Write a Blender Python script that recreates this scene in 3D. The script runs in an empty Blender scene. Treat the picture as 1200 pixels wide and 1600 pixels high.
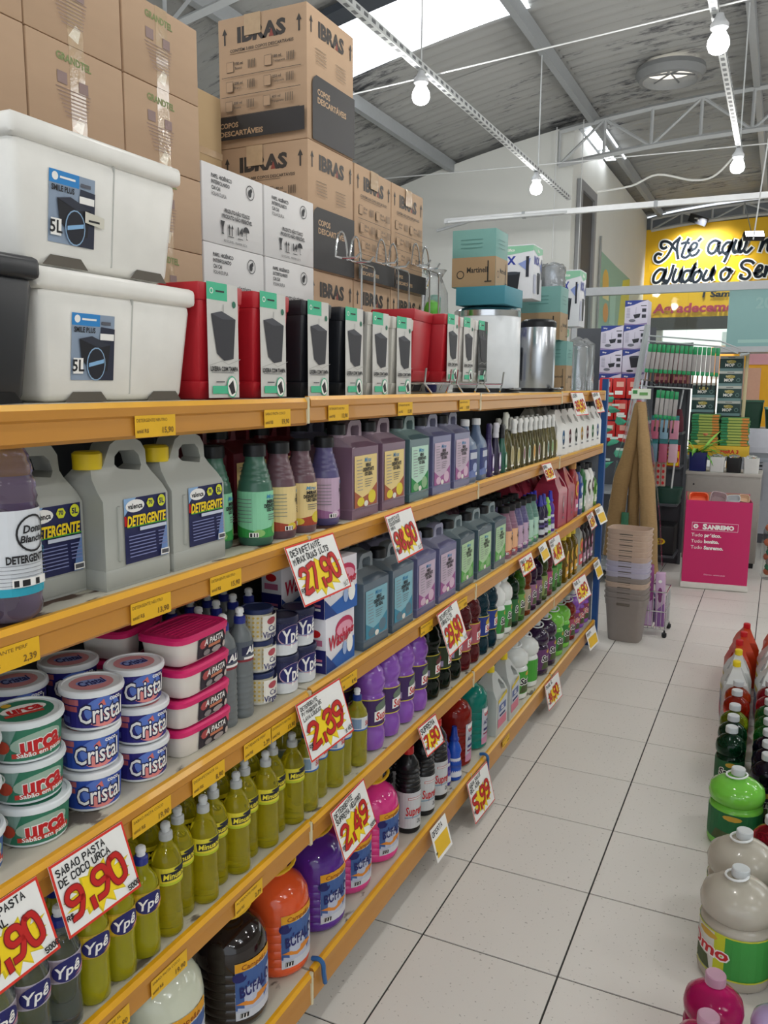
import bpy, bmesh, math, random
from mathutils import Vector, Matrix
PI = math.pi; R = math.radians
random.seed(11)
scene = bpy.context.scene
COL = scene.collection
# ---------------------------------------------------------------- camera, sky, exposure
EYE = 1.62
FOC, PITCH, YAW, ROLL = 1288.33, 0.154055, 0.443966, 0.0071207
_f0 = Vector((-math.sin(YAW), math.cos(YAW), 0)); _r0 = Vector((math.cos(YAW), math.sin(YAW), 0))
_fw = _f0*math.cos(PITCH) - Vector((0, 0, 1))*math.sin(PITCH)
_up = _r0.cross(_fw)
_r = _r0*math.cos(ROLL) + _up*math.sin(ROLL); _u = _up*math.cos(ROLL) - _r0*math.sin(ROLL)
cd = bpy.data.cameras.new('camera'); cam = bpy.data.objects.new('camera', cd); COL.objects.link(cam)
cam.matrix_world = Matrix(((_r.x, _u.x, -_fw.x, 0), (_r.y, _u.y, -_fw.y, 0), (_r.z, _u.z, -_fw.z, EYE), (0, 0, 0, 1)))
cd.sensor_fit = 'AUTO'; cd.sensor_width = 36; cd.lens = FOC/1600*36; cd.clip_start = 0.02; cd.clip_end = 200
scene.camera = cam
world = bpy.data.worlds.new('sky'); scene.world = world; world.use_nodes = True
_bg = world.node_tree.nodes['Background']
_bg.inputs[0].default_value = (0.86, 0.93, 1.0, 1); _bg.inputs[1].default_value = 1.6
scene.view_settings.view_transform = 'Standard'; scene.view_settings.look = 'None'
scene.view_settings.gamma = 1; scene.view_settings.use_curve_mapping = False
scene.view_settings.exposure = -0.3
SUN_OUTSIDE = 6.0
LAMP_WATTS = 34.0
LAMP_TINT = (1.0, 0.985, 0.95)
SKYLIGHT = 6.0
_sl = bpy.data.lights.new('sun', 'SUN'); _sl.energy = SUN_OUTSIDE; _sl.angle = math.radians(2); _so = bpy.data.objects.new('sun', _sl); COL.objects.link(_so)
_so.rotation_euler = (math.radians(35), 0, math.radians(8))      # high sun from behind the camera: it lights the street only, the roof shades the hall
# ---------------------------------------------------------------- materials
def lin(h):
    c = [int(h[i:i+2], 16)/255 for i in (0, 2, 4)]
    return tuple((x/12.92 if x <= .04045 else ((x+.055)/1.055)**2.4) for x in c) + (1,)
_MC = {}
def mt(hexc, rough=.5, metal=0., tr=0., vary=.06, scale=25., bump=0., emit=0., coat=0., ior=1.45, alpha=1., name=None, stretch=(1, 1, 1), sss=0.):
    """procedural principled material: base colour broken up by noise, optional bump / transmission"""
    key = (hexc, rough, metal, tr, vary, scale, bump, emit, coat, ior, alpha, stretch, sss)
    if key in _MC: return _MC[key]
    m = bpy.data.materials.new(name or ('liquid' if tr else 'metal' if metal else 'paint') + '_' + hexc)
    m.use_nodes = True; nt = m.node_tree; p = nt.nodes['Principled BSDF']
    p.inputs['Roughness'].default_value = rough; p.inputs['Metallic'].default_value = metal
    p.inputs['Transmission Weight'].default_value = tr; p.inputs['IOR'].default_value = ior
    p.inputs['Coat Weight'].default_value = coat; p.inputs['Alpha'].default_value = alpha
    if sss: p.inputs['Subsurface Weight'].default_value = sss; p.inputs['Subsurface Radius'].default_value = (.02, .02, .02)
    c = lin(hexc)
    if vary > 0 or bump > 0:
        tc = nt.nodes.new('ShaderNodeTexCoord'); mp = nt.nodes.new('ShaderNodeMapping'); mp.inputs['Scale'].default_value = stretch
        nz = nt.nodes.new('ShaderNodeTexNoise'); nz.inputs['Scale'].default_value = scale; nz.inputs['Detail'].default_value = 3
        nt.links.new(tc.outputs['Object'], mp.inputs['Vector']); nt.links.new(mp.outputs[0], nz.inputs['Vector'])
        mx = nt.nodes.new('ShaderNodeMix'); mx.data_type = 'RGBA'
        mx.inputs['A'].default_value = tuple(max(0, x*(1-vary)) for x in c[:3]) + (1,)
        mx.inputs['B'].default_value = tuple(min(1, x*(1+vary)) for x in c[:3]) + (1,)
        nt.links.new(nz.outputs['Fac'], mx.inputs['Factor']); nt.links.new(mx.outputs['Result'], p.inputs['Base Color'])
        if bump > 0:
            b = nt.nodes.new('ShaderNodeBump'); b.inputs['Strength'].default_value = bump; b.inputs['Distance'].default_value = .004
            nt.links.new(nz.outputs['Fac'], b.inputs['Height']); nt.links.new(b.outputs[0], p.inputs['Normal'])
    else:
        p.inputs['Base Color'].default_value = c
    if emit:
        p.inputs['Emission Color'].default_value = c; p.inputs['Emission Strength'].default_value = emit
    _MC[key] = m
    return m
def pl(h, rough=.35, **k): return mt(h, rough, **k)                 # plastic / paint
def ink(h): return mt(h, .55, vary=.03, scale=60)                    # print
def liq(h, tr=.9, rough=.05, ior=1.36): return mt(h, rough, tr=tr, vary=.04, scale=12, ior=ior)
def milky(h, sss=.0): return mt(h, .12, vary=.05, scale=9, coat=.3, sss=sss)
WHITE = pl('f2f1ec', .4); INKB = ink('1c1c20'); RED = ink('c4161c'); YEL = ink('f6d414'); NAVY = ink('1c1d63'); PAPER = ink('f4f2ee')
CHROME = mt('d4d6d8', .16, 1., vary=.03); STEEL = mt('b9bcc0', .26, 1., vary=.05, scale=8)
BLACKP = pl('15161a', .4); CLEAR = mt('f4f8f8', .04, tr=1., vary=0, ior=1.3)
# ---------------------------------------------------------------- geometry collector
def _nrm(s, k):
    f = s.f[k]; n = Vector((0, 0, 0)); P = [Vector(s.v[i]) for i in f]
    for a, b in zip(P, P[1:]+P[:1]): n += a.cross(b)
    return n
def _area(s, k): return _nrm(s, k).length
def _ny(s, k):
    n = _nrm(s, k); return abs(n.y)/max(n.length, 1e-12)
class G:
    def __init__(s): s.v = []; s.f = []; s.mi = []; s.mats = []; s.flat = set()
    def m(s, mat):
        if mat not in s.mats: s.mats.append(mat)
        return s.mats.index(mat)
    def add(s, vs, fs, mat):
        o = len(s.v); k = s.m(mat); s.v += [tuple(x) for x in vs]
        for f in fs: s.f.append(tuple(i+o for i in f)); s.mi.append(k)
        return s
    def box(s, a, b, mat, bev=0., taper=0.):
        (x0, y0, z0), (x1, y1, z1) = a, b
        if bev <= 0:
            t = taper
            return s.add([(x0+t, y0+t, z0), (x1-t, y0+t, z0), (x1-t, y1-t, z0), (x0+t, y1-t, z0), (x0, y0, z1), (x1, y0, z1), (x1, y1, z1), (x0, y1, z1)],
                         [(3, 2, 1, 0), (4, 5, 6, 7), (0, 1, 5, 4), (1, 2, 6, 5), (2, 3, 7, 6), (3, 0, 4, 7)], mat)
        bm = bmesh.new()
        vs = [bm.verts.new(p) for p in [(x0+taper, y0+taper, z0), (x1-taper, y0+taper, z0), (x1-taper, y1-taper, z0), (x0+taper, y1-taper, z0), (x0, y0, z1), (x1, y0, z1), (x1, y1, z1), (x0, y1, z1)]]
        for f in [(3, 2, 1, 0), (4, 5, 6, 7), (0, 1, 5, 4), (1, 2, 6, 5), (2, 3, 7, 6), (3, 0, 4, 7)]: bm.faces.new([vs[i] for i in f])
        bmesh.ops.bevel(bm, geom=bm.edges[:], offset=bev, segments=2, profile=.5, affect='EDGES')
        n0 = len(s.f); s.bm(bm, mat); ar = [(_area(s, k), k) for k in range(n0, len(s.f))]; s.flat |= {k for _, k in sorted(ar)[-6:]}; return s
    def bm(s, bm, mat):
        bm.verts.index_update(); s.add([v.co[:] for v in bm.verts], [[v.index for v in f.verts] for f in bm.faces], mat); bm.free(); return s
    def loft(s, secs, mat, seg=20, cap=(True, True)):
        """secs: (z, hx, hy, exponent, ox, oy) rounded-rectangle / ellipse rings"""
        vs = []; fs = []
        for sec in secs:
            z, hx, hy = sec[:3]; n = sec[3] if len(sec) > 3 else 2; ox = sec[4] if len(sec) > 4 else 0; oy = sec[5] if len(sec) > 5 else 0
            for i in range(seg):
                a = 2*PI*(i+.5)/seg; c, q = math.cos(a), math.sin(a)
                vs.append((ox+hx*math.copysign(abs(c)**(2/n), c), oy+hy*math.copysign(abs(q)**(2/n), q), z))
        for k in range(len(secs)-1):
            for i in range(seg):
                j = (i+1) % seg; fs.append((k*seg+i, k*seg+j, (k+1)*seg+j, (k+1)*seg+i))
        if cap[0]: fs.append(tuple(range(seg-1, -1, -1)))
        if cap[1]: fs.append(tuple((len(secs)-1)*seg+i for i in range(seg)))
        return s.add(vs, fs, mat)
    def lathe(s, prof, mat, seg=20, cap=(True, True), at=(0, 0)):
        return s.loft([(z, r, r, 2, at[0], at[1]) for z, r in prof], mat, seg, cap)
    def tube(s, pts, r, mat, seg=6, closed=False):
        pts = [Vector(p) for p in pts]; n = len(pts); vs = []; fs = []; up = None
        for i, p in enumerate(pts):
            a = pts[i-1] if (i > 0 or closed) else p; b = pts[(i+1) % n] if (i < n-1 or closed) else p
            t = (b-a).normalized() if (b-a).length > 1e-9 else Vector((0, 0, 1))
            if up is None: up = Vector((0, 0, 1)) if abs(t.z) < .9 else Vector((1, 0, 0))
            x = t.cross(up); x = x.normalized() if x.length > 1e-6 else t.orthogonal().normalized()
            up = x.cross(t).normalized()
            rr = r[i] if isinstance(r, (list, tuple)) else r
            for k in range(seg):
                q = 2*PI*k/seg; vs.append(p + x*math.cos(q)*rr + up*math.sin(q)*rr)
        for i in range(n if closed else n-1):
            j = (i+1) % n
            for k in range(seg):
                l = (k+1) % seg; fs.append((i*seg+k, i*seg+l, j*seg+l, j*seg+k))
        if not closed: fs.append(tuple(range(seg-1, -1, -1))); fs.append(tuple((n-1)*seg+k for k in range(seg)))
        return s.add(vs, fs, mat)
    def slab(s, outline, y0, y1, mat, hole=None, depth=None, bev=0., cuts=()):
        """outline (x,z) filled and extruded from y0 to y1; depth(z) scales the half thickness"""
        bm = bmesh.new(); ed = []
        for lp in [outline] + (hole or []):
            vs = [bm.verts.new((x, 0, z)) for x, z in lp]
            ed += [bm.edges.new((vs[i], vs[(i+1) % len(vs)])) for i in range(len(vs))]
        bmesh.ops.triangle_fill(bm, edges=ed, use_beauty=True, use_dissolve=False)
        for zc in cuts: bmesh.ops.bisect_plane(bm, geom=bm.verts[:]+bm.edges[:]+bm.faces[:], plane_co=(0, 0, zc), plane_no=(0, 0, 1))
        bmesh.ops.recalc_face_normals(bm, faces=bm.faces[:])
        if bm.faces and sum(f.normal.y*f.calc_area() for f in bm.faces) > 0: bmesh.ops.reverse_faces(bm, faces=bm.faces[:])
        ret = bmesh.ops.extrude_face_region(bm, geom=bm.faces[:])
        back = {g for g in ret['geom'] if isinstance(g, bmesh.types.BMVert)}
        # the extruded copy becomes the back; original faces stay in front
        mid = (y0+y1)/2; h = abs(y1-y0)/2
        front_first = True
        for v in bm.verts:
            d = h*(depth(v.co.z) if depth else 1)
            v.co.y = mid + (d if v in back else -d)
        bmesh.ops.recalc_face_normals(bm, faces=bm.faces[:])
        if bev > 0:
            def iscap(f): return abs(f.normal.y) > .35
            es = [e for e in bm.edges if len(e.link_faces) == 2 and iscap(e.link_faces[0]) != iscap(e.link_faces[1])]
            bmesh.ops.bevel(bm, geom=es, offset=bev, segments=2, profile=.5, affect='EDGES', clamp_overlap=True)
        n0 = len(s.f); s.bm(bm, mat)
        for k in range(n0, len(s.f)):
            if _ny(s, k) > .995: s.flat.add(k)
        return s
    def repaint(s, test, mat):
        k = s.m(mat)
        for i, f in enumerate(s.f):
            if test(sum(s.v[j][2] for j in f)/len(f)): s.mi[i] = k
        return s
    def mesh(s, name, smooth=38):
        me = bpy.data.meshes.new(name); me.from_pydata(s.v, [], s.f)
        for m in s.mats: me.materials.append(m)
        me.polygons.foreach_set('material_index', s.mi)
        if smooth:
            me.polygons.foreach_set('use_smooth', [k not in s.flat for k in range(len(s.f))]); me.set_sharp_from_angle(angle=R(smooth))
        me.update(); return me
# ---------------------------------------------------------------- flat print: text, shapes, brush strokes
_TX = {}
def text_tris(st, bold=0., shear=0., res=2):
    k = (st, bold, shear)
    if k not in _TX:
        cu = bpy.data.curves.new('t', 'FONT'); cu.body = st; cu.size = 1; cu.offset = bold; cu.shear = shear; cu.resolution_u = res; cu.align_x = 'LEFT'
        ob = bpy.data.objects.new('t', cu); COL.objects.link(ob); bpy.context.view_layer.update()
        me = bpy.data.meshes.new_from_object(ob.evaluated_get(bpy.context.evaluated_depsgraph_get()))
        vs = [(v.co.x, v.co.y) for v in me.vertices]; fs = [tuple(p.vertices) for p in me.polygons]
        bpy.data.objects.remove(ob); bpy.data.curves.remove(cu); bpy.data.meshes.remove(me)
        if not vs: vs = [(0, 0), (.1, 0), (0, .1)]; fs = [(0, 1, 2)]
        _TX[k] = (vs, fs)
    return _TX[k]
SF = {'A': '00 26 40|12 32', 'B': '00 06 26 35 34 23 03|23 32 31 20 00', 'C': '45 36 16 05 01 10 30 41', 'D': '00 06 26 44 42 20 00', 'E': '46 06 00 40|03 33', 'F': '46 06 00|03 33',
      'G': '45 36 16 05 01 10 30 41 43 23', 'H': '00 06|40 46|03 43', 'I': '20 26', 'J': '46 41 30 10 01', 'L': '06 00 40', 'M': '00 06 23 46 40', 'N': '00 06 40 46', 'O': '16 05 01 10 30 41 45 36 16',
      'P': '00 06 36 45 44 33 03', 'Q': '16 05 01 10 30 41 45 36 16|22 40', 'R': '00 06 36 45 44 33 03|23 40', 'S': '45 36 16 05 14 33 42 31 20 01', 'T': '20 26|06 46', 'U': '06 01 10 30 41 46', 'V': '06 20 46',
      'W': '06 10 23 30 46', 'X': '00 46|06 40', 'Z': '06 46 00 40', 'K': '00 06|46 03 40', '$': '45 36 16 05 14 33 42 31 10 01|26 20', '/': '00 46', '-': '13 33', '.': '10 11', ',': '11 1a', 'a': '33 12 01 10 31 34 30',
      '0': '16 05 02 10 30 41 44 36 16', '1': '14 26 20|10 30', '2': '05 16 36 45 44 00 40', '3': '05 16 36 45 34 13|34 42 41 30 10 01', '4': '36 02 42|34 30', '5': '46 06 04 33 42 41 30 10 01', '6': '45 26 04 01 10 30 41 42 33 03',
      '7': '06 46 10', '8': '23 14 15 26 36 45 34 23 12 01 10 30 41 32 23', '9': '43 33 13 04 05 16 36 45 43 31 20 00'}
def smooth_path(pts, n=4):
    P = [Vector((*p, 0)) for p in pts]; out = []
    if len(P) < 3: return [(p.x, p.y) for p in P]
    for i in range(len(P)-1):
        a = P[max(0, i-1)]; b = P[i]; c = P[i+1]; d = P[min(len(P)-1, i+2)]
        for k in range(n):
            t = k/n; q = .5*((2*b)+(c-a)*t+(2*a-5*b+4*c-d)*t*t+(3*b-a-3*c+d)*t*t*t); out.append((q.x, q.y))
    out.append((P[-1].x, P[-1].y)); return out
class Print:
    def __init__(s): s.it = []; s.lay = 0
    def up(s): s.lay += 1; return s
    def polys(s, vs, fs, mat): s.it.append((s.lay, vs, fs, mat)); return s
    def rect(s, u0, v0, u1, v1, mat): s.up(); return s.polys([(u0, v0), (u1, v0), (u1, v1), (u0, v1)], [(0, 1, 2, 3)], mat)
    def poly(s, pts, mat): s.up(); return s.polys(list(pts), [tuple(range(len(pts)))], mat)
    def ell(s, cu, cv, ru, rv, mat, n=20, ang=0):
        c, q = math.cos(ang), math.sin(ang)
        return s.poly([(cu+ru*math.cos(2*PI*i/n)*c-rv*math.sin(2*PI*i/n)*q, cv+ru*math.cos(2*PI*i/n)*q+rv*math.sin(2*PI*i/n)*c) for i in range(n)], mat)
    def ring(s, cu, cv, r0, r1, mat, n=20):
        s.up(); vs = []
        for i in range(n): a = 2*PI*i/n; vs += [(cu+r0*math.cos(a), cv+r0*math.sin(a)), (cu+r1*math.cos(a), cv+r1*math.sin(a))]
        return s.polys(vs, [(2*i, 2*i+1, (2*i+3) % (2*n), (2*i+2) % (2*n)) for i in range(n)], mat)
    def star(s, cu, cv, ru, rv, mat, n=14, inner=.68):
        pts = []
        for i in range(2*n):
            a = PI*i/n; k = (1 if i % 2 == 0 else inner)*(.92+.16*((i*7) % 5)/4); pts.append((cu+ru*k*math.cos(a), cv+rv*k*math.sin(a)))
        s.up(); return s.polys(pts+[(cu, cv)], [(i, (i+1) % (2*n), 2*n) for i in range(2*n)], mat)
    def text(s, st, cu, cv, h, mat, bold=0., shear=0., width=None, align='C', rot=0.):
        if not st.strip(): return s
        vs, fs = text_tris(st, bold, shear); s.up()
        x0 = min(v[0] for v in vs); x1 = max(v[0] for v in vs); k = h/.72
        kx = width/(x1-x0) if width else k
        ox = {'C': (x0+x1)/2, 'L': x0, 'R': x1}[align]; c, q = math.cos(rot), math.sin(rot)
        return s.polys([(cu+(x-ox)*kx*c-(y*k-h/2)*q, cv+(x-ox)*kx*q+(y*k-h/2)*c) for x, y in vs], fs, mat)
    def stroke(s, pts, w, mat, cont=False):
        """one mitred ribbon per brush stroke; each stroke a hair above the one before it"""
        s.lay += .04 if cont else 1
        P = [Vector(p) for k, p in enumerate(pts) if k == 0 or (Vector(p)-Vector(pts[k-1])).length > 1e-7]
        if len(P) < 2: return s
        P[0] = P[0]-(P[1]-P[0]).normalized()*w*.36; P[-1] = P[-1]+(P[-1]-P[-2]).normalized()*w*.36
        vs = []
        for k, p in enumerate(P):
            a = (p-P[k-1]).normalized() if k else None; b = (P[k+1]-p).normalized() if k < len(P)-1 else None
            if a is None: n = Vector((-b.y, b.x)); m = 1
            elif b is None: n = Vector((-a.y, a.x)); m = 1
            else:
                n = Vector((-a.y-b.y, a.x+b.x)); n = n.normalized() if n.length > 1e-4 else Vector((-a.y, a.x)); m = min(1.7, 1/max(.3, n.dot(Vector((-a.y, a.x)))))
            vs += [tuple(p-n*w/2*m), tuple(p+n*w/2*m)]
        return s.polys(vs, [(2*k, 2*k+2, 2*k+3, 2*k+1) for k in range(len(P)-1)], mat)
    def hand(s, st, u, v, h, mat, w=.0016, asp=.62, rot=0., curved=False, gap=1.45, jit=0.):
        s.up(); x = u; rnd = random.Random(len(st)*31+int(h*1e5)); c, q = math.cos(rot), math.sin(rot)
        for ch in st:
            if ch in SF:
                jy = rnd.uniform(-jit, jit)*h
                for k in SF[ch].split('|'):
                    pts = [(int(p[0])/4*h*asp, ((-1 if p[1] == 'a' else int(p[1]))/6)*h+jy) for p in k.split()]
                    if curved: pts = smooth_path(pts, 3)
                    s.stroke([(x+a*1, v+b) for a, b in pts] if not rot else [(u+(x-u+a)*c-b*q, v+(x-u+a)*q+b*c) for a, b in pts], w, mat, cont=True)
                x += h*asp*gap*(.55 if ch in '.,1I' else 1)
            else: x += h*asp*.8
        return s
    def mesh(s, name, mp=None, r=None, step=None, back=0., thick=.00025):
        """mp(u, v, off)->xyz ; r -> wrapped round a cylinder / lathe profile facing -y"""
        g = G(); rf = (lambda z: r) if isinstance(r, (int, float)) else r
        for lay, vs, fs, mat in s.it:
            off = back + thick*lay
            if r is not None or step:
                rr = rf(vs[0][1]) if r is not None else 1
                st = step or rr*.22
                bm = bmesh.new(); bv = [bm.verts.new((a, b, 0)) for a, b in vs]
                for f in fs:
                    try: bm.faces.new([bv[i] for i in f])
                    except ValueError: pass
                u0 = min(a for a, _ in vs); u1 = max(a for a, _ in vs); k = math.ceil(u0/st)
                while k*st < u1:
                    bmesh.ops.bisect_plane(bm, geom=bm.verts[:]+bm.edges[:]+bm.faces[:], plane_co=(k*st, 0, 0), plane_no=(1, 0, 0)); k += 1
                bm.verts.index_update(); vs = [(v.co.x, v.co.y) for v in bm.verts]; fs = [[v.index for v in f.verts] for f in bm.faces]; bm.free()
            if r is not None:
                pts = [((rf(b)+off)*math.sin(a/rf(b)), -(rf(b)+off)*math.cos(a/rf(b)), b) for a, b in vs]
            elif mp: pts = [mp(a, b, off) for a, b in vs]
            else: pts = [(a, -off, b) for a, b in vs]
            g.add(pts, fs, mat)
        me = g.mesh(name, 0)
        return me
def prof(p):
    """radius of a lathe profile at height z"""
    def f(z):
        for (z0, r0), (z1, r1) in zip(p, p[1:]):
            if z0 <= z <= z1 and z1 > z0: return r0+(r1-r0)*(z-z0)/(z1-z0)
        return p[-1][1]
    return f
# ---------------------------------------------------------------- objects
def obj(name, me, parent=None, loc=(0, 0, 0), rz=0., label=None):
    o = bpy.data.objects.new(name, me); COL.objects.link(o); o.location = loc; o.rotation_euler = (0, 0, rz)
    if parent: o.parent = parent
    if label: o['label'] = label
    return o
def tag(o, label, cat, group=None):
    o['label'] = label; o['category'] = cat
    if group: o['group'] = group
    return o
def struct(name, me, parent=None, **k):
    o = obj(name, me, parent, **k)
    if not parent: o['kind'] = 'structure'
    return o
def put(name, spec, loc, rz, label, cat, group=None, rot=None):
    """spec: list of (part name, mesh, parent index or None[, label]) -> an Empty with its own part objects (meshes shared between repeats)"""
    t = bpy.data.objects.new(name, None); COL.objects.link(t); t.empty_display_size = .05
    t.location = loc; t.rotation_euler = rot or (0, 0, rz); tag(t, label, cat, group); made = []
    for e in spec:
        o = obj(e[0], e[1], t if e[2] is None else made[e[2]], label=e[3] if len(e) > 3 else None); made.append(o)
    return t
def one(name, me, loc, rz, label, cat, group=None):
    o = obj(name, me, None, loc, rz); return tag(o, label, cat, group)
ORD = 'first second third fourth fifth sixth seventh eighth ninth tenth eleventh twelfth thirteenth fourteenth fifteenth sixteenth seventeenth eighteenth nineteenth twentieth'.split()
def catmull(pts, n=5):
    P = [Vector(p) for p in pts]; out = []
    for i in range(len(P)-1):
        a = P[max(0, i-1)]; b = P[i]; c = P[i+1]; d = P[min(len(P)-1, i+2)]
        for k in range(n):
            t = k/n; out.append(.5*((2*b)+(c-a)*t+(2*a-5*b+4*c-d)*t*t+(3*b-a-3*c+d)*t*t*t))
    return out+[P[-1]]
# ---------------------------------------------------------------- the hall: floor, walls, vaulted roof
def vault(x): return 5.1 - x*x/35.0
M_GROUT = pl('3c3a38', .8); 
def tile_mat():
    m = mt('dedad3', .42, vary=.03, scale=3, name='glazed_tile'); nt = m.node_tree; p = nt.nodes['Principled BSDF']
    tc = nt.nodes.new('ShaderNodeTexCoord'); v = nt.nodes.new('ShaderNodeTexNoise'); v.inputs['Scale'].default_value = 95; v.inputs['Detail'].default_value = 1
    rp = nt.nodes.new('ShaderNodeValToRGB'); rp.color_ramp.elements[0].position = .27; rp.color_ramp.elements[1].position = .31
    rp.color_ramp.elements[0].color = (.62, .61, .59, 1); rp.color_ramp.elements[1].color = (1, 1, 1, 1)
    mx = nt.nodes.new('ShaderNodeMix'); mx.data_type = 'RGBA'; mx.blend_type = 'MULTIPLY'; mx.inputs['Factor'].default_value = 1
    src = p.inputs['Base Color'].links[0].from_socket
    oi = nt.nodes.new('ShaderNodeObjectInfo'); add = nt.nodes.new('ShaderNodeVectorMath'); add.operation = 'ADD'
    cx = nt.nodes.new('ShaderNodeCombineXYZ'); nt.links.new(oi.outputs['Random'], cx.inputs[0]); nt.links.new(oi.outputs['Random'], cx.inputs[1])
    sc_ = nt.nodes.new('ShaderNodeVectorMath'); sc_.operation = 'SCALE'; sc_.inputs['Scale'].default_value = 37
    nt.links.new(cx.outputs[0], sc_.inputs[0]); nt.links.new(tc.outputs['Object'], add.inputs[0]); nt.links.new(sc_.outputs[0], add.inputs[1])
    nt.links.new(add.outputs[0], v.inputs['Vector']); nt.links.new(v.outputs['Fac'], rp.inputs[0])
    nt.links.new(src, mx.inputs['A']); nt.links.new(rp.outputs[0], mx.inputs['B']); nt.links.new(mx.outputs['Result'], p.inputs['Base Color'])
    return m
TILE = tile_mat()
floor = struct('floor', G().box((-9, -7, -.12), (9, 18, -.004), M_GROUT).mesh('floor', 0))
TX, TY = .405, .4205
tm = G().box((-TX/2+.0028, -TY/2+.0028, -.004), (TX/2-.0028, TY/2-.0028, 0), TILE, bev=.0008).mesh('tile', 0)
done = set(); rest = G()
for j in range(-16, 42):
    for i in range(-22, 22):
        x = -.443 + TX*(i+.5); y = 3.755 + TY*(j+.5)
        if -2.0 < x < 1.3 and 1.2 < y < 11.8: obj('tile', tm, floor, (x, y, 0))
        elif abs(x) < 8.9 and -6.9 < y < 17.8: rest.box((x-TX/2+.003, y-TY/2+.003, -.004), (x+TX/2-.003, y+TY/2-.003, 0), TILE)
o = obj('tile_field', rest.mesh('tile_field', 0), floor); o['kind'] = 'stuff'
# walls
WALLP = mt('d3d3cc', .7, vary=.04, scale=2.0, bump=.05, name='wall_paint')
MEZZ = mt('dcddd8', .7, vary=.04, scale=1.5, bump=.04, name='partition_paint')
YELW = mt('e9b91c', .55, vary=.04, scale=1.2, name='yellow_wall_paint')
g = G(); g.box((-8.7, -7, 0), (-8.5, 17.6, vault(8.5)+.1), WALLP); struct('wall_left', g.mesh('wall', 0))
g = G(); g.box((8.5, -7, 0), (8.7, 17.6, vault(8.5)+.1), WALLP); struct('wall_right', g.mesh('wall', 0))
# white partition block of the storage loft (its left side and its front follow the vault)
def archwall(x0, x1, y, z0, flip=1, n=24, th=.12, top=None):
    vs = []; 
    for i in range(n+1):
        x = x0+(x1-x0)*i/n; vs.append((x, (top or vault)(x)-.01))
    return [(x0, z0)] + [] + [(x0+(x1-x0)*i/n, (top or vault)(x0+(x1-x0)*i/n)-.03) for i in range(n+1)] + [(x1, z0)]
g = G(); g.slab(archwall(-8.5, -2.6, 11, 0), 11.0, 11.14, MEZZ); struct('wall_loft_front', g.mesh('wall', 0))
g = G(); g.box((-2.74, 11.14, 0), (-2.6, 17.3, vault(2.6)-.03), MEZZ); lw = struct('wall_loft_side', g.mesh('wall', 0))
# service door recess on the loft side: grey frame and dark leaf seen edge on
DG = pl('8f9092', .6)
g = G(); g.box((-2.595, 11.25, 1.2), (-2.54, 11.37, 4.28), DG); g.box((-2.595, 12.15, 1.2), (-2.54, 12.27, 4.28), DG); g.box((-2.595, 11.37, 4.16), (-2.54, 12.15, 4.28), DG)
d = struct('door_1', g.mesh('door_frame', 0)); obj('door_leaf', G().box((-2.598, 11.37, 1.2), (-2.575, 12.15, 4.16), pl('4b4a4a', .6)).mesh('door_leaf', 0), d)
# far wall: painted yellow above, daylight shopfront below
g = G(); g.slab([(-2.6, 2.92), (-2.6, 4.62)] + [(x, 4.62+.1*(1-((x-.4)/3)**2)) for x in (-1.5, -.5, .5, 1.5, 2.5, 3.5)] + [(8.5, 4.3), (8.5, 2.92)], 17.3, 17.45, YELW)
fw = struct('wall_front', g.mesh('wall', 0))
g = G(); g.slab([(-8.5, 4.0), (-8.5, vault(8.5))] + [(x, vault(x)-.02) for x in range(-8, 9)] + [(8.5, vault(8.5)), (8.5, 4.0)], 17.5, 17.6, pl('8c9299', .7)); struct('wall_gable', g.mesh('wall', 0))
# roof sheets: corrugated fibre cement, mouldy streaks
def roof_mat():
    m = bpy.data.materials.new('weathered_fibre_cement'); m.use_nodes = True; nt = m.node_tree; p = nt.nodes['Principled BSDF']; p.inputs['Roughness'].default_value = .85
    tc = nt.nodes.new('ShaderNodeTexCoord'); mp = nt.nodes.new('ShaderNodeMapping'); mp.inputs['Scale'].default_value = (.9, 3.6, .9)
    geo = nt.nodes.new('ShaderNodeNewGeometry')
    n1 = nt.nodes.new('ShaderNodeTexNoise'); n1.inputs['Scale'].default_value = 3.2; n1.inputs['Detail'].default_value = 8; n1.inputs['Roughness'].default_value = .72
    n2 = nt.nodes.new('ShaderNodeTexNoise'); n2.inputs['Scale'].default_value = .42; n2.inputs['Detail'].default_value = 3
    nt.links.new(geo.outputs['Position'], mp.inputs['Vector']); nt.links.new(mp.outputs[0], n1.inputs['Vector']); nt.links.new(geo.outputs['Position'], n2.inputs['Vector'])
    ma = nt.nodes.new('ShaderNodeMath'); ma.operation = 'MULTIPLY_ADD'; ma.inputs[1].default_value = .85
    nt.links.new(n2.outputs['Fac'], ma.inputs[0]); nt.links.new(n1.outputs['Fac'], ma.inputs[2])
    rp = nt.nodes.new('ShaderNodeValToRGB'); e = rp.color_ramp.elements
    e[0].position = .70; e[0].color = lin('34363a'); e[1].position = .86; e[1].color = lin('9c9d9b')
    k = e.new(.78); k.color = lin('6f7072')
    nt.links.new(ma.outputs[0], rp.inputs[0]); nt.links.new(rp.outputs[0], p.inputs['Base Color'])
    return m
ROOF = roof_mat()
ceil = bpy.data.objects.new('ceiling', None); COL.objects.link(ceil); ceil['kind'] = 'structure'
SKYP = mt('f4f9ff', .5, vary=0, emit=SKYLIGHT, name='translucent_roof_sheet')
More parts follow.
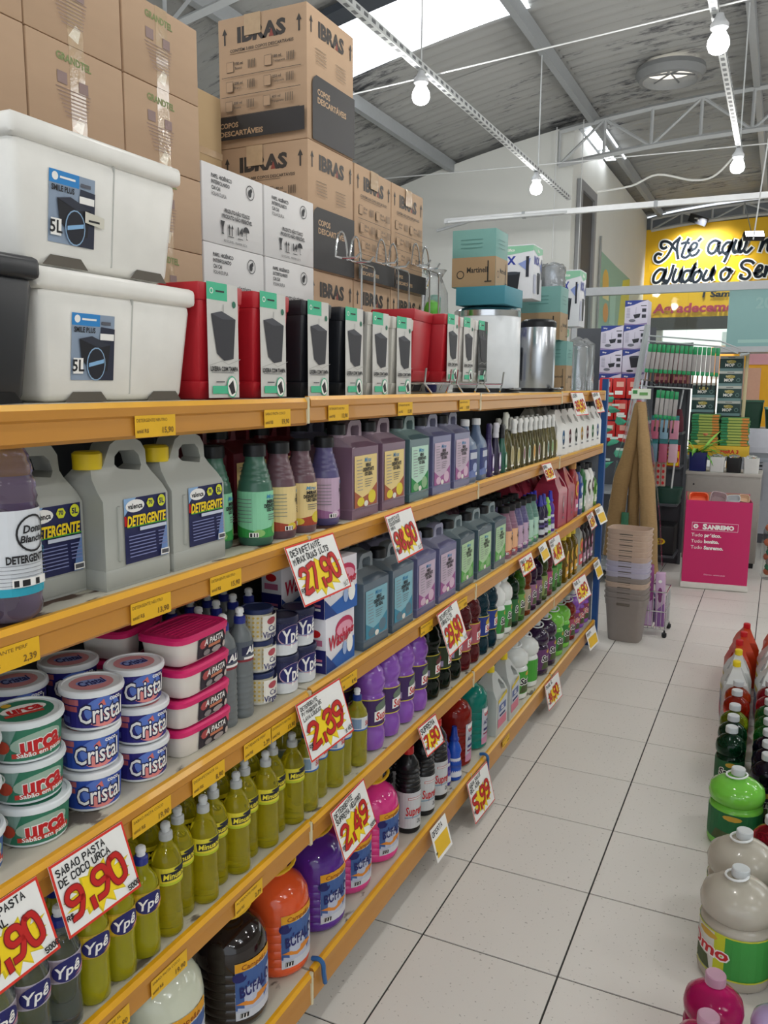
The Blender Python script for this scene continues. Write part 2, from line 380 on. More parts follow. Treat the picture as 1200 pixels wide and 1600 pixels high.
def sheet(x0, x1, y0, y1, lift, mat, name):
    g = G(); n = 5; mm = 20 if y1-y0 > .5 else 8; vs = []; fs = []
    for i in range(n+1):
        x = x0+(x1-x0)*i/n
        for j in range(mm+1):
            y = y0+(y1-y0)*j/mm; vs.append((x, y, vault(x)+lift+.016*math.sin(2*PI*(y-y0)/.177)))
    for i in range(n):
        for j in range(mm): fs.append((i*(mm+1)+j, i*(mm+1)+j+1, (i+1)*(mm+1)+j+1, (i+1)*(mm+1)+j))
    return obj(name, g.add(vs, fs, mat).mesh(name, 60), ceil)
XS = [-8.6, -6.4, -4.25, -2.35, -.5, 1.4, 3.3, 5.4, 7.2, 8.6]; YS = [-7+.985*k for k in range(26)]
YS = [y+.0 for y in YS]
for i in range(9):
    for j in range(25):
        y0, y1 = YS[j], YS[j+1]+.06
        sky = (j == 14 and i == 2) or (j in (1, 6) and i in (1, 6)) or (j == 14 and i == 6)
        if (j == 17 and i == 3): # round ventilator sits here
            pass
        sheet(XS[i]-.05, XS[i+1]+.05, y0, y1, .012*((i+j) % 2) + .004*(i % 2) + .05, SKYP if sky else ROOF, 'skylight_sheet' if sky else 'roof_sheet')
# unseen blackout slab added over the sheets to keep sky out of the seams
vs = []; fs = []
obj('sky_blackout_slab', G().slab([(x*.5, vault(x*.5)+.14) for x in range(-18, 19)] + [(x*.5, vault(x*.5)+.2) for x in range(18, -19, -1)], -7, 17.7, pl('6d6e70', .9)).mesh('sky_blackout_slab', 60), ceil)
# small skylight strips beside the loft
g = G(); g.box((-2.58, 11.5, vault(2.4)-.035), (-2.3, 12.35, vault(2.4)-.02), SKYP); g.box((-2.58, 12.5, vault(2.4)-.035), (-2.3, 13.0, vault(2.4)-.02), SKYP); obj('skylight_strip', g.mesh('strip', 0), ceil)
# beam along the near edge of the big skylight, its shadow painted dark
obj('shadow_beam', G().slab([(-4.3+.24*k, vault(-4.3+.24*k)+.03) for k in range(9)] + [(-4.3+.24*k, vault(-4.3+.24*k)-.03) for k in range(8, -1, -1)], 6.55, 6.78, pl('3d434c', .7)).mesh('band', 0), ceil)
# purlins and bowstring trusses
IRON = pl('b4b7b8', .5); IRON2 = pl('9a9ea1', .5)
for k, x in enumerate((-6.4, -4.25, -2.35, -.5, 1.4, 3.3, 5.4)):
    g = G(); g.box((x-.035, -7, vault(x)-.12), (x+.035, 17.3, vault(x)+.02), IRON2); struct('trim_%d' % (k+1), g.mesh('purlin', 0))
def truss(y, n, drop=.42, x0=-8.4, x1=8.4, clip=None):
    g = G(); xs = [x0+(x1-x0)*i/24 for i in range(25)]
    def bot(x): return vault(x)-drop*(1-(x/8.6)**2)-.14
    if clip: xs = [clip+(x1-clip)*i/20 for i in range(21)]
    g.tube([(x, y, vault(x)-.11) for x in xs], .034, IRON, 4); g.tube([(x, y, bot(x)) for x in xs], .034, IRON, 4)
    for i in range(0, len(xs)-1):
        a, b = xs[i], xs[i+1]
        g.tube([(a, y, vault(a)-.11), (a, y, bot(a))], .02, IRON, 4)
        g.tube([(a, y, vault(a)-.11), (b, y, bot(b))] if i % 2 else [(a, y, bot(a)), (b, y, vault(b)-.11)], .018, IRON, 4)
    return struct('trim_%d' % n, g.mesh('truss', 0))
truss(5.1, 11); truss(10.85, 12, clip=-2.75); truss(17.22, 13, clip=-2.5, drop=.2); truss(-1, 14)
# round roof ventilator
g = G(); zc = vault(-1.34)-.015
rg = [(.36, zc), (.37, zc-.05), (.33, zc-.12), (.29, zc-.13), (.27, zc-.08), (.27, zc+.03)]
g.lathe([(z, r) for r, z in rg], pl('7d7f80', .6), 28, cap=(False, False), at=(-1.34, 10.0))
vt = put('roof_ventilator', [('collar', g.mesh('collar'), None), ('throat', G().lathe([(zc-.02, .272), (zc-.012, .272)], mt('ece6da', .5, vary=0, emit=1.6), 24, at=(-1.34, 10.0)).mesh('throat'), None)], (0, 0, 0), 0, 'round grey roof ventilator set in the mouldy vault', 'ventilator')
gb = G()
for a in range(6): gb.tube([(-1.34+.26*math.cos(a*PI/3+.3), 10+.26*math.sin(a*PI/3+.3), zc-.07), (-1.34, 10, zc-.05)], .012, pl('6c6e70'), 4)
obj('fan_blade_frame', gb.mesh('blades'), vt)
# suspended light tracks, lamps, cross pipe, hangers
g = G(); g.box((-3.9, 9.86, 3.575), (2.6, 9.92, 3.635), pl('d9dbdc', .4)); g2 = G()

g2.tube([(-2.36, 9.89, 3.6), (-3.6, 9.2, 3.46)], .02, IRON, 5); g2.tube([(-3.5, 9.88, 3.6), (-4.0, 9.88, 3.5)], .02, IRON, 5)
put('cross_pipe', [('pipe', g.mesh('pipe', 0), None), ('brace', g2.mesh('brace', 0), None)]+[('coupling', G().box((x-.02, 9.855, 3.57), (x+.02, 9.925, 3.64), IRON2).mesh('coupling', 0), None) for x in (-2.9, -1.4, -.2, 1.2)], (0, 0, 0), 0, 'long horizontal white pipe crossing the hall below the vault', 'pipe')
TR = pl('c9cccc', .5); TRD = pl('6a6d70', .6)
def track(x, label, y0=-4, y1=9.84, z=3.74):
    g = G(); g.box((x-.022, y0, z-.02), (x+.022, y1, z+.025), TR)
    s = G(); y = y0+.1
    while y < y1-.05: s.box((x+.0222, y, z-.008), (x+.024, y+.05, z+.012), TRD); s.box((x-.012, y, z-.0212), (x+.012, y+.05, z-.02), TRD); y += .1
    hs = [('hanger', G().tube([(x, yy+.2, z+.02), (x, yy+.2, vault(x)-.02)], .006, TR, 4).mesh('hanger', 0), None) for yy in (2.3, 5.3, 8.3)]
    t = put('light_track', [('channel', g.mesh('channel', 0), None), ('slot_holes', s.mesh('slot', 0), None)]+hs, (0, 0, 0), 0, label, 'light track')
    for o in t.children:
        if o.name.startswith('slot'): o['kind'] = 'stuff'
track(-2.36, 'perforated white light track running above the shelving, two lit bulbs under it')
track(-.5, 'perforated white light track over the aisle, two lit bulbs under it', y1=9.0)
BULB = mt('ffffff', .4, vary=0, emit=16)
bg_ = G().lathe([(-.045, .01), (-.043, .03), (-.03, .05), (0, .062), (.03, .058), (.06, .042), (.075, .03)], BULB, 16).mesh('bulb')
sk_ = G().lathe([(.075, .034), (.09, .05), (.11, .052), (.14, .03), (.168, .02)], pl('c8cacc', .4), 14).mesh('socket')
LL = {(-2.36, 5.5): 'lit bulb on the long track close to the big skylight', (-2.36, 8.45): 'lit bulb on the long track before the white partition',
      (-.47, 5.4): 'lit bulb on the aisle track beside the round ventilator', (-.5, 8.35): 'lit bulb low over the yellow wall on the aisle light track'}
for x in (-2.36, -.5, 1.6, 3.6):
    for y in (-3.4, -.4, 2.5, 5.45, 8.4, 11.6, 14.4):
        if x < 1 and y > 10: continue
        k = [q for q in LL if abs(q[0]-x) < .1 and abs(q[1]-y) < .2]
        xx, yy = k[0] if k else (x, y)
        if k:
            t = put('hanging_lamp', [('socket', sk_, None), ('bulb', bg_, None)], (xx, yy, 3.55), 0, LL[k[0]], 'lamp')
        else:
            t = put('hanging_lamp', [('socket', sk_, None), ('bulb', bg_, None)], (xx, yy, 3.55), 0, f'lit bulb over the hall, {ORD[int(yy+4)//3]} along the {ORD[int(xx+3)//2]} lamp line', 'lamp', 'hall bulbs')
        l = bpy.data.lights.new('bulb_light', 'POINT'); l.energy = LAMP_WATTS; l.color = LAMP_TINT; l.shadow_soft_size = .07
        lo = bpy.data.objects.new('bulb_light', l); COL.objects.link(lo); lo.parent = t; lo.location = (0, 0, -.13)
# wires
g = G()
def sag(a, b, s=.05, n=8): return [tuple(Vector(a).lerp(Vector(b), i/n)-Vector((0, 0, s*4*(i/n)*(1-i/n)))) for i in range(n+1)]
WIRE = pl('d6d8d8', .5)
for nm, a, b, s, lab in (('cable', (-6, 5.6, 3.5), (3, 6.1, 4.3), .03, 'thin pale cable strung under the vault above the lamps'), ('cable', (-5, 9.7, 4.15), (3, 9.7, 4.05), .02, 'thin pale cable stretched before the loft partition'),
                         ('cable', (-.32, 8.2, 2.9), (-.1, 7.0, 5.0), .0, 'thin slanting cable beside the aisle light track')):
    tag(obj(nm, G().tube(sag(a, b, s), .006, WIRE, 4).mesh('cable', 0)), lab, 'cable')
g = G().tube(catmull([(-2.2, 10.6, 3.95), (-1.8, 10.6, 3.98), (-1.5, 10.6, 4.08), (-1.1, 10.6, 3.98), (-.85, 10.6, 4.02), (-.6, 10.6, 4.3)]), .012, pl('e4e4e0'), 5)
tag(obj('loose_cable', g.mesh('cable')), 'loose wavy white cable drooping below the far truss', 'cable')
g = G()
for x, z0 in ((-2.75, 3.2), (-2.42, 2.6)): g.tube([(x, 10.7, z0), (x, 10.7, vault(x)-.1)], .006, WIRE, 4)
tag(obj('hanger_wire', g.mesh('wire', 0)), 'pair of thin vertical wires hanging before the partition corner', 'wire')
# ---------------------------------------------------------------- goods: shapes shared by repeats
def capmesh(z0, h, r, mat, ridges=True, seg=18, dome=False):
    g = G(); p = [(z0, r), (z0+h*.15, r*1.02), (z0+h*.9, r), (z0+h, r*.9)] if not dome else [(z0, r), (z0+h*.5, r), (z0+h*.85, r*.75), (z0+h, r*.3)]
    g.lathe(p, mat, seg)
    return g.mesh('cap', 30)
def pushcap(z0, base, top, rb=.013, rt=.0085, hb=.016):
    """sports cap: collar, stem and mushroom nozzle"""
    c = G().lathe([(z0, rb), (z0+hb*.8, rb), (z0+hb, rb*.8)], base, 14).mesh('collar', 30)
    n = G().lathe([(z0+hb, rt), (z0+hb+.006, rt*.8), (z0+hb+.007, rt*1.15), (z0+hb+.015, rt*1.05), (z0+hb+.018, rt*.6)], top, 12).mesh('nozzle', 30)
    return [('collar', c, None), ('nozzle', n, None)]
def body(pr, mat, seg=24): return G().lathe(pr, mat, seg).mesh('bottle_body', 50)
def handle_ring(z, r, mat, tilt=.5, thick=.005, ox=0.):
    pts = [(ox+r*math.cos(a)*1.0, r*math.sin(a)*.75-.01, z+tilt*r*(1+math.sin(a+.8))*.6) for a in [2*PI*k/18 for k in range(18)]]
    return G().tube(pts, thick, mat, 6, closed=True).mesh('carry_handle')
# --- dish soap, small waisted bottle
def ype(liquid, band, edge):
    pr = [(0, .026), (.004, .0295), (.03, .0300), (.05, .0285), (.075, .0285), (.095, .0302), (.128, .0302), (.142, .0285), (.156, .021), (.165, .0135), (.176, .0125)]
    P = Print(); P.rect(-.062, .092, .062, .131, band)
    P.rect(-.062, .0905, .062, .0935, edge); P.rect(-.062, .1295, .062, .1325, edge)
    P.ell(.004, .1115, .0275, .0195, NAVY, 22, .18); P.text('Ypê', .003, .112, .019, PAPER, .02, .25, width=.040, rot=.15)
    P.poly([(.012, .097), (.03, .101), (.034, .108), (.022, .102)], ink('d98a9a'))
    P.rect(-.058, .1, -.036, .124, ink('cfd3da')); P.rect(-.056, .103, -.05, .121, INKB)
    return [('bottle_body', body(pr, liquid), None), ('label', P.mesh('label', r=prof(pr), back=.0006), None)] + pushcap(.176, pl('1f2f8a', .3), pl('e9ebee', .35))
def minuano():
    pr = [(0, .024), (.004, .0275), (.012, .028), (.03, .0272), (.034, .028), (.055, .0272), (.059, .028), (.08, .0272), (.084, .0282), (.105, .0272), (.108, .0282), (.146, .0282), (.155, .027), (.172, .020), (.182, .0125), (.19, .012)]
    P = Print(); P.rect(-.05, .109, .05, .144, ink('e2d43a')); P.poly([(-.05, .109), (.05, .109), (.05, .112), (-.05, .116)], ink('b7c22a'))
    P.poly([(-.026, .118), (.03, .121), (.028, .1375), (-.028, .134)], ink('191b2a')); P.text('Minuano', .001, .128, .0115, ink('f3e23e'), .02, .2, width=.05, rot=.05)
    P.ell(.012, .1395, .016, .0035, ink('202438'), 10)
    return [('bottle_body', body(pr, liq('e4d82c', .76, .03)), None), ('label', P.mesh('label', r=prof(pr), back=.0006), None)] + pushcap(.19, pl('b4b8b9', .35), pl('c6c9c9', .35))
def suprema_clear():
    pr = [(0, .024), (.005, .028), (.1, .0285), (.105, .028), (.145, .0285), (.16, .025), (.175, .014), (.185, .0125)]
    P = Print(); P.rect(-.05, .108, .05, .143, ink('d9dde0')); P.rect(-.05, .105, .05, .109, ink('1d56a8')); P.poly([(0, .108), (.05, .108), (.05, .122)], ink('2a78c4'))
    P.rect(-.04, .112, -.012, .139, ink('7f98b4')); P.text('Suprema', .022, .128, .014, RED, .02, .25, width=.046, rot=.15)
    return [('bottle_body', body(pr, liq('e0d84a', .7, .03)), None), ('label', P.mesh('label', r=prof(pr), back=.0006), None)] + pushcap(.185, pl('1d3a8a', .3), pl('e9ebee', .35))
# --- two litre bottle with bulb foot and waist
def suprema2(liq_, wrap, deco, capm):
    pr = [(0, .03), (.006, .042), (.03, .0475), (.055, .046), (.072, .0415), (.078, .0445), (.155, .0455), (.160, .0455), (.165, .0405), (.172, .0395), (.18, .0435), (.196, .0475), (.21, .047), (.218, .043), (.223, .0415), (.23, .042), (.238, .038), (.252, .026), (.262, .017), (.268, .0155)]
    P = Print(); P.rect(-.115, .079, .115, .157, wrap); P.rect(-.115, .0775, .115, .0805, ink('d8c83a')); P.rect(-.115, .1555, .115, .1585, ink('d8c83a'))
    P.ell(.012, .136, .03, .016, deco, 14, .2); P.ell(-.06, .12, .012, .012, RED, 12); P.rect(-.1, .088, -.04, .108, ink('9b8fb0'))
    P.poly([(-.02, .092), (.075, .100), (.075, .137), (-.02, .122)], PAPER); P.text('Suprema', .026, .1125, .023, RED, .025, .22, width=.085, rot=.1)
    P.rect(.02, .083, .035, .09, PAPER)
    return [('bottle_body', body(pr, liq_), None), ('label', P.mesh('label', r=prof(pr), back=.0006), None), ('cap', capmesh(.268, .016, .0185, capm), None)]
def bleach_black():
    pr = [(0, .038), (.006, .042), (.14, .042), (.146, .041)]
    for k in range(5): z = .15+.015*k; pr += [(z, .042-.0006*k), (z+.006, .0385-.001*k), (z+.012, .0412-.0012*k)]
    pr += [(.235, .033), (.255, .02), (.262, .015)]
    P = Print(); P.rect(-.11, .02, .11, .142, ink('c9cbcc')); P.rect(-.02, .118, .035, .126, ink('b84a42')); P.rect(-.018, .1195, .033, .1245, ink('dadbdb'))
    P.text('Suprema', .012, .08, .03, RED, .02, .1, width=.078); P.text('2L', .02, .042, .014, INKB, 0, .2)
    P.poly([(-.03, .055), (.05, .06), (.05, .063), (-.03, .059)], ink('7aa0b4')); P.rect(-.1, .03, -.045, .13, ink('b4b7b9'))
    return [('bottle_body', body(pr, pl('16171a', .25)), None), ('label', P.mesh('label', r=prof(pr), back=.0006), None), ('cap', capmesh(.262, .024, .018, pl('c01f1f', .35)), None)]
# --- five litre round ribbed jug with ring handle
def bufalo(col, band, capm=None, big=1.0, txt=True):
    R0 = .082*big; pr = [(0, R0*.8), (.008, R0*.97), (.018, R0)]
    for k in range(6): z = .03+.022*k; pr += [(z, R0), (z+.004, R0*.972), (z+.008, R0)]
    pr += [(.175, R0*.995), (.2, R0*.94), (.222, R0*.78), (.236, R0*.52), (.243, R0*.3), (.258, R0*.27)]
    H = .985*big; pr = [(z*H, r) for z, r in pr]
    P = Print(); u0, u1 = -.04*big, .066*big; P.rect(u0, .03*H, u1, .172*H, ink('cdd0d8')); P.rect(u0, .05*H, u1, .15*H, ink('3f5f9a'))
    P.poly([(u0, .1*H), (u1, .13*H), (u1, .05*H), (u0, .05*H)], ink('b9bfd2')); P.poly([(u0, .15*H), (u1, .155*H), (u1, .175*H), (u0, .172*H)], ink('e3a01e'))
    P.text('Campeão', .01, .161*H, .012, ink('8a3a10'), .01, .1, width=.07*big)
    P.ell(-.03*big, .137*H, .016, .012, NAVY, 12); P.poly([(u0, .072*H), (.03, .083*H), (.06, .075*H), (.0, .06*H)], ink('d8862c'))
    P.text('BÚFALO', .013, .105*H, .026*big, NAVY, .03, .12, width=.09*big, rot=.12)
    P.rect(u0+.01, .034*H, u0+.03, .047*H, INKB); P.rect(u0+.011, .0345*H, u0+.012, .0465*H, PAPER); P.rect(u0+.016, .0345*H, u0+.018, .0465*H, PAPER); P.rect(u0+.023, .0345*H, u0+.025, .0465*H, PAPER)
    ym = capm or pl('d9a81e', .4)
    return [('bottle_body', body(pr, col, 28), None), ('label', P.mesh('label', r=prof(pr), back=.0006), None), ('cap', capmesh(.2585*H, .024, .028, ym), None),
            ('carry_handle', handle_ring(.262*H, .043, ym), None)]
def gel5(col, capm):
    R0 = .07; pr = [(0, R0*.85), (.008, R0)]
    for k in range(5): z = .03+.03*k; pr += [(z, R0), (z+.006, R0*.95), (z+.012, R0)]
    pr += [(.19, R0), (.215, R0*.97), (.24, R0*.75), (.252, R0*.45), (.262, .02), (.268, .02)]
    P = Print(); P.rect(-.03, .02, .05, .17, ink('b9bcc6')); P.poly([(-.03, .02), (.05, .02), (.05, .07), (-.03, .045)], ink('c58aa8')); P.rect(-.02, .13, .04, .165, PAPER)
    P.text('GEL', .01, .147, .022, RED, .02); P.text('AZUL', .01, .11, .017, NAVY, .03); P.rect(-.02, .075, .03, .085, NAVY); P.rect(-.02, .06, .02, .068, ink('8a2a4a'))
    return [('bottle_body', body(pr, col, 26), None), ('label', P.mesh('label', r=prof(pr), back=.0006), None), ('cap', capmesh(.268, .016, .024, capm), None)]
# --- double-bulb bottles with wire-like plastic handle
def sanol(col, lab, H=.245, r=.062, capm=None, text='Sanol', handle=True, tcol='1a1a1e', side=None, rim=None):
    k = H/.29
    pr = [(0, r*.8), (.006, r*.94), (.02*k, r*.97), (.03*k, r*.95), (.15*k, r*.95), (.158*k, r*.9), (.165*k, r*.82), (.178*k, r*.97), (.2*k, r), (.225*k, r*.93), (.245*k, r*.66), (.256*k, r*.4), (.262*k, .02), (.268*k, .02)]
    P = Print(); a = PI*r*.93; P.rect(-a, .032*k, a, .146*k, lab)
    if side:
        for sc_, u0, u1 in side: P.rect(u0*r, .032*k, u1*r, .146*k, ink(sc_))
    P.poly([(-.5*r, .036*k), (.45*r, .036*k), (.35*r, .07*k), (-.3*r, .075*k)], ink('4c5a34')); P.ell(.3*r, .13*k, .35*r, .01, ink('c9a23a'), 10)
    P.text(text, .25*r, .095*k, .034*k, PAPER, .09, .1, width=1.5*r); P.text(text, .25*r, .095*k, .032*k, ink(tcol), .03, .1, width=1.42*r)
    if rim: P.rect(-a, .143*k, a, .147*k, ink(rim)); P.rect(-a, .031*k, a, .035*k, ink(rim))
    cm = capm or pl('c9cecf', .3)
    L = [('bottle_body', body(pr, col, 26), None), ('label', P.mesh('label', r=prof(pr), back=.0006), None), ('cap', capmesh(.268*k, .024, .0235, cm), None)]
    if handle: L.append(('carry_handle', handle_ring(.262*k, .036, pl('e9ecec', .35), tilt=.35, thick=.0035), None))
    return L
# --- one litre disinfectant, ridged shoulder
def mirax1(liquid, lab, c2, c3, tcol='1a1a1c'):
    pr = [(0, .034), (.005, .0375), (.018, .038), (.118, .038), (.122, .0372)]
    for k in range(4): z = .126+.012*k; pr += [(z, .0365-.0032*k), (z+.005, .0352-.0032*k), (z+.01, .0352-.0032*k)]
    pr += [(.176, .0225), (.186, .021), (.19, .021)]
    P = Print(); a = .1; P.rect(-a, .018, a, .117, lab); P.poly([(-a, .018), (a, .018), (a, .05), (.03, .043), (-.03, .033), (-a, .048)], c2)
    P.ell(.03, .036, .018, .014, c3, 12); P.ell(.052, .03, .014, .01, ink('d8d04a') if c3 is not None else c3, 10); P.ell(-.02, .028, .013, .008, c3, 10)
    P.text('Mirax', .012, .106, .009, ink('3a8ab8'), .01, .25); P.text('MIRAX', .014, .095, .0075, INKB, .05); P.text('DESINFETANTE', .014, .086, .0075, INKB, .05, width=.046); P.text('USO GERAL', .014, .0775, .007, INKB, .05, width=.034)
    for q in range(3): P.rect(0, .066-.005*q, .03-.004*q, .0675-.005*q, ink('6a6a6c'))
    for q in range(7): P.rect(-.075, .1-.008*q, -.035, .1015-.008*q, ink('77797c'))
    P.rect(-.04, .02, -.022, .03, PAPER); P.rect(-.038, .021, -.034, .029, INKB); P.rect(-.031, .021, -.029, .029, INKB); P.rect(-.026, .021, -.024, .029, INKB)
    return [('bottle_body', body(pr, liquid), None), ('label', P.mesh('label', r=prof(pr), back=.0006), None), ('cap', capmesh(.19, .026, .0245, BLACKP), None)]
# --- rectangular jugs with loop handle
def ovals(cx, cz, rx, rz, n=14): return [(cx+rx*math.cos(2*PI*k/n), cz+rz*math.sin(2*PI*k/n)) for k in range(n)]
def jugA(liquid, lab, c2, c3, upper=None):
    W, D, HS = .15, .125, .185; h = W/2
    out = [(-h, 0), (h, 0), (h, HS), (h-.006, HS+.01), (.066, HS+.022), (.064, HS+.055), (.056, HS+.064), (.004, HS+.064), (-.008, HS+.056), (-.018, HS+.028), (-.064, HS+.022), (-h+.006, HS+.01), (-h, HS)]
    hole = [(.006, HS+.026), (.05, HS+.023), (.052, HS+.044), (.046, HS+.051), (.012, HS+.051), (.003, HS+.044)]
    def dep(z): return 1 if z < HS-.002 else max(.26, 1-(z-HS)/.022*.74) if z < HS+.024 else .26
    b = G().slab(out, -D/2, D/2, liquid, hole=[hole], depth=dep, bev=.007, cuts=(HS-.002, HS+.01, HS+.024)).repaint(lambda z: z > HS+.004, upper or liquid).mesh('bottle_body', 50)
    P = Print(); u0, v0, v1 = .064, .028, .162
    P.rect(-u0, v0, u0, v1, lab); P.poly([(-u0, v0), (u0, v0), (u0, .085), (.02, .06), (-.02, .052), (-u0, .072)], c2)
    P.ell(.035, .05, .022, .018, c3, 12); P.ell(-.03, .042, .02, .012, c3, 12); P.ell(.0, .035, .012, .008, ink('e8e2d8'), 10)
    P.text('Mirax', .01, .15, .012, ink('3a8ab8'), .01, .25)
    for q, (t, w) in enumerate((('MIRAX', .03), ('DESINFETANTE', .062), ('USO GERAL', .045))): P.text(t, .012, .136-.0115*q, .0095, INKB, .05, width=w)
    for q in range(4): P.rect(-.01, .098-.006*q, .035-.005*q, .0995-.006*q, ink('6a6a6c'))
    for q in range(10): P.rect(-.058, .15-.0085*q, -.028, .1518-.0085*q, ink('8a8a90'))
    lm = P.mesh('label', mp=lambda u, v, o: (u, -D/2-.0012-o, v))
    neck = G().lathe([(HS+.012, .02), (HS+.032, .019)], upper or liquid, 14, at=(-.045, 0)).mesh('neck')
    cap = G().lathe([(HS+.03, .024), (HS+.055, .024), (HS+.058, .021)], BLACKP, 18, at=(-.045, 0)).mesh('cap', 30)
    rib = G().box((-h-.0015, -D/2-.0015, .021), (h+.0015, D/2+.0015, .028), liquid, bev=.003).mesh('foot_rib')
    return [('bottle_body', b, None), ('neck', neck, None), ('cap', cap, None), ('foot_rib', rib, None), ('label', lm, None)]
def detjug():
    W, D = .158, .115; h = W/2; B = mt('a9aba4', .45, vary=.04, scale=14, sss=.05)
    out = [(-h, 0), (h, 0), (h, .165), (h-.01, .19), (.066, .226), (.055, .241), (.04, .247), (-.004, .247), (-.02, .239), (-.03, .22), (-.038, .204), (-.066, .2), (-h+.004, .186), (-h, .165)]
    hole = [(-.002, .197), (.044, .191), (.055, .2), (.049, .218), (.038, .227), (.002, .228), (-.01, .219), (-.011, .205)]
    def dep(z): return 1 if z < .15 else max(.36, 1-(z-.15)/.05*.64)
    b = G().slab(out, -D/2, D/2, B, hole=[hole], depth=dep, bev=.012, cuts=(.15, .175, .2)).mesh('bottle_body', 50)
    ft = G().box((-h-.002, -D/2-.002, .002), (h+.002, D/2+.002, .036), B, bev=.006).mesh('foot')
    P = Print(); u0, u1, v0, v1 = -.034, .072, .038, .15; bl = ink('1b2050')
    P.rect(u0, v0, u1, v1, bl); P.poly([(u0, .12), (u0+.03, v1), (u0, v1)], ink('8fb4dc')); P.poly([(u0, .103), (u0+.012, .103), (u0+.004, .12), (u0, .12)], RED)
    P.poly([(u1-.02, v0), (u1, v0), (u1, .1), (u1-.012, .07)], ink('6f8fc4'))
    P.ell(-.008, .136, .023, .011, PAPER, 18); P.text('valença', -.008, .136, .009, INKB, .03, width=.036)
    P.ell(.03, .137, .01, .009, ink('d8dc2e'), 6); P.text('70', .03, .138, .007, bl, .04); P.ell(.058, .138, .01, .0105, ink('d8dc2e'), 14); P.text('5L', .058, .138, .009, bl, .04)
    P.text('DETERGENTE', .019, .111, .018, YEL, .035, .18, width=.098); P.poly([(-.03, .1), (.07, .1), (.07, .1025), (-.03, .1015)], ink('4aa03a')); P.rect(.0, .092, .068, .098, ink('c9cfe0'))
    for q in range(7): P.rect(-.028, .084-.0058*q, .038, .0858-.0058*q, ink('7d84b4'))
    for q in range(5): P.rect(.044, .084-.0058*q, .066, .0858-.0058*q, ink('7d84b4'))
    P.rect(.048, .041, .07, .052, PAPER); P.rect(.05, .043, .068, .05, ink('55555a'))
    lm = P.mesh('label', mp=lambda u, v, o: (u, -D/2-.0015-o, v))
    cap = G().lathe([(.2, .024), (.226, .0245), (.23, .02)], pl('e2c416', .4), 18, at=(-.052, 0)).mesh('cap', 30)
    rb = G().box((-.05, -D/2-.004, .045), (-.04, -D/2+.004, .14), B, bev=.0035).mesh('side_rib')
    return [('bottle_body', b, None), ('foot', ft, None), ('side_rib', rb, None), ('label', lm, None), ('cap', cap, None)]
def whitejug(col, H=.255, W=.125, D=.1, capm=None, lab='leaf', c='7a2a34', n=0):
    k = H/.255; h = W/2
    out = [(-h, 0), (h, 0), (h, .15*k), (h-.006, .17*k), (.03, .218*k), (.016, .225*k), (-.016, .225*k), (-.03, .215*k), (-h+.004, .175*k), (-h, .15*k)]
    hole = [(.012, .16*k), (h-.018, .15*k), (h-.016, .165*k), (.026, .195*k), (.012, .19*k)]
    def dep(z): return 1 if z < .14*k else max(.3, 1-(z-.14*k)/(.08*k)*.7)
    b = G().slab(out, -D/2, D/2, col, hole=[hole], depth=dep, bev=.01, cuts=(.14*k, .17*k, .2*k)).mesh('bottle_body', 50)
    P = Print()
    if lab == 'leaf':
        P.ell(.014, .085*k, .013, .038*k, ink(c), 16, .05); P.ell(.014, .085*k, .009, .012*k, PAPER, 12); P.rect(.004, .03*k, .028, .038*k, ink('8a8c8e'))
        P.poly([(.01, .05*k), (.02, .05*k), (.017, .12*k), (.013, .12*k)], ink('2c2c30'))
    else:
        P.rect(-h*.75, .025*k, h*.75, .14*k, ink('c9ccd2')); P.rect(-h*.75, .025*k, h*.75, .06*k, ink('d2798c')); P.poly([(-h*.75, .12*k), (h*.75, .135*k), (h*.75, .15*k), (-h*.75, .135*k)], ink('d8be3a'))
        P.rect(-h*.6, .085*k, h*.6, .112*k, ink('5a6a9c')); P.text('GEL', 0, .098*k, .016, PAPER, .03); P.rect(-h*.5, .066*k, h*.5, .074*k, NAVY)
    lm = P.mesh('label', mp=lambda u, v, o: (u, -D/2-.0012-o, v))
    cap = G().lathe([(.224*k, .019), (.224*k+.024, .019), (.224*k+.028, .015)], capm or BLACKP, 16).mesh('cap', 30)
    return [('bottle_body', b, None), ('label', lm, None), ('cap', cap, None)]
def softener(col, lab, capm, H=.25, w=.045, d=.034, n=3.2):
    k = H/.25
    g = G().loft([(0, w*.94, d*.9, n), (.006, w, d, n), (.05*k, w, d, n), (.1*k, w*.93, d*.95, n), (.15*k, w, d, n), (.19*k, w*.85, d*.85, n), (.208*k, w*.5, d*.6, 2), (.215*k, .017, .017), (.22*k, .017, .017)], col, 20).mesh('bottle_body', 50)
    P = Print(); P.rect(-w*.7, .03*k, w*.7, .085*k, ink(lab[0])); P.ell(0, .13*k, w*.6, .036*k, ink(lab[1]), 14); P.ell(.004, .13*k, w*.4, .02*k, ink(lab[2]), 12); P.rect(-w*.4, .045*k, w*.4, .06*k, PAPER); P.ell(w*.2, .09*k, .012, .014, ink(lab[3] if len(lab) > 3 else lab[2]), 10)
    return [('bottle_body', g, None), ('label', P.mesh('label', mp=lambda u, v, o: (u, -d-.001-o+.012*(abs(u)/w)**3, v), step=w*.25), None), ('cap', capmesh(.22*k, .03*k, .021, capm), None)]
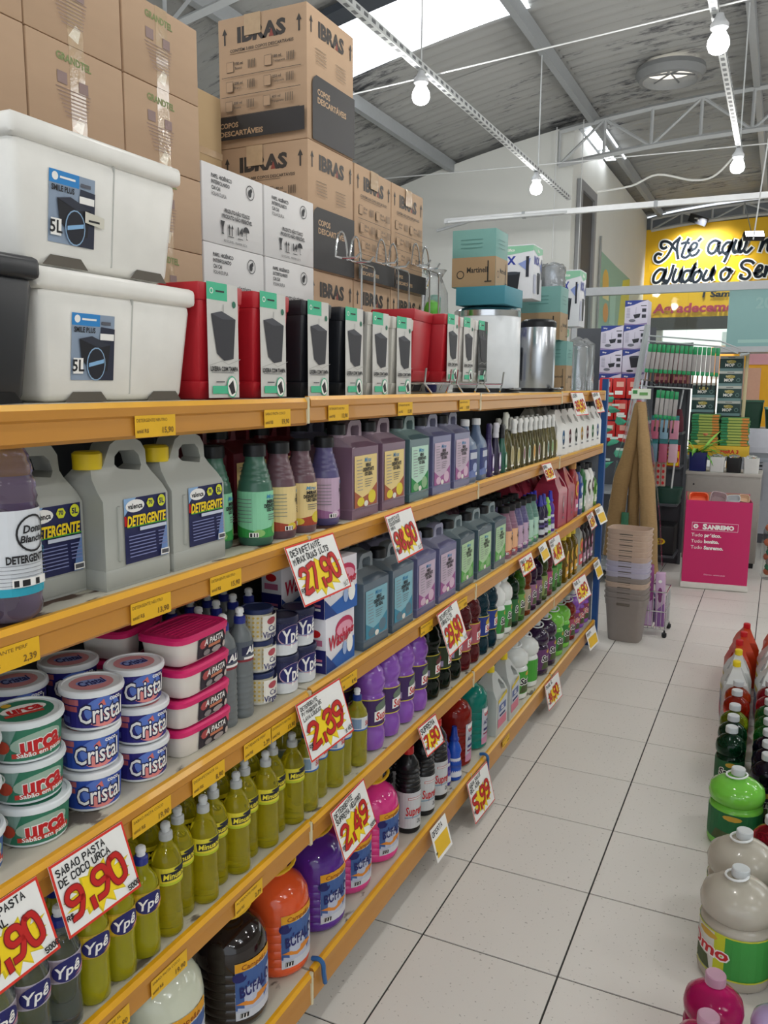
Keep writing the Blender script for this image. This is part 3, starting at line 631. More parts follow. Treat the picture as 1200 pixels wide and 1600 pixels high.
def sprayer(liquid, H=.21, w=.026, head='eceeee', leaf=('7a3a4a', 'e4e2da'), d=.02):
    k = H/.21; wh = pl(head, .35)
    g = G().loft([(0, w*.9, d*.9, 2.6), (.005, w, d, 2.6), (.07*k, w, d, 2.6), (.11*k, w*.72, d*.8, 2.3), (.13*k, w*.5, d*.6, 2), (.145*k, .011, .011), (.15*k, .011, .011)], liquid, 18).mesh('bottle_body', 50)
    P = Print(); P.ell(0, .052*k, w*.52, .04*k, ink(leaf[1]), 14); P.ell(0, .058*k, w*.34, .026*k, ink(leaf[0]), 12); P.rect(-w*.4, .016*k, w*.4, .022*k, PAPER)
    h = G(); h.lathe([(.15*k, .0125), (.166*k, .0125), (.17*k, .01)], wh, 12)
    h.loft([(.168*k, .014, .01, 3, .002), (.19*k, .017, .01, 3, .004), (.206*k, .02, .008, 3, .004), (.21*k, .016, .006, 3, .004)], wh, 12)
    h.box((.02, -.006, .19*k), (.034, .006, .202*k), wh); tg = G().tube([(.016, 0, .19*k), (.026, 0, .176*k), (.026, 0, .158*k), (.03, 0, .15*k)], .0038, wh, 5).mesh('trigger')
    return [('bottle_body', g, None), ('label', P.mesh('label', mp=lambda u, v, o: (u, -d-.001-o, v)), None), ('spray_head', h.mesh('spray_head'), None), ('trigger', tg, 2)]
def ala():
    gm = mt('6f7577', .35, vary=.05, scale=12, coat=.2); pr = [(0, .025), (.005, .0275)]
    for k in range(8): z = .012+.012*k; pr += [(z, .0275), (z+.004, .0262), (z+.008, .0275)]
    pr += [(.118, .0262), (.13, .0275), (.17, .0272), (.186, .023), (.2, .013), (.206, .0125)]
    P = Print(); P.rect(-.045, .128, .045, .17, ink('59606a')); P.rect(-.045, .126, .045, .131, ink('8a2a34')); P.poly([(-.024, .14), (.03, .145), (.03, .163), (-.024, .158)], ink('23264a')); P.text('ALA', .004, .152, .015, PAPER, .04, .25, rot=.06)
    P.rect(-.02, .132, .02, .137, PAPER)
    return [('bottle_body', body(pr, gm), None), ('label', P.mesh('label', r=prof(pr), back=.0006), None)] + pushcap(.206, pl('26318a', .3), pl('eceeee', .35))
# --- tubs
def tub(wall, lid, H, r, draw, top=None, taper=.9, base=None):
    pr = [(0, r*taper*.9), (.003, r*taper), (H*.86, r*.97)]
    b = G().lathe(pr, base or lid, 26).mesh('tub_body', 40)
    l = G().lathe([(H*.845, r*.975), (H*.85, r*1.06), (H*.9, r*1.075), (H*.975, r*1.06), (H, r*1.02), (H, r*.95), (H*.975, r*.93), (H*.97, 0.001)], lid, 28).mesh('lid', 30)
    P = Print(); a = PI*r*.95; P.rect(-a, H*.1, a, H*.84, wall); draw(P, H, r)
    L = [('tub_body', b, None), ('lid', l, None), ('label', P.mesh('label', r=prof(pr), back=.0006), None)]
    if top:
        T = Print(); top(T, r); L.append(('lid_print', T.mesh('lid_print', mp=lambda u, v, o: (u, v, H*.976+o)), 1))
    return L
def cristal(c0):
    def dr(P, H, r):
        P.rect(-1.25*r, .66*H, -.5*r, .8*H, ink('c06a72')); P.rect(-1.2*r, .5*H, -.55*r, .63*H, ink('b85a64')); P.rect(-1.2*r, .2*H, -.85*r, .36*H, ink('5a66b4'))
        P.ell(.3*r, .5*H, .62*r, .34*H, ink('5a78c8'), 20); P.ell(.3*r, .28*H, .5*r, .17*H, ink('e58a86'), 16); P.poly([(.1*r, .66*H), (.3*r, .78*H), (.36*r, .62*H)], ink('d9736a'))
        P.text('Cristal', .28*r, .475*H, .034, ink('14144a'), .055, .1, width=1.6*r, rot=.06); P.text('Cristal', .275*r, .478*H, .032, PAPER, .012, .1, width=1.53*r, rot=.06)
        P.text('coco', .7*r, .77*H, .008, PAPER, .03)
    def tp(T, r):
        T.ell(0, 0, .72*r, .72*r, ink('d58f92'), 24); T.ell(0, 0, .5*r, .3*r, ink('8fa0d4'), 18); T.text('Cristal', 0, 0, .024, NAVY, .03, .1, width=.9*r, rot=.35)
    return tub(ink(c0), pl('e4e6e8', .35), .071, .05, dr, tp)
def urca(c0, c1):
    def dr(P, H, r):
        P.poly([(-.6*r, .1*H), (1.5*r, .1*H), (1.5*r, .84*H), (-.2*r, .84*H)], ink(c1)); P.ell(.35*r, .5*H, .75*r, .23*H, ink('9fb9a8'), 20, .12)
        P.text('urca', .42*r, .5*H, .03, PAPER, .07, .1, width=1.18*r, rot=.12); P.text('urca', .42*r, .5*H, .028, RED, .04, .1, width=1.14*r, rot=.12)
        P.poly([(-.35*r, .17*H), (1.15*r, .22*H), (1.15*r, .34*H), (-.35*r, .28*H)], ink('c8382c')); P.text('Sabão em pasta', .42*r, .255*H, .008, PAPER, .02, width=1.3*r, rot=.03)
        P.ell(-.6*r, .43*H, .012, .011, ink('b8442c'), 14); P.ell(-.72*r, .67*H, .009, .009, PAPER, 12); P.ell(-.72*r, .67*H, .0065, .0065, ink('4a8a68'), 12)
        P.rect(-1.3*r, .3*H, -.95*r, .7*H, ink('7c9a90'))
    def tp(T, r):
        T.ell(0, 0, .8*r, .8*r, ink(c1), 24); T.ell(0, .1*r, .62*r, .34*r, PAPER, 18, .3); T.text('urca', 0, .12*r, .026, RED, .05, .1, width=.95*r, rot=.35); T.poly([(-.45*r, -.5*r), (.55*r, -.2*r), (.5*r, -.05*r), (-.5*r, -.35*r)], ink('c8382c')); T.ell(-.45*r, .45*r, .008, .008, ink('e0b43a'), 10)
    return tub(ink(c0), pl('e2e8ea', .35), .069, .056, dr, tp)
def cal():
    def dr(P, H, r):
        for i in range(7):
            for j in range(5): P.ell(-1.1*r+.26*r*i, H*(.2+.14*j), .0028, .0028, ink('d9b85a'), 6)
        P.rect(-.1*r, .12*H, 1.4*r, .82*H, ink('e9e6dc')); P.ell(.45*r, .65*H, .3*r, .11*H, ink('b04a54'), 12, .3); P.text('Cal', .5*r, .42*H, .013, NAVY, .01, 0, width=.5*r); P.text('Virgem', .42*r, .24*H, .014, NAVY, .02, 0, width=1.0*r)
    return tub(ink('e6dfc4'), pl('22305e', .4), .074, .034, dr, base=pl('e8e6de', .4))
def ypetub():
    def dr(P, H, r):
        P.rect(-PI*r*.94, .1*H, PI*r*.94, .32*H, ink('d9dcdf')); P.ell(.2*r, .53*H, .92*r, .26*H, ink('c9a4b4'), 20, .12); P.ell(.2*r, .54*H, .86*r, .24*H, NAVY, 20, .12)
        P.text('Ypê', .22*r, .53*H, .034, PAPER, .02, .22, width=1.25*r, rot=.12); P.rect(-PI*r*.94, .31*H, PI*r*.94, .335*H, ink('8a94b8'))
    return tub(ink('1f2450'), pl('1d2246', .4), .092, .038, dr, base=pl('dfe2e4', .4), taper=.96)
def pinktub():
    W, D, H = .082, .055, .0455
    b = G().loft([(0, W*.86, D*.84, 5), (.004, W*.9, D*.88, 5), (H, W*.97, D*.97, 5)], pl('e3ddd4', .4), 28).mesh('tub_body', 40)
    l = G().loft([(H-.002, W*.97, D*.97, 5), (H, W*1.04, D*1.05, 5), (H+.009, W*1.05, D*1.06, 5), (H+.013, W*1.0, D*1.0, 5), (H+.013, W*.92, D*.9, 5), (H+.011, W*.88, D*.86, 5)], pl('d8246a', .35), 28).mesh('lid', 30)
    P = Print(); P.rect(-.03, .004, .074, .0435, ink('2b2530')); P.poly([(-.028, .03), (.0, .043), (.03, .043), (-.01, .022)], ink('6a4a4e')); P.ell(-.012, .03, .012, .009, ink('b04a4a'), 10)
    P.text('A PASTA', .026, .033, .0125, PAPER, .03, .12, width=.07); P.rect(.006, .019, .05, .025, ink('c97a5a')); P.poly([(.06, .0435), (.074, .0435), (.074, .026)], ink('d8506a'))
    P.ell(.0, .0115, .012, .006, ink('8a8484'), 8); P.ell(.035, .011, .018, .006, ink('a49a98'), 8); P.ell(.065, .013, .006, .007, ink('c9bcb4'), 8)
    rib = G()
    for q in range(7): rib.box((-.06, -.035+.011*q, H+.0108), (.06, -.031+.011*q, H+.0122), pl('c41d5e', .4))
    rm = rib.mesh('lid_ribs', 0)
    return [('tub_body', b, None), ('lid', l, None), ('label', P.mesh('label', mp=lambda u, v, o: (u*.93, -D*(.885+.085*v/H)-.0012-o+.006*(abs(u)/.08)**4, v), step=.02), None), ('lid_ribs', rm, 1)]
def powderbox():
    W, D, H = .16, .06, .14
    b = G().box((-W/2, -D/2, 0), (W/2, D/2, H), ink('e6e4ea'), bev=.0015).mesh('carton', 30)
    P = Print(); h = W/2; P.poly([(-h, 0), (h, 0), (h, .06), (.02, .045), (-h, .02)], ink('2a62b0')); P.poly([(-h, 0), (-.02, 0), (-h, .05)], ink('1d3f86'))
    P.ell(.02, .098, .05, .026, ink('c2305a'), 18); P.ell(.02, .094, .044, .018, ink('e7a0b4'), 14); P.text('Washing', .004, .077, .036, ink('c01f3c'), .03, .15, width=.14, rot=.08); P.ell(.05, .045, .018, .024, PAPER, 12); P.ell(.02, .04, .012, .018, ink('9fb4da'), 10)
    S = Print(); S.rect(-.03, 0, .03, .06, NAVY); S.ell(0, .1, .016, .01, RED, 12); S.rect(-.02, .07, .02, .085, ink('c06a8a')); S.rect(-.02, .03, .02, .036, ink('c06a8a')); S.rect(-.02, .02, .02, .026, PAPER)
    return [('carton', b, None), ('front_print', P.mesh('print', mp=lambda u, v, o: (u, -D/2-.0005-o, v)), None), ('end_print', S.mesh('print', mp=lambda u, v, o: (-W/2-.0005-o, -u, v)), None)]
def squeeze(col, lab, H=.17, r=.022, capc=None):
    pr = [(0, r*.9), (.005, r), (.06, r*.95), (.09, r*.8), (.11, r*.95), (.13, r*.75), (.142, r*.5), (.148, r*.48)]
    P = Print(); P.rect(-r*1.6, .015, r*1.6, .085, ink('d3d6de')); P.rect(-r*1.6, .05, r*1.6, .06, ink(lab)); P.text('Gel', .004, .07, .012, ink(lab), .03)
    cap = G().lathe([(.148, r*.6), (.156, r*.6), (.162, r*.45), (H, r*.3)], pl(capc or col, .3), 12).mesh('cap', 30)
    return [('bottle_body', body(pr, pl(col, .2)), None), ('label', P.mesh('label', r=prof(pr), back=.0006), None), ('cap', cap, None)]
def dona():
    r = .047; pr = [(0, .036), (.008, .044), (.02, r), (.03, r*.96), (.04, r), (.165, r), (.17, r*.95)]
    for k in range(3): z = .178+.022*k; pr += [(z, r*(1-.06*k)), (z+.01, r*(.94-.07*k)), (z+.014, r*(.98-.08*k))]
    pr += [(.25, .03), (.258, .019), (.264, .017)]
    P = Print(); P.rect(-.15, .045, .15, .162, ink('d7dbe0')); P.rect(-.15, .04, .15, .052, ink('28a0b8')); P.poly([(.02, .045), (.09, .045), (.09, .085), (.05, .075)], ink('3ab0c8'))
    P.poly([(.03, .11), (.09, .1), (.09, .162), (.05, .162)], ink('7fc6d8')); P.ell(.055, .135, .02, .018, PAPER, 12, .4)
    P.ring(.005, .128, .024, .027, INKB, 24); P.text('Dona', .005, .135, .011, INKB, .03, .2); P.text('Blanche', .005, .121, .01, INKB, .03, .2)
    P.text('DETERGENTE', -.005, .093, .011, INKB, .04, width=.062); P.text('COCO', .055, .097, .01, ink('2aa4c0'), .04)
    for q in range(6): P.rect(.025, .084-.0055*q, .075, .0855-.0055*q, INKB); P.rect(-.05, .084-.0055*q, .015, .085-.0055*q, ink('8a8d92'))
    P.rect(-.03, .054, .02, .066, PAPER); P.rect(-.028, .055, -.022, .064, INKB); P.rect(-.018, .055, -.008, .064, INKB); P.rect(0, .055, .006, .064, INKB)
    return [('bottle_body', body(pr, liq('b9a5c4', .92, .05)), None), ('label', P.mesh('label', r=prof(pr), back=.0006), None), ('cap', capmesh(.264, .02, .02, pl('d9d4c8', .4)), None)]
# --- bins and cartons of the top shelf
def twinbin(W, D, H, col, label=True, sticker=False):
    B = pl(col, .38); h = W/2; LH = .032
    b = G().box((-h, -D/2, 0), (h, D/2, H-LH+.004), B, bev=.014, taper=.016).mesh('bin_body', 45)
    lid = G().box((-h-.006, -D/2-.006, H-LH), (h+.006, D/2+.006, H), B, bev=.009).mesh('lid', 45)
    seam = G().box((h*.12-.0012, -D/2-.0006, .012), (h*.12+.0012, -D/2+.01, H-LH), pl('b9b9b4' if col != '1d1f24' else '101114', .5))
    # front wall follows the taper: shear the seam
    seam.v = [(x, y+.016*(1-z/(H-LH)), z) for x, y, z in seam.v]
    nt_ = G(); dk = pl('5f5950' if col != '1d1f24' else '0a0a0c', .7)
    for x in (-.075, h*.62): nt_.add([(x-.045, -D/2+.0155, .0004), (x+.045, -D/2+.0155, .0004), (x+.03, -D/2+.0135, .016), (x-.03, -D/2+.0135, .016)], [(0, 1, 2, 3)], dk)
    hg = G()
    for x in (-.06, h*.55): hg.box((x-.02, -D/2+.03, H-.001), (x+.02, -D/2+.05, H+.004), B, bev=.0015)
    L = [('bin_body', b, None), ('lid', lid, None), ('center_seam', seam.mesh('seam', 0), 0), ('lid_hinges', hg.mesh('hinges'), 1)]
    g2 = [G(), G()]
    for q, x in enumerate((-.075, h*.62)): L.append(('grip_notch', G().add([(x-.045, -D/2+.0142, .0004), (x+.045, -D/2+.0142, .0004), (x+.03, -D/2+.0132, .016), (x-.03, -D/2+.0132, .016)], [(0, 1, 2, 3)], dk).mesh('notch', 0), 0))
    if label:
        P = Print(); u0, u1, v0, v1 = -.11, -.02, .034, H-LH-.03; hh = v1-v0
        P.rect(u0, v0, u1, v1, ink('8f9fb4')); P.rect(u0, v0+hh*.82, u0+.058, v1, ink('2a86cc')); P.ell(u0+.011, v1-hh*.085, .006, .006, PAPER, 12); P.rect(u0+.02, v1-hh*.1, u0+.05, v1-hh*.07, PAPER)
        P.poly([(u0+.05, v0), (u1, v0), (u1, v0+hh*.8), (u0+.06, v0+hh*.82)], ink('23283c')); P.text('SMILE PLUS', u0+.026, v0+hh*.76, .008, INKB, .03, width=.044); P.rect(u1-.032, v0+hh*.62, u1-.002, v0+hh*.72, PAPER); P.rect(u1-.03, v0+hh*.85, u1-.01, v0+hh*.9, ink('5a5c66'))
        P.poly([(u0+.014, v0+hh*.62), (u0+.04, v0+hh*.67), (u0+.08, v0+hh*.55), (u0+.075, v0+hh*.15), (u0+.05, v0+hh*.1), (u0+.02, v0+hh*.3)], ink('15171f')); P.poly([(u0+.014, v0+hh*.62), (u0+.04, v0+hh*.67), (u0+.08, v0+hh*.55), (u0+.055, v0+hh*.5)], ink('2c303e'))
        P.ell(u0+.05, v0+hh*.25, .02, .026, ink('8fb0d0'), 18); P.ell(u0+.05, v0+hh*.25, .018, .024, ink('161a26'), 18); P.poly([(u0+.034, v0+hh*.2), (u0+.066, v0+hh*.27), (u0+.066, v0+hh*.33), (u0+.034, v0+hh*.26)], ink('86b4dc'))
        P.rect(u0+.002, v0+.01, u0+.022, v0+.034, PAPER); P.text('5L', u0+.012, v0+.023, .018, INKB, .02)
        if sticker: P.poly([(u1-.022, v0+hh*.36), (u1+.018, v0+hh*.32), (u1+.018, v0+hh*.48), (u1-.022, v0+hh*.52)], ink('d6d2c4')); P.rect(u1-.015, v0+hh*.38, u1+.008, v0+hh*.41, INKB)
        def mp(u, v, o): return (u, -D/2+.016*(1-v/(H-LH))-.001-o, v)
        L.append(('label', P.mesh('label', mp=mp), 0))
    return L
def smallbin(col, label=True, W=.132, D=.185, H=.215, dark=False):
    B = pl(col, .42); h = W/2
    b = G().box((-h, -D/2, 0), (h, D/2, H*.16), B, bev=.004, taper=.012)
    b.box((-h, -D/2, H*.155), (h, D/2, H*.86), B, bev=.004, taper=.008)
    b = b.mesh('bin_body', 40)
    lid = G().box((-h-.004, -D/2-.004, H*.845), (h+.004, D/2+.004, H), B, bev=.004, taper=.0015).mesh('lid', 40)
    L = [('bin_body', b, None), ('lid', lid, None)]
    if label:
        P = Print(); u = .049; g_ = ink('44b88e'); P.rect(-u, .003, u, H+.002, ink('cfcdc8') if not dark else ink('3a3c3e')); P.rect(-u, H*.86, u*.3, H+.002, g_); P.ring(-u*.7, H*.935, .004, .0055, PAPER, 10); P.rect(-u*.45, H*.93, u*.1, H*.945, INKB)
        P.ell(u*.72, H*.84, .006, .0065, ink('1d6a52'), 12)
        P.poly([(-u*.78, H*.74), (u*.8, H*.71), (u*.62, H*.36), (u*.0, H*.34), (-u*.45, H*.4)], ink('2d2d34')); P.poly([(-u*.78, H*.74), (-u*.1, H*.77), (u*.8, H*.71), (-u*.05, H*.70)], ink('45464e')); P.rect(-.001, H*.76, .001, H*.83, ink('9a9a98'))
        P.text('LIXEIRA COM TAMPA', 0, H*.27, .0085, INKB, .04, width=u*1.8); P.rect(-u*.85, H*.235, u*.6, H*.241, ink('77777a'))
        P.poly([(-u*.8, H*.05), (u*.25, H*.05), (u*.25, H*.12), (-u*.8, H*.12)], g_); P.ell(u*.45, H*.11, .017, .021, g_, 16); P.ell(u*.45, H*.11, .0145, .0185, PAPER, 16); P.poly([(u*.2, H*.12), (u*.5, H*.17), (u*.65, H*.06), (u*.4, H*.04)], INKB); P.rect(-u*.6, H*.15, -u*.05, H*.16, ink('55555a'))
        P.poly([(-u, H*.3), (-u*.2, H*.34), (u*.2, H*.31), (u, H*.36), (u, H*.355), (u*.2, H*.305), (-u*.2, H*.335), (-u, H*.295)], ink('a8a6a2'))
        L.append(('sleeve', P.mesh('sleeve', mp=lambda a, v, o: (a, -D/2-.0055-o, v)), None))
    return L
def chromerack(H=.33, W=.2, D=.24):
    """chrome stand: splayed feet under a low platform, two rear uprights ending in arms and loops"""
    g = G(); r = .0034; h = W/2
    for s in (-1, 1):
        g.tube([(s*h*1.05, -D/2-.005, .075), (s*h*1.05, -D/2, .03), (s*h*.62, -D/2-.005, .003)], r, CHROME, 6)
        g.tube([(s*h, -D/2, .03), (s*h, D/2, .03), (s*h, D/2+.012, .003)], r, CHROME, 6)
        g.tube([(s*h*.55, -D/2, .03), (s*h*.55, D/2, .03)], r, CHROME, 6)
        g.tube([(s*h*.45, D/2, .03), (s*h*.45, D/2, H*.93), (s*h*.45-.012, D/2, H*.955), (s*h*.45-.075, D/2+.01, H*.965)], r, CHROME, 6)
    for y in (-D/2, D/2): g.tube([(-h*1.05, y, .03), (h*1.05, y, .03)], r, CHROME, 6)
    L = [('frame', g.mesh('frame'), None)]
    for s in (-1, 1):
        x = s*h*.45-.075; arc = [(x+.0-.036*(1-math.cos(a)), D/2+.01, H*.965+.075*math.sin(a)) for a in [PI*q/10 for q in range(11)]]
        L.append(('hook', G().tube(arc+[(x-.073, D/2-.01, H*.95), (x-.02, D/2-.03, H*.97), (x+.005, D/2-.03, H*1.01)], r, CHROME, 6).mesh('hook'), None))
    return L
KRAFT = mt('b5987c', .75, vary=.08, scale=4, bump=.05, stretch=(1, 1, 5)); KRAFT2 = mt('b79d78', .75, vary=.07, scale=5, bump=.05)
TAPE = mt('bda384', .12, vary=.1, scale=60, coat=.8, bump=.25)
def carton(W, D, H, mat): return G().box((-W/2, -D/2, 0), (W/2, D/2, H), mat, bev=.003).mesh('carton', 30)
def flat(P, W, D, face):
    """map a print on the +front(-y) or the left end (-x) of a box"""
    return P.mesh('print', mp=(lambda u, v, o: (u, -D/2-.0006-o, v)) if face == 'f' else (lambda u, v, o: (-W/2-.0006-o, -u, v)))
def arrow(P, u, v, s, mat): P.rect(u-s*.12, v-s, u+s*.12, v+s*.3, mat); P.poly([(u-s*.38, v+s*.25), (u+s*.38, v+s*.25), (u, v+s)], mat)
def cupbox(wide_end):
    W, D, H = .29, .32, .379; K = ink('3a3532'); L = [('carton', carton(W, D, H, KRAFT), None)]
    def ibras(P, w):
        P.text('IBRAS', 0, H*.86, .042, K, .05, 0, width=w*.55); P.poly([(w*.085, H*.8), (w*.115, H*.86), (w*.14, H*.8)], ink('8a4238')); arrow(P, -w*.42, H*.86, .024, K); arrow(P, w*.42, H*.86, .024, K)
    def listing(P, w):
        ibras(P, w); P.text('CONTÉM 3.000 COPOS DESCARTÁVEIS', 0, H*.745, .009, K, .01, width=w*.72); P.rect(-w*.36, H*.72, w*.2, H*.723, K)
        for q in range(3):
            z = H*(.62-.155*q)
            for s, t in ((-.4, ('150 ml', '200 ml', '300 ml')[q]), (.04, ('180 ml', '250 ml', '400 ml')[q])):
                P.rect(w*s, z-.014, w*s+.026, z+.016, K); P.rect(w*s+.001, z-.013, w*s+.025, z+.015, KRAFT); P.text(t, w*s+.032, z+.009, .008, K, .02, align='L'); P.text('Branco' if s < 0 else 'Transparente', w*s+.032, z-.004, .007, K, .01, align='L', width=.026 if s < 0 else .042)
                for b_ in range(5): P.rect(w*s+.08+.006*b_, z-.01, w*s+.083+.006*b_, z+.014, ink('6a5a4a'))
            P.rect(-w*.45, z-.03, w*.45, z-.0285, K)
    def dark(P, w):
        ibras(P, w)
        for q in range(5): P.rect(-w*.34, H*(.7-.025*q), -w*.12, H*(.705-.025*q), ink('7a6a58')); P.rect(w*.08, H*(.68-.025*q), w*.3, H*(.685-.025*q), ink('7a6a58'))
        P.poly([(-w*.42, 0.004), (w*.5, .004), (w*.5, H*.5), (-w*.34, H*.5), (-w*.4, H*.47), (-w*.42, H*.43)], ink('2f2d2e')); P.text('COPOS', -w*.32, H*.385, .017, ink('b99a78'), .03, align='L', width=w*.26); P.text('DESCARTÁVEIS', -w*.32, H*.32, .017, ink('b99a78'), .03, align='L', width=w*.62)
    def endlist(P, w):
        listing(P, w); P.rect(-w*.5, .02, w*.5, H*.23, ink('2f2d2e')); P.text('COPOS', -w*.46, H*.165, .015, ink('b99a78'), .03, align='L'); P.text('DESCARTÁVEIS', -w*.46, H*.1, .015, ink('b99a78'), .03, align='L', width=w*.5)
    F = Print(); E_ = Print()
    if wide_end: dark(F, W); endlist(E_, D)
    else:
        listing(F, W); F.rect(-W*.5, .004, W*.5, H*.19, ink('2f2d2e')); F.text('COPOS', -W*.46, H*.13, .012, ink('b99a78'), .03, align='L'); F.text('DESCARTÁVEIS', -W*.46, H*.07, .012, ink('b99a78'), .03, align='L', width=W*.5)
        dark(E_, D)
    T = Print(); T.rect(-.03, H*.84, .03, H-.001, TAPE)
    return L + [('front_print', flat(F, W, D, 'f'), None), ('end_print', flat(E_, W, D, 'e'), None), ('packing_tape', T.mesh('tape', mp=lambda u, v, o: (-W/2-.0036-o, -u+.03, v)) if wide_end else T.mesh('tape', mp=lambda u, v, o: (u, -D/2-.0036-o, v)), None)]
def greenbox():
    W, D, H = .25, .32, .169; L = [('carton', carton(W, D, H, KRAFT), None)]; P = Print(); g_ = ink('7a8a52'); pu = ink('8b7470')
    P.text('GRANDTEL', -.01, H*.84, .014, g_, .03, 0, width=.09, rot=-.04); P.rect(-.055, H*.55, -.03, H*.68, pu); P.rect(.0, H*.52, .024, H*.64, pu)
    for q in range(8): P.rect(-.06+.003*q, H*(.5-.042*q), .03-.002*q, H*(.508-.042*q), pu)
    T = Print(); T.rect(-.022, 0, .018, H, TAPE); T.poly([(-.02, H*.1), (.0, H*.25), (.012, H*.2), (.004, H*.05)], mt('e8ddc8', .06, vary=.1, scale=80, coat=1, bump=.4))
    return L+[('front_print', flat(P, W, D, 'f'), None), ('packing_tape', T.mesh('tape', mp=lambda u, v, o: (u, -D/2-.0003-o*.2, v)), None)]
def whitebox():
    W, D, H = .262, .3, .187; wb = mt('d9d7d6', .6, vary=.04, scale=5); L = [('carton', carton(W, D, H, wb), None)]; P = Print(); K = ink('26262a')
    for q, (t, w) in enumerate((('PAPEL HIGIÊNICO', .085), ('INTERFOLHADO', .075), ('CAI CAI', .035), ('FOLHA DUPLA', .06))): P.text(t, -.095, H*(.86-.075*q), .0095, K, .02 if q < 3 else 0, 0, width=w, align='L')
    P.ring(.07, H*.8, .0165, .0185, K, 20); P.ell(.068, H*.79, .007, .01, K, 10); P.ell(.073, H*.83, .005, .006, K, 8)
    P.text('PRODUTO NÃO TÓXICO', .01, H*.46, .0095, K, .03, 0, width=.11); P.text('PRODUTO NÃO PERECÍVEL', .01, H*.385, .0095, K, .03, 0, width=.13)
    z = H*.22
    P.poly([(-.064, z+.018), (-.046, z+.018), (-.052, z+.002), (-.053, z-.01), (-.049, z-.014), (-.061, z-.014), (-.057, z-.01), (-.058, z+.002)], K)
    arrow(P, -.028, z, .014, K); arrow(P, -.016, z, .014, K); P.rect(-.034, z-.018, -.01, z-.016, K); P.text('14', .018, z+.002, .02, K, .03); P.rect(.006, z-.018, .03, z-.016, K)
    P.poly([(.044+.014*math.cos(a*PI/8), z+.004+.014*math.sin(a*PI/8)) for a in range(9)], K); P.stroke([(.044, z+.004), (.044, z-.014), (.049, z-.014)], .002, K)
    P.text('RECICLÁVEL - MANTER SECO', -.005, H*.06, .006, K, 0, width=.1)
    return L+[('front_print', flat(P, W, D, 'f'), None)]
# --- price card: white, red border, yellow burst, brush digits
def card(W, H, lines, price, unit='', seed=0, plain=False, border=True):
    P = Print(); c = ink('d8301e'); P.rect(-W/2, -H, W/2, 0, c if border else PAPER)
    if border: P.rect(-W/2+.004, -H+.004, W/2-.004, -.004, ink('efeeea'))
    n = len(lines); lh = min(.016, H*.3/max(n, 1)*.62); y = -.012-lh
    cv = -H*.62 if n else -H*.55
    if plain: P.rect(-W*.42, -H*.9, W*.42, -H*.38, ink('eec02a'))
    else:
        P.star(0, cv, W*.46, H*.33, ink('d8c21a'), 15); P.star(.001, cv, W*.42, H*.3, YEL, 15)
    for q, t in enumerate(lines):
        w = (W*.86)/max(len(t), 1)/lh/.62/1.36
        P.hand(t, -W*.44, y-q*lh*1.45, lh, INKB, lh*.2, asp=.62*min(1, max(.4, w)), rot=.05, jit=.1)
    if price:
        ph = H*.36; wd = sum(.55 if ch in ',.' else 1 for ch in price); asp = (W*.8)/(wd*1.32*ph)
        P.hand(price, -W*.39, cv-ph*.5, ph, ink('7c1010'), ph*.27, asp=asp, curved=True, rot=.08, gap=1.32); P.hand(price, -W*.39, cv-ph*.5, ph, ink('c21a14'), ph*.195, asp=asp, curved=True, rot=.08, gap=1.32)
    P.hand('R$', -W*.47, cv-H*.16, H*.06, INKB, .0018, asp=.7)
    if unit: P.hand(unit, W*.47-len(unit)*H*.05*.95, -H*.94, H*.065, INKB, .0018, asp=.6, rot=.1)
    sh = G().box((-W/2, -.0006, -H), (W/2, .0002, 0), PAPER)
    # gentle curl of the paper
    def curl(z): return -.010*math.sin(min(1, -z/H)*PI)
    me = P.mesh('print', mp=lambda u, v, o: (u, -.0009-o, v)); return [('sheet', sh.mesh('sheet', 0), None), ('print', me, 0)]
# ---------------------------------------------------------------- shelving run
SZ = {1: 1.588, 2: 1.275, 3: .906, 4: .575, 5: .175}
XF = -.948; XB = -1.39
LIPY = mt('c18430', .42, vary=.07, scale=6, coat=.25, name='ochre_lip_paint', stretch=(1, 1, 8)); LIPT = mt('e6a818', .35, vary=.12, scale=16, coat=.3, name='yellow_edge_paint')
def board_mat(thr, sy, dirt, nm):
    m = mt('c9c4b4', .5+thr*1e-4, vary=.08, scale=6, name=nm); nt = m.node_tree; p = nt.nodes['Principled BSDF']
    tc = nt.nodes.new('ShaderNodeTexCoord'); n1 = nt.nodes.new('ShaderNodeTexNoise'); n1.inputs['Scale'].default_value = 26; n1.inputs['Detail'].default_value = 7
    n2 = nt.nodes.new('ShaderNodeTexNoise'); n2.inputs['Scale'].default_value = 3.5
    ma = nt.nodes.new('ShaderNodeMath'); ma.operation = 'MULTIPLY_ADD'; ma.inputs[1].default_value = .6
    mp_ = nt.nodes.new('ShaderNodeMapping'); mp_.inputs['Scale'].default_value = (1, sy, 1); nt.links.new(tc.outputs['Object'], mp_.inputs['Vector']); nt.links.new(mp_.outputs[0], n1.inputs['Vector']); nt.links.new(tc.outputs['Object'], n2.inputs['Vector']); nt.links.new(n2.outputs['Fac'], ma.inputs[0]); nt.links.new(n1.outputs['Fac'], ma.inputs[2])
    rp = nt.nodes.new('ShaderNodeValToRGB'); rp.color_ramp.elements[0].position = thr; rp.color_ramp.elements[0].color = (0, 0, 0, 1); rp.color_ramp.elements[1].position = thr+.06
    nt.links.new(ma.outputs[0], rp.inputs[0]); src = p.inputs['Base Color'].links[0].from_socket
    mx = nt.nodes.new('ShaderNodeMix'); mx.data_type = 'RGBA'; mx.inputs['B'].default_value = lin(dirt); nt.links.new(src, mx.inputs['A']); nt.links.new(rp.outputs[0], mx.inputs['Factor']); nt.links.new(mx.outputs['Result'], p.inputs['Base Color'])
    return m
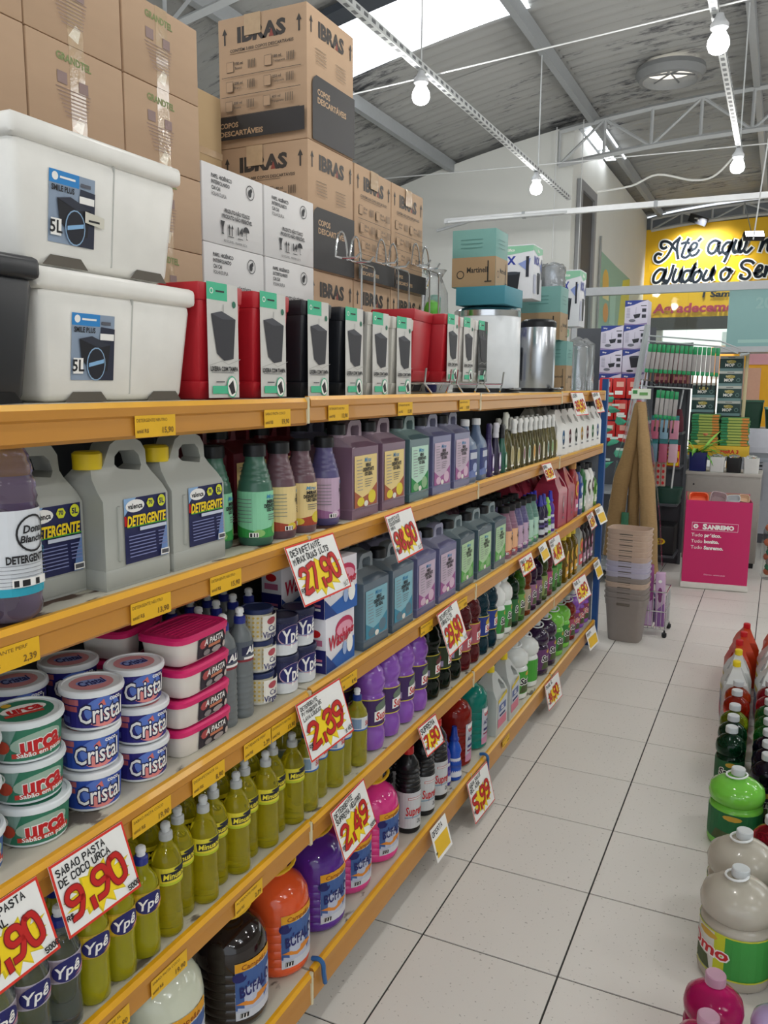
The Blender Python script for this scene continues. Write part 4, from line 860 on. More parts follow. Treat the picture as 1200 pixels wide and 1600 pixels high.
BOARD = board_mat(.94, .5, '6a6258', 'worn_cream_shelf'); BOARDR = board_mat(.80, .35, '4e3222', 'rusty_cream_shelf'); BLUE = pl('1f4f8c', .45); DARKB = pl('55575c', .7); TAGY = ink('e8b41c')
def pricetag(n):
    P = Print(); w, h = .1, .036; P.rect(-w/2, 0, w/2, h, TAGY); t = ink('7a5a1c')
    P.text(('DETERGENTE NEUTRO', 'SABAO PASTA COCO', 'DESINFETANTE 5L', 'ALVEJANTE PERF')[n % 4], -w*.46, h*.78, .0055, t, .01, align='L', width=.075)
    P.text('unid R$', -w*.46, h*.3, .0065, t, .02, align='L'); P.text(('15,90', '19,90', '8,90', '2,39', '13,90')[n % 5], w*.44, h*.3, .010, t, .02, align='R')
    return P.mesh('price_tag', mp=lambda u, v, o: (o, u, v-h/2), back=.0006)
TAGS = [pricetag(q) for q in range(5)]
TAGY_POS = {1: [1.09, 1.465, 1.73, 2.118, 2.6, .72], 2: [.775, 1.063, 1.275], 3: [1.045, 1.206, 1.372, 1.475, 1.778, .62, 2.3, 2.62], 4: [1.075, .92, 1.33], 5: [3.2]}
BAYS = [(.4, 1.6), (1.6, 2.775), (2.775, 3.975), (3.975, 5.06)]
BAYN = ['shelving bay closest to the camera, tubs on its middle shelf', 'second shelving bay, red and black bins along its top', 'third shelving bay, white pedal bin on its top', 'last shelving bay, blue end post facing the aisle']
tn = 0
for b, (y0, y1) in enumerate(BAYS):
    t = bpy.data.objects.new('shelving_bay', None); COL.objects.link(t); tag(t, BAYN[b], 'shelving', 'bays of the yellow edged shelving run')
    obj('back_panel', G().box((XB-.012, y0+.003, .06), (XB, y1-.003, 1.56), DARKB).mesh('panel', 0), t)
    for s in (1, 2, 3, 4, 5):
        z = SZ[s]; lh = .085 if s == 5 else .056
        bo = obj('shelf_board', G().box((XB+.002, y0+.004, z-.022), (XF-.012, y1-.004, z), BOARDR if s == 2 else BOARD).mesh('board', 0), t)
        if s == 1: obj('rear_top_board', G().box((-1.86, y0+.004, z-.022), (XB+.001, y1-.004, z), BOARD).mesh('board', 0), t)
        jz = .004*((b+s) % 2)
        g = G(); ya, yb = y0+.003, y1-.003
        pf = [(XF-.012, z+.004), (XF-.003, z+.004), (XF+.003, z-.0045), (XF+.003, z-.018), (XF-.001, z-.022), (XF+.001, z-lh+.006), (XF-.006, z-lh), (XF-.03, z-lh), (XF-.03, z-lh+.003), (XF-.012, z-lh+.004)]
        n = len(pf); g.add([(x, ya, zz-jz) for x, zz in pf]+[(x, yb, zz-jz) for x, zz in pf], [(i, (i+1) % n, n+(i+1) % n, n+i) for i in range(2, n-1)]+[tuple(range(n-1, -1, -1)), tuple(range(n, 2*n))], LIPY)
        g.add([(x, ya, zz-jz) for x, zz in pf[:3]]+[(x, yb, zz-jz) for x, zz in pf[:3]], [(i, i+1, 4+i, 3+i) for i in range(2)], LIPT)
        obj('front_lip', g.mesh('front_lip', 0), bo)
        obj('end_clip', G().box((XF-.004, y1-.012, z-lh), (XF+.0042, y1-.004, z+.002), pl('d8cfae', .4)).mesh('end_clip', 0), bo)
        if s == 5:
            obj('plinth', G().box((-1.25, y0, .0), (-1.22, y1, z-.03), pl('3a3c40', .7)).mesh('plinth', 0), t)
        for yy in TAGY_POS[s]:
            if y0 < yy < y1-.04: obj('price_tag', TAGS[tn % 5], bo, (XF+.0035, yy, z-.036-jz)); tn += 1
    for yy in ([y0, y1] if b == 3 else [y0]):
        ys = yy+.003 if yy == y0 else yy-.043; u = G().box((XB-.04, ys, 0), (XB-.0125, ys+.04, 1.56), BLUE); obj('upright', u.mesh('upright', 0), t)
    f = G().lathe([(0, .022), (.012, .024), (.016, .01), (.09, .009)], BLACKP, 12, at=(-1.1, y0+.12)); obj('levelling_foot', f.mesh('foot'), t)
    if b == 3:
        u = G().box((-.972, 5.075, .02), (-.938, 5.115, 1.66), BLUE)
        obj('end_post', u.mesh('post', 0), t); obj('end_panel', G().box((XB, 5.066, .03), (-.975, 5.074, 1.585), pl('70757d', .6)).mesh('panel', 0), t)
        obj('end_foot', G().box((XB, 5.08, 0), (-.94, 5.11, .05), BLUE).mesh('foot', 0), t)
# blue ties on the bottom lip
TIE = G().tube(catmull([(-.02, 0, .006), (.0, 0, .010), (.012, 0, .0), (.012, .004, -.03), (.011, .012, -.06)], 4), .006, pl('27619c', .4), 6).mesh('tie')
for y, l in ((1.63, 'blue plastic tie around the bottom lip by the orange jug'), (2.93, 'blue plastic tie around the bottom lip by the teal jug')): one('cable_tie', TIE, (XF, y, SZ[5]+.002), 0, l, 'tie')
F90 = PI/2
WHERE = {1: 'top shelf', 2: 'second shelf', 3: 'middle shelf', 4: 'fourth shelf', 5: 'bottom shelf'}
def row(name, spec, s, ys, half, desc, cat, group, where=None, xo=0, jit=.06, zoff=0, rz=0, front=-.965, tail='', start=0):
    """a run of like goods along a shelf, fronts at x = front - xo"""
    for q, y in enumerate(ys):
        dx = xo[q % len(xo)] if isinstance(xo, (list, tuple)) else xo
        sp = spec[q % len(spec)] if isinstance(spec, list) and isinstance(spec[0], list) else spec
        lab = (f'{ORD[q+start]} {desc} from the near end, {where or WHERE[s]}' if len(ys) > 1 or start else f'{desc}, {where or WHERE[s]}')+tail
        put(name, sp, (front-half-dx, y, SZ[s]+.0005+zoff), F90+rz+random.uniform(-jit, jit), lab, cat, group if len(ys) > 1 or start else None)
# ---- second shelf
PURPLE_T = liq('7d4a6e', .45, .25); RED_T = liq('96506a', .45, .25); GREEN_T = liq('4f7a74', .45, .25); VIO_T = liq('7a74a4', .45, .25); SLATE_T = liq('6e8590', .45, .25)
def mk(h): return mt(h, .3, tr=.28, vary=.04, scale=9, coat=.15)
MAUVE = mk('8d6d82'); GRN_J = mk('5f7f84'); VIO_J = mk('7b7ba6'); BLU_J = mk('6a7c8c'); SLT_J = mk('5d737f')
LG = (ink('8fd0ae'), ink('2f9a4a'), ink('b9c8a4')); LYE = (ink('ead08c'), ink('a85a3c'), ink('e3cf3a')); LP = (ink('c9b4c6'), ink('a05a92'), ink('d8b8cc')); LB = (ink('86b9c6'), ink('3f8aa4'), ink('5e7a8a')); LG2 = (ink('b4d4a8'), ink('5aa84a'), ink('88b878'))
put('large_bottle', dona(), (-.994, .82, SZ[2]+.0047), F90+.05, 'large clear lilac bottle with white label at the near end of second shelf', 'bottle')
row('detergent_jug', detjug(), 2, [.922, 1.083, 1.251], .0575, 'grey five litre jug, yellow cap, navy label', 'jug', 'grey navy labelled jugs', front=-.985, jit=.015, xo=[.042, .0, .0])
m1g = mirax1(mk('4a7a66'), ink('8cd0a8'), ink('3a9a4c'), ink('8fc070'), None); m1y = mirax1(mk('7a5a64'), ink('e6cd90'), ink('a8452e'), ink('d8c03a')); m1p = mirax1(mk('6a6294'), ink('c2a6be'), ink('a06a9a'), ink('d8bcd0')); m1o = mirax1(mk('a07088'), ink('e8b48a'), ink('9a3a44'), ink('c86a5a')); m1t = mirax1(mk('6a9a8c'), ink('b4d8c4'), ink('4aa05a'), ink('8ac48a'))
put('disinfectant_bottle', m1g, (-1.06, 1.395, SZ[2]+.0005), F90, 'green labelled bottle in shade beside the third grey jug', 'bottle')
put('disinfectant_bottle', m1g, (-1.01, 1.475, SZ[2]+.0005), F90-.25, 'green labelled one litre bottle standing forward on second shelf', 'bottle')
put('disinfectant_bottle', m1y, (-1.008, 1.566, SZ[2]+.0005), F90+.35, 'yellow labelled bottle partly behind another yellow labelled bottle', 'bottle')
put('disinfectant_bottle', m1y, (-1.004, 1.652, SZ[2]+.0005), F90-.6, 'yellow labelled bottle standing beside the purple labelled bottle', 'bottle')
put('disinfectant_bottle', m1p, (-1.006, 1.768, SZ[2]+.0005), F90+.3, 'purple labelled one litre bottle before the mauve jugs', 'bottle')
def FR(h): return mt(h, .4, tr=.25, vary=.05, scale=8)
jmy = jugA(MAUVE, *LYE, FR('b29aa8')); jgg = jugA(GRN_J, ink('bfe0cc'), ink('1f8a44'), ink('90b888'), FR('8fa9a6')); jvp = jugA(VIO_J, *LP, FR('a3a3bc')); jbb = jugA(BLU_J, *LB, FR('9aa5ac')); jsg = jugA(SLT_J, *LG2, FR('96a6aa')); jred = jugA(mk('7c2630'), *LYE)
JG = 'five litre disinfectant jugs on the second shelf'
for sp, y, l in ((jmy, 1.915, 'first mauve jug with yellow fruit label on second shelf'), (jmy, 2.092, 'second mauve jug with yellow fruit label, beside the green jug'), (jgg, 2.275, 'green tinted jug with bright green label on second shelf'),
                 (jvp, 2.46, 'violet jug with pink flower label beside the green labelled jug'), (jvp, 2.645, 'violet jug with pink flower label beside small blue bottles')):
    put('disinfectant_jug', sp, (-1.0275, y, SZ[2]+.0005), F90+random.uniform(-.03, .03), l, 'jug', JG)
row('disinfectant_jug', jred, 2, [1.45, 1.62, 1.80], .0625, 'dark red jug behind the one litre bottles', 'jug', 'red jugs at the back of second shelf', xo=.155)
row('disinfectant_jug', [jvp, jgg, jvp], 2, [2.0, 2.2, 2.4, 2.6], .0625, 'shaded jug in the row behind', 'jug', 'back row of jugs on second shelf', xo=.165)
def bluebottle():
    k = mk('7488a8'); k2 = mk('b4c2cc')
    b = G().loft([(0, .044, .032, 4), (.006, .048, .036, 4), (.125, .048, .036, 4), (.14, .042, .032, 4), (.165, .02, .018, 3), (.19, .016, .014, 3), (.2, .013, .013)], k, 20).mesh('bottle_body', 50)
    P = Print(); P.rect(-.042, .02, .042, .118, ink('3a4478')); P.poly([(-.042, .02), (.042, .02), (.042, .06), (-.042, .04)], ink('6a7ab0')); P.rect(-.03, .085, .03, .108, ink('c4c8d4')); P.ell(.01, .055, .02, .016, ink('a8b4d8'), 12); P.rect(.015, .026, .035, .036, PAPER)
    return [('bottle_body', b, None), ('label', P.mesh('label', mp=lambda u, v, o: (u, -.0375-o+.02*(abs(u)/.05)**5, v), step=.008), None), ('cap', capmesh(.199, .024, .016, pl('dfe0e0', .4)), None)]
row('cleaner_bottle', bluebottle(), 2, [2.765, 2.885], .036, 'flat blue bottle with white cap', 'bottle', 'flat blue bottles on second shelf')
spv = sprayer(mk('4a3a72'), .2, .03, '3a2f5a', ('e6e2ee', '6a4a8c')); spw = sprayer(mk('3a3350'), .2, .03, 'd4d2da', ('e8e6ec', '8a6aa4')); spg = sprayer(mk('2f6a58'), .19, .028, '1d1d22', ('d0dcd0', '3a8a60'))
row('spray_bottle', [spv, spw, spg], 2, [2.985, 3.07, 3.15], .02, 'dark spray bottle', 'spray bottle', 'dark spray bottles on second shelf')
oc = liq('c4bc8a', .88, .06)
big = sprayer(oc, .235, .042, 'cfd0c4', ('a89a6a', 'b8b08c'), d=.034)
row('spray_bottle', big, 2, [3.235], .034, 'broad amber spray bottle ahead of the slim clear ones', 'spray bottle', None)
sps = [sprayer(oc, .205, .03, 'eaeae6', lf, d=.024) for lf in (('b8aa5a', 'd8d2b0'), ('7a3a4a', 'e8e6dc'), ('5a8a6a', 'e4e8dc'), ('d89a3a', 'e8d8a8'), ('8a4a54', 'e6e2d8'), ('c8c2a0', 'd4d0b8'), ('3a7a5a', 'e4e8e0'), ('6aa84a', 'e0e8d4'))]
row('spray_bottle', sps, 2, [3.325, 3.41, 3.49, 3.57, 3.65, 3.73, 3.81, 3.89, 3.97], .024, 'slim clear spray bottle with white head', 'spray bottle', 'slim clear spray bottles')
row('spray_bottle', sps[3:]+sps[:3], 2, [3.36+.088*k for k in range(8)], .024, 'clear spray bottle in the row behind', 'spray bottle', 'back row of clear spray bottles', xo=.08)
WJ = mt('ebe9e4', .3, vary=.03, coat=.2)
row('white_jug', [whitejug(WJ, c=c) for c in ('2f6fa0', '7a2a34', '3a4a3c', 'd8a83a', '7a2a34', '3a8a4a', '2f5fa0')], 2, [4.12+.143*k for k in range(7)], .055, 'white jug with leaf label', 'jug', 'white leaf label jugs', jit=.02, rz=-.22)
row('white_jug', [whitejug(WJ, c='7a2a34')], 2, [4.2+.14*k for k in range(6)], .05, 'white jug in the row behind', 'jug', 'back row of white jugs', xo=.16)
# ---- middle shelf
ub = urca('d4dde4', '3a5f9a'); ug = urca('7f9f96', '2f7a5e'); ca = cristal('28237c'); cb = cristal('2c4fb0')
def stack(name, spec, s, x, y, hs, n, labs, cat, group, rz=0., seed=0):
    rnd = random.Random(seed)
    for q in range(n): put(name, spec[q % len(spec)] if isinstance(spec[0], list) else spec, (x+rnd.uniform(-.004, .004), y+rnd.uniform(-.003, .003), SZ[s]+.0005+q*(hs+.0006)), F90+rz+rnd.uniform(-.08, .08), labs(q, n), cat, group)
LV = ['lowest', 'second', 'third', 'fourth', 'fifth']
def levels(desc): return lambda q, n: f'{"topmost" if q == n-1 else LV[q]} {desc}'+('' if q in (0, n-1) else ' from below')
stack('soap_tub', ub, 3, -1.03, .742, .0685, 3, levels('blue and white soap tub in the near end stack'), 'tub', 'soap paste tubs', -.6, 1)
stack('soap_tub', ug, 3, -1.034, .866, .0685, 3, levels('green soap tub in the front stack'), 'tub', 'soap paste tubs', -.72, 2)
stack('soap_tub', ug, 3, -1.16, .80, .0685, 3, levels('green soap tub in the shaded stack behind'), 'tub', 'soap paste tubs', -.6, 3)
stack('soap_tub', [cb, cb, ca], 3, -1.021, .99, .0705, 3, levels('blue soap tub in the stack beside green tubs'), 'tub', 'soap paste tubs', -.75, 4)
stack('soap_tub', ca, 3, -1.021, 1.103, .0705, 3, levels('blue soap tub in the stack beside pink lids'), 'tub', 'soap paste tubs', -.75, 5)
stack('soap_tub', ca, 3, -1.14, .94, .0705, 3, levels('blue soap tub, shaded stack behind green tubs'), 'tub', 'soap paste tubs', -.7, 6)
stack('soap_tub', ca, 3, -1.14, 1.062, .0705, 3, levels('blue soap tub, second shaded stack behind'), 'tub', 'soap paste tubs', -.7, 7)
pk = pinktub()
stack('paste_tub', pk, 3, -1.026, 1.246, .0605, 4, levels('pink lidded paste tub in the front stack'), 'tub', 'pink lidded tubs', .04, 8)
stack('paste_tub', pk, 3, -1.165, 1.225, .0605, 4, levels('pink lidded paste tub in the back stack'), 'tub', 'pink lidded tubs', .25, 9)
al = ala()
row('grey_bottle', al, 3, [1.352, 1.412], .0275, 'grey bottle with blue collar and white nozzle', 'bottle', 'grey squeeze bottles', xo=[.02, .02])
for rr in range(4): row('grey_bottle', al, 3, [1.375+.062*k-.015*(rr % 2) for k in range(4)], .0275, f'grey bottle in shaded row {("two", "three", "four", "five")[rr]}', 'bottle', 'grey squeeze bottles', xo=.1+.06*rr)
stack('lime_tub', cal(), 3, -1.022, 1.492, .0735, 3, levels('cream lime tub with navy lid'), 'tub', 'small cream tubs', -.6, 10)
yt = ypetub()
stack('paste_tub', yt, 3, -1.012, 1.575, .0915, 2, levels('navy tub beside the cream lime tubs'), 'tub', 'navy white tubs', -.5, 11)
stack('paste_tub', yt, 3, -1.012, 1.657, .0915, 2, levels('navy tub beside the washing powder'), 'tub', 'navy white tubs', -.5, 12)
pb = powderbox()
stack('powder_box', pb, 3, -1.0, 1.788, .14, 2, levels('white and blue washing powder box with red lettering'), 'box', 'washing powder boxes', 0, 13)
stack('powder_box', pb, 3, -1.1, 1.75, .14, 2, levels('washing powder box in the shaded row behind'), 'box', 'washing powder boxes', 0, 14)
for sp, y, l in ((jbb, 1.985, 'slate blue jug with aqua label beside the powder boxes'), (jbb, 2.165, 'second slate blue jug with aqua label'), (jvp, 2.345, 'violet jug with pink flower label under the dearest card'), (jvp, 2.53, 'second violet jug with pink flower label on middle shelf'),
                 (jsg, 2.72, 'first grey green jug with green label on middle shelf'), (jsg, 2.915, 'second grey green jug with green label on middle shelf'), (jsg, 3.105, 'third grey green jug with green label on middle shelf')):
    put('disinfectant_jug', sp, (-1.0275, y, SZ[3]+.0005), F90+random.uniform(-.03, .03), l, 'jug', 'five litre disinfectant jugs on the middle shelf')
row('disinfectant_jug', [jbb, jbb, jvp, jvp, jsg, jsg], 3, [2.02+.19*k for k in range(6)], .0625, 'shaded jug in the row behind', 'jug', 'back row of jugs on middle shelf', xo=.16)
M1 = [m1o, m1o, m1p, m1p, m1t, m1t]
row('disinfectant_bottle', M1, 3, [3.262+.084*k for k in range(6)], .038, 'pastel one litre bottle with black cap', 'bottle', 'pastel one litre bottles')
for rr in range(3): row('disinfectant_bottle', M1, 3, [3.262+.084*k for k in range(6)], .038, f'pastel bottle in shaded row {("two", "three", "four")[rr]}', 'bottle', 'pastel one litre bottles', xo=.085*(rr+1))
sq1 = squeeze('2a2340', '5a4a8a', .2, .026, '3a3aa0'); sql = squeeze('7ac83a', '3a7a2a', .175, .024, '9ada5a'); sqp = squeeze('5a3a9a', '6a4aa0', .2, .026, '3a3ac0')
row('cleaner_bottle', [sq1, sq1, sql, sqp], 3, [3.80, 3.865, 3.93, 3.99], .026, 'small dark or lime squeeze bottle', 'squeeze bottle', 'small squeeze bottles on middle shelf')
row('cleaner_bottle', [sqp], 3, [3.78+.06*k for k in range(4)], .026, 'blue capped squeeze bottle in the row behind', 'squeeze bottle', 'small squeeze bottles on middle shelf', xo=.07)
PNK = mt('c8465f', .3, tr=.35, vary=.05, coat=.2)
pj = whitejug(PNK, H=.33, W=.17, D=.13, capm=pl('c89a6a', .5), lab='leaf', c='e0b0b4')
row('pink_jug', pj, 3, [4.15, 4.34], .065, 'large translucent pink jug', 'jug', 'large pink jugs', jit=.03)
row('pink_jug', pj, 3, [3.85, 4.05, 4.25], .065, 'large pink jug in shade behind', 'jug', 'large pink jugs', xo=.15, jit=.03)
row('softener_bottle', softener(mk('b83a3a'), ('c8708c', 'd8a03a', 'c84a6a'), pl('c08a4a', .5), .3, .05), 3, [4.485], .034, 'red softener bottle with wooden toned cap', 'bottle', None)
row('softener_bottle', softener(mk('1d3f9a'), ('d0d4dc', '4a6ab0', 'e0e4ea'), BLACKP, .27, .05), 3, [4.6], .034, 'glossy blue softener bottle', 'bottle', None)
row('softener_bottle', softener(mk('2a7a3a'), ('d0dcd0', '3a8a4a', 'a8c8a0'), BLACKP, .28, .04), 3, [4.7], .034, 'green softener bottle beside the blue one', 'bottle', None)
wb_ = softener(mt('e9e7e2', .3, vary=.03), ('dcdcd8', '4a2a30', 'e9e7e2', '6aa04a'), BLACKP, .265, .048)
row('softener_bottle', wb_, 3, [4.81, 4.915], .034, 'white softener bottle with dark leaf', 'bottle', 'white softener bottles'); row('softener_bottle', softener(mk('6aa83a'), ('dce8cc', '4a8a2a', 'c0dc9a'), pl('8a8d90', .4), .2, .04), 3, [5.01], .034, 'short lime softener bottle by the end post', 'bottle', None)
# ---- fourth shelf
yc = ype(liq('b9c3c6', .93, .05), ink('9a8d98'), ink('b0a8b4')); yy = ype(liq('dcd62a', .66, .03), ink('d8b82a'), ink('b8982a')); mi = minuano(); su = suprema_clear()
GY = 'small dish soap bottles'
row('dish_soap_bottle', yc, 4, [.748, .812, .876], .03, 'clear dish soap bottle with navy oval label', 'bottle', GY, jit=.05, rz=-.45)
row('dish_soap_bottle', yy, 4, [.94, 1.004, 1.068], .03, 'yellow dish soap bottle with navy oval label', 'bottle', GY, jit=.05, rz=-.45)
row('dish_soap_bottle', yy, 4, [.80, .865, .93, .99, 1.05], .03, 'yellow soap bottle with blue collar, row behind', 'bottle', GY, xo=.068)
row('dish_soap_bottle', mi, 4, [1.134+.0565*k for k in range(9)], .028, 'yellow soap bottle with grey nozzle', 'bottle', GY, xo=[0, .018], jit=.1, rz=-.35)
for rr in range(2): row('dish_soap_bottle', mi, 4, [1.115+.0585*k for k in range(9)], .028, f'grey nozzle soap bottle in shaded row {("two", "three")[rr]}', 'bottle', GY, xo=.082+.06*rr, jit=.08)
row('dish_soap_bottle', su, 4, [1.655, 1.722, 1.79, 1.856, 1.925], .0285, 'pale yellow soap bottle with white blue label', 'bottle', GY, xo=[0, .012], jit=.06, rz=-.3)
row('dish_soap_bottle', su, 4, [1.67+.07*k for k in range(4)], .0285, 'pale yellow soap bottle in the row behind', 'bottle', GY, xo=.08)
GS = 'two litre waisted cleaner bottles'
s_p = suprema2(milky('8a52b4'), ink('42265e'), ink('6a7a6a'), pl('8a7a98', .4)); s_k = suprema2(liq('12261c', .7, .06, 1.34), ink('2b3a22'), ink('6a3a3a'), BLACKP); s_r = suprema2(liq('a3303c', .8, .06), ink('b05a66'), ink('8a2a3a'), pl('7a2a34', .4)); s_b = suprema2(liq('1f5f78', .8, .06), ink('22388a'), ink('c8a83a'), pl('1d2a3a', .4))
row('cleaner_bottle', s_p, 4, [2.035, 2.142, 2.25, 2.357], .047, 'opaque purple two litre bottle', 'bottle', GS, jit=.2, rz=-.25)
row('cleaner_bottle', s_k, 4, [2.468, 2.573, 2.676], .047, 'near black two litre bottle with green label', 'bottle', GS, jit=.2)
row('cleaner_bottle', s_r, 4, [2.778, 2.878], .047, 'clear red two litre bottle', 'bottle', GS, jit=.15)
row('cleaner_bottle', s_b, 4, [2.985, 3.09], .047, 'deep blue two litre bottle', 'bottle', GS, jit=.15)
row('cleaner_bottle', [s_p, s_p, s_k, s_k], 4, [2.05+.107*k for k in range(8)], .047, 'two litre bottle in the shaded row behind', 'bottle', GS, xo=.11, jit=.2)
def san2(c, lab, clear=True, **k): return sanol(liq(c, .75, .07) if clear else milky(c), ink(lab), H=.25, r=.045, handle=False, capm=pl('e4e6e6', .35) if not clear else BLACKP, **k)
SAN = [san2('eceeea', '3f9a4a', False), san2('eceeea', '4aa04a', False), san2('124a2c', '2f6a3a'), san2('5fae3a', '6aa04a'), san2('c85a1c', 'b8a48a'), san2('5a2a5e', '9a6a8a'), san2('4a1f52', '8a5a7a'), san2('6a8a3a', '8a9a5a'), san2('c04a5a', 'b04a7a'), san2('4ea83a', '5a9a4a'), san2('3f9a32', '5a9a4a')]
SN = ['white cleaner bottle with green label and white cap', 'second white cleaner bottle with green label', 'dark green cleaner bottle with green label', 'light green cleaner bottle with green label', 'amber cleaner bottle with tan label', 'purple cleaner bottle with mauve label', 'darker purple cleaner bottle with mauve label', 'olive cleaner bottle with olive label', 'rose cleaner bottle with magenta label', 'bright green cleaner bottle with green label', 'second bright green cleaner bottle']
for q, sp in enumerate(SAN): put('cleaner_bottle', sp, (-1.012, 3.205+.1*q, SZ[4]+.0005), F90-.1+random.uniform(-.1, .1), SN[q]+', fourth shelf', 'bottle', 'lettered cleaner bottles')
for q in range(10): put('cleaner_bottle', SAN[q % 11], (-1.115, 3.25+.1*q, SZ[4]+.0005), F90, f'{ORD[q]} cleaner bottle in the lettered row behind, fourth shelf', 'bottle', 'lettered cleaner bottles')
oil = softener(liq('c8a41a', .85, .06), ('d8a02a', 'e0b83a', 'c87a1a'), pl('e2c43a', .4), .26, .045)
row('oil_bottle', oil, 4, [4.32, 4.43, 4.54], .034, 'golden bottle with amber label', 'bottle', 'golden bottles')
row('cleaner_bottle', softener(mk('b9c0b6'), ('d8606a', 'd89a3a', 'c8404a'), pl('c03a3a', .4), .28, .05), 4, [4.66], .034, 'pale grey bottle with red orange label', 'bottle', None)
row('cleaner_bottle', softener(mk('2a1a20'), ('b890a8', '7a3a54', 'c8a8bc'), BLACKP, .25, .042), 4, [4.765, 4.86, 4.955], .034, 'dark wine coloured bottle', 'bottle', 'dark bottles at the far end')
# ---- bottom shelf
S5 = SZ[5]+.0005
for sp, x, y, l in ((bufalo(milky('d8dcc6'), 0, big=1.12), -1.075, 1.19, 'cream white five litre jug with yellow ring handle'), (bufalo(mt('1f1310', .12, vary=.05, coat=.5), 0), -1.055, 1.415, 'dark brown ribbed jug beside the cream jug'),
                    (bufalo(milky('e5592a'), 0), -1.052, 1.60, 'orange ribbed jug with yellow ring handle'), (bufalo(milky('5a2a94'), 0), -1.052, 1.79, 'violet ribbed jug beside the orange jug'), (bufalo(milky('d63a86'), 0, big=.92), -1.052, 1.965, 'pink ribbed jug partly behind the hanging card'), (bufalo(milky('e33a8c'), 0, big=.96), -1.05, 2.145, 'bright pink ribbed jug beside the black bottles')):
    put('ribbed_jug', sp, (x, y, S5), F90-.38, l, 'jug', 'ribbed five litre jugs')
put('ribbed_jug', bufalo(mt('141416', .15, vary=.03, coat=.4), 0), (-1.07, .99, S5), F90-.1, 'black ribbed jug at the very near end, bottom shelf', 'jug', 'ribbed five litre jugs')
row('bleach_bottle', bleach_black(), 5, [2.318, 2.442, 2.562], .044, 'black bottle with grey label and red cap', 'bottle', 'black two litre bottles', jit=.08, rz=-.6)
row('bleach_bottle', bleach_black(), 5, [2.32, 2.44], .044, 'black bottle with red cap in the row behind', 'bottle', 'black two litre bottles', xo=.1)
put('cleaner_bottle', squeeze('4a3a9a', '5a4a9a', .19, .028), (-1.015, 2.655, S5), F90, 'small violet squeeze bottle behind the blue one', 'squeeze bottle'); put('cleaner_bottle', squeeze('1d4fb4', '2a4a9a', .2, .03, '1a3a9a'), (-.998, 2.715, S5), F90, 'small blue squeeze bottle before the red jug', 'squeeze bottle')
put('gel_jug', gel5(liq('a8261c', .5, .1), pl('3a2f7a', .4)), (-1.05, 2.845, S5), F90-.05, 'red five litre jug with navy cap', 'jug', 'gel jugs'); put('gel_jug', gel5(liq('1a9484', .4, .1), pl('1f4f78', .4)), (-1.045, 3.02, S5), F90-.05, 'teal five litre jug beside the red jug', 'jug', 'gel jugs')
gj = whitejug(mt('c9ccc8', .35, tr=.15, vary=.04), H=.285, W=.15, D=.115, capm=pl('e3c51c', .4), lab='gel')
row('bleach_jug', gj, 5, [3.2, 3.385], .0575, 'translucent white jug with yellow cap', 'jug', 'yellow capped white jugs', jit=.03)
sw = sanol(milky('e4e6e2'), ink('4aa23a'), H=.27, r=.075); sd = sanol(mt('2c1838', .15, vary=.05, coat=.4), ink('6a3a6e'), H=.27, r=.07); sg = sanol(milky('7ccb4a'), ink('3a8a3a'), H=.27, r=.068); sr = sanol(liq('a8362a', .5), ink('b0506a'), H=.25, r=.06); sv = sanol(milky('8a50b4'), ink('8a3a5e'), H=.25, r=.056, text='Supra', tcol='c4161c')
for sp, y, x, l in ((sw, 3.61, -1.045, 'white double bulb bottle with green label'), (sw, 3.79, -1.045, 'second white double bulb bottle, label turned away'), (sd, 3.97, -1.035, 'blackish purple double bulb bottle'), (sd, 4.13, -1.035, 'second blackish purple double bulb bottle'), (sg, 4.30, -1.035, 'light green double bulb bottle'), (sg, 4.455, -1.035, 'second light green double bulb bottle'),
                    (sr, 4.605, -1.03, 'red double bulb bottle beside the light green ones'), (sv, 4.745, -1.03, 'violet bottle of the wrapped pack, first'), (sv, 4.87, -1.03, 'violet bottle of the wrapped pack, second'), (sv, 4.995, -1.03, 'violet bottle of the wrapped pack, third')):
    put('bulb_bottle', sp, (x, y, S5), F90+(.5 if 'turned' in l else -.25), l+' on bottom shelf', 'bottle', 'double bulb bottles')
for q, (sp, y) in enumerate(((sw, 3.72), (sd, 3.9), (sd, 4.07), (sg, 4.25))): put('bulb_bottle', sp, (-1.215, y, S5), F90, f'{ORD[q]} double bulb bottle in the row behind, bottom shelf', 'bottle', 'double bulb bottles')
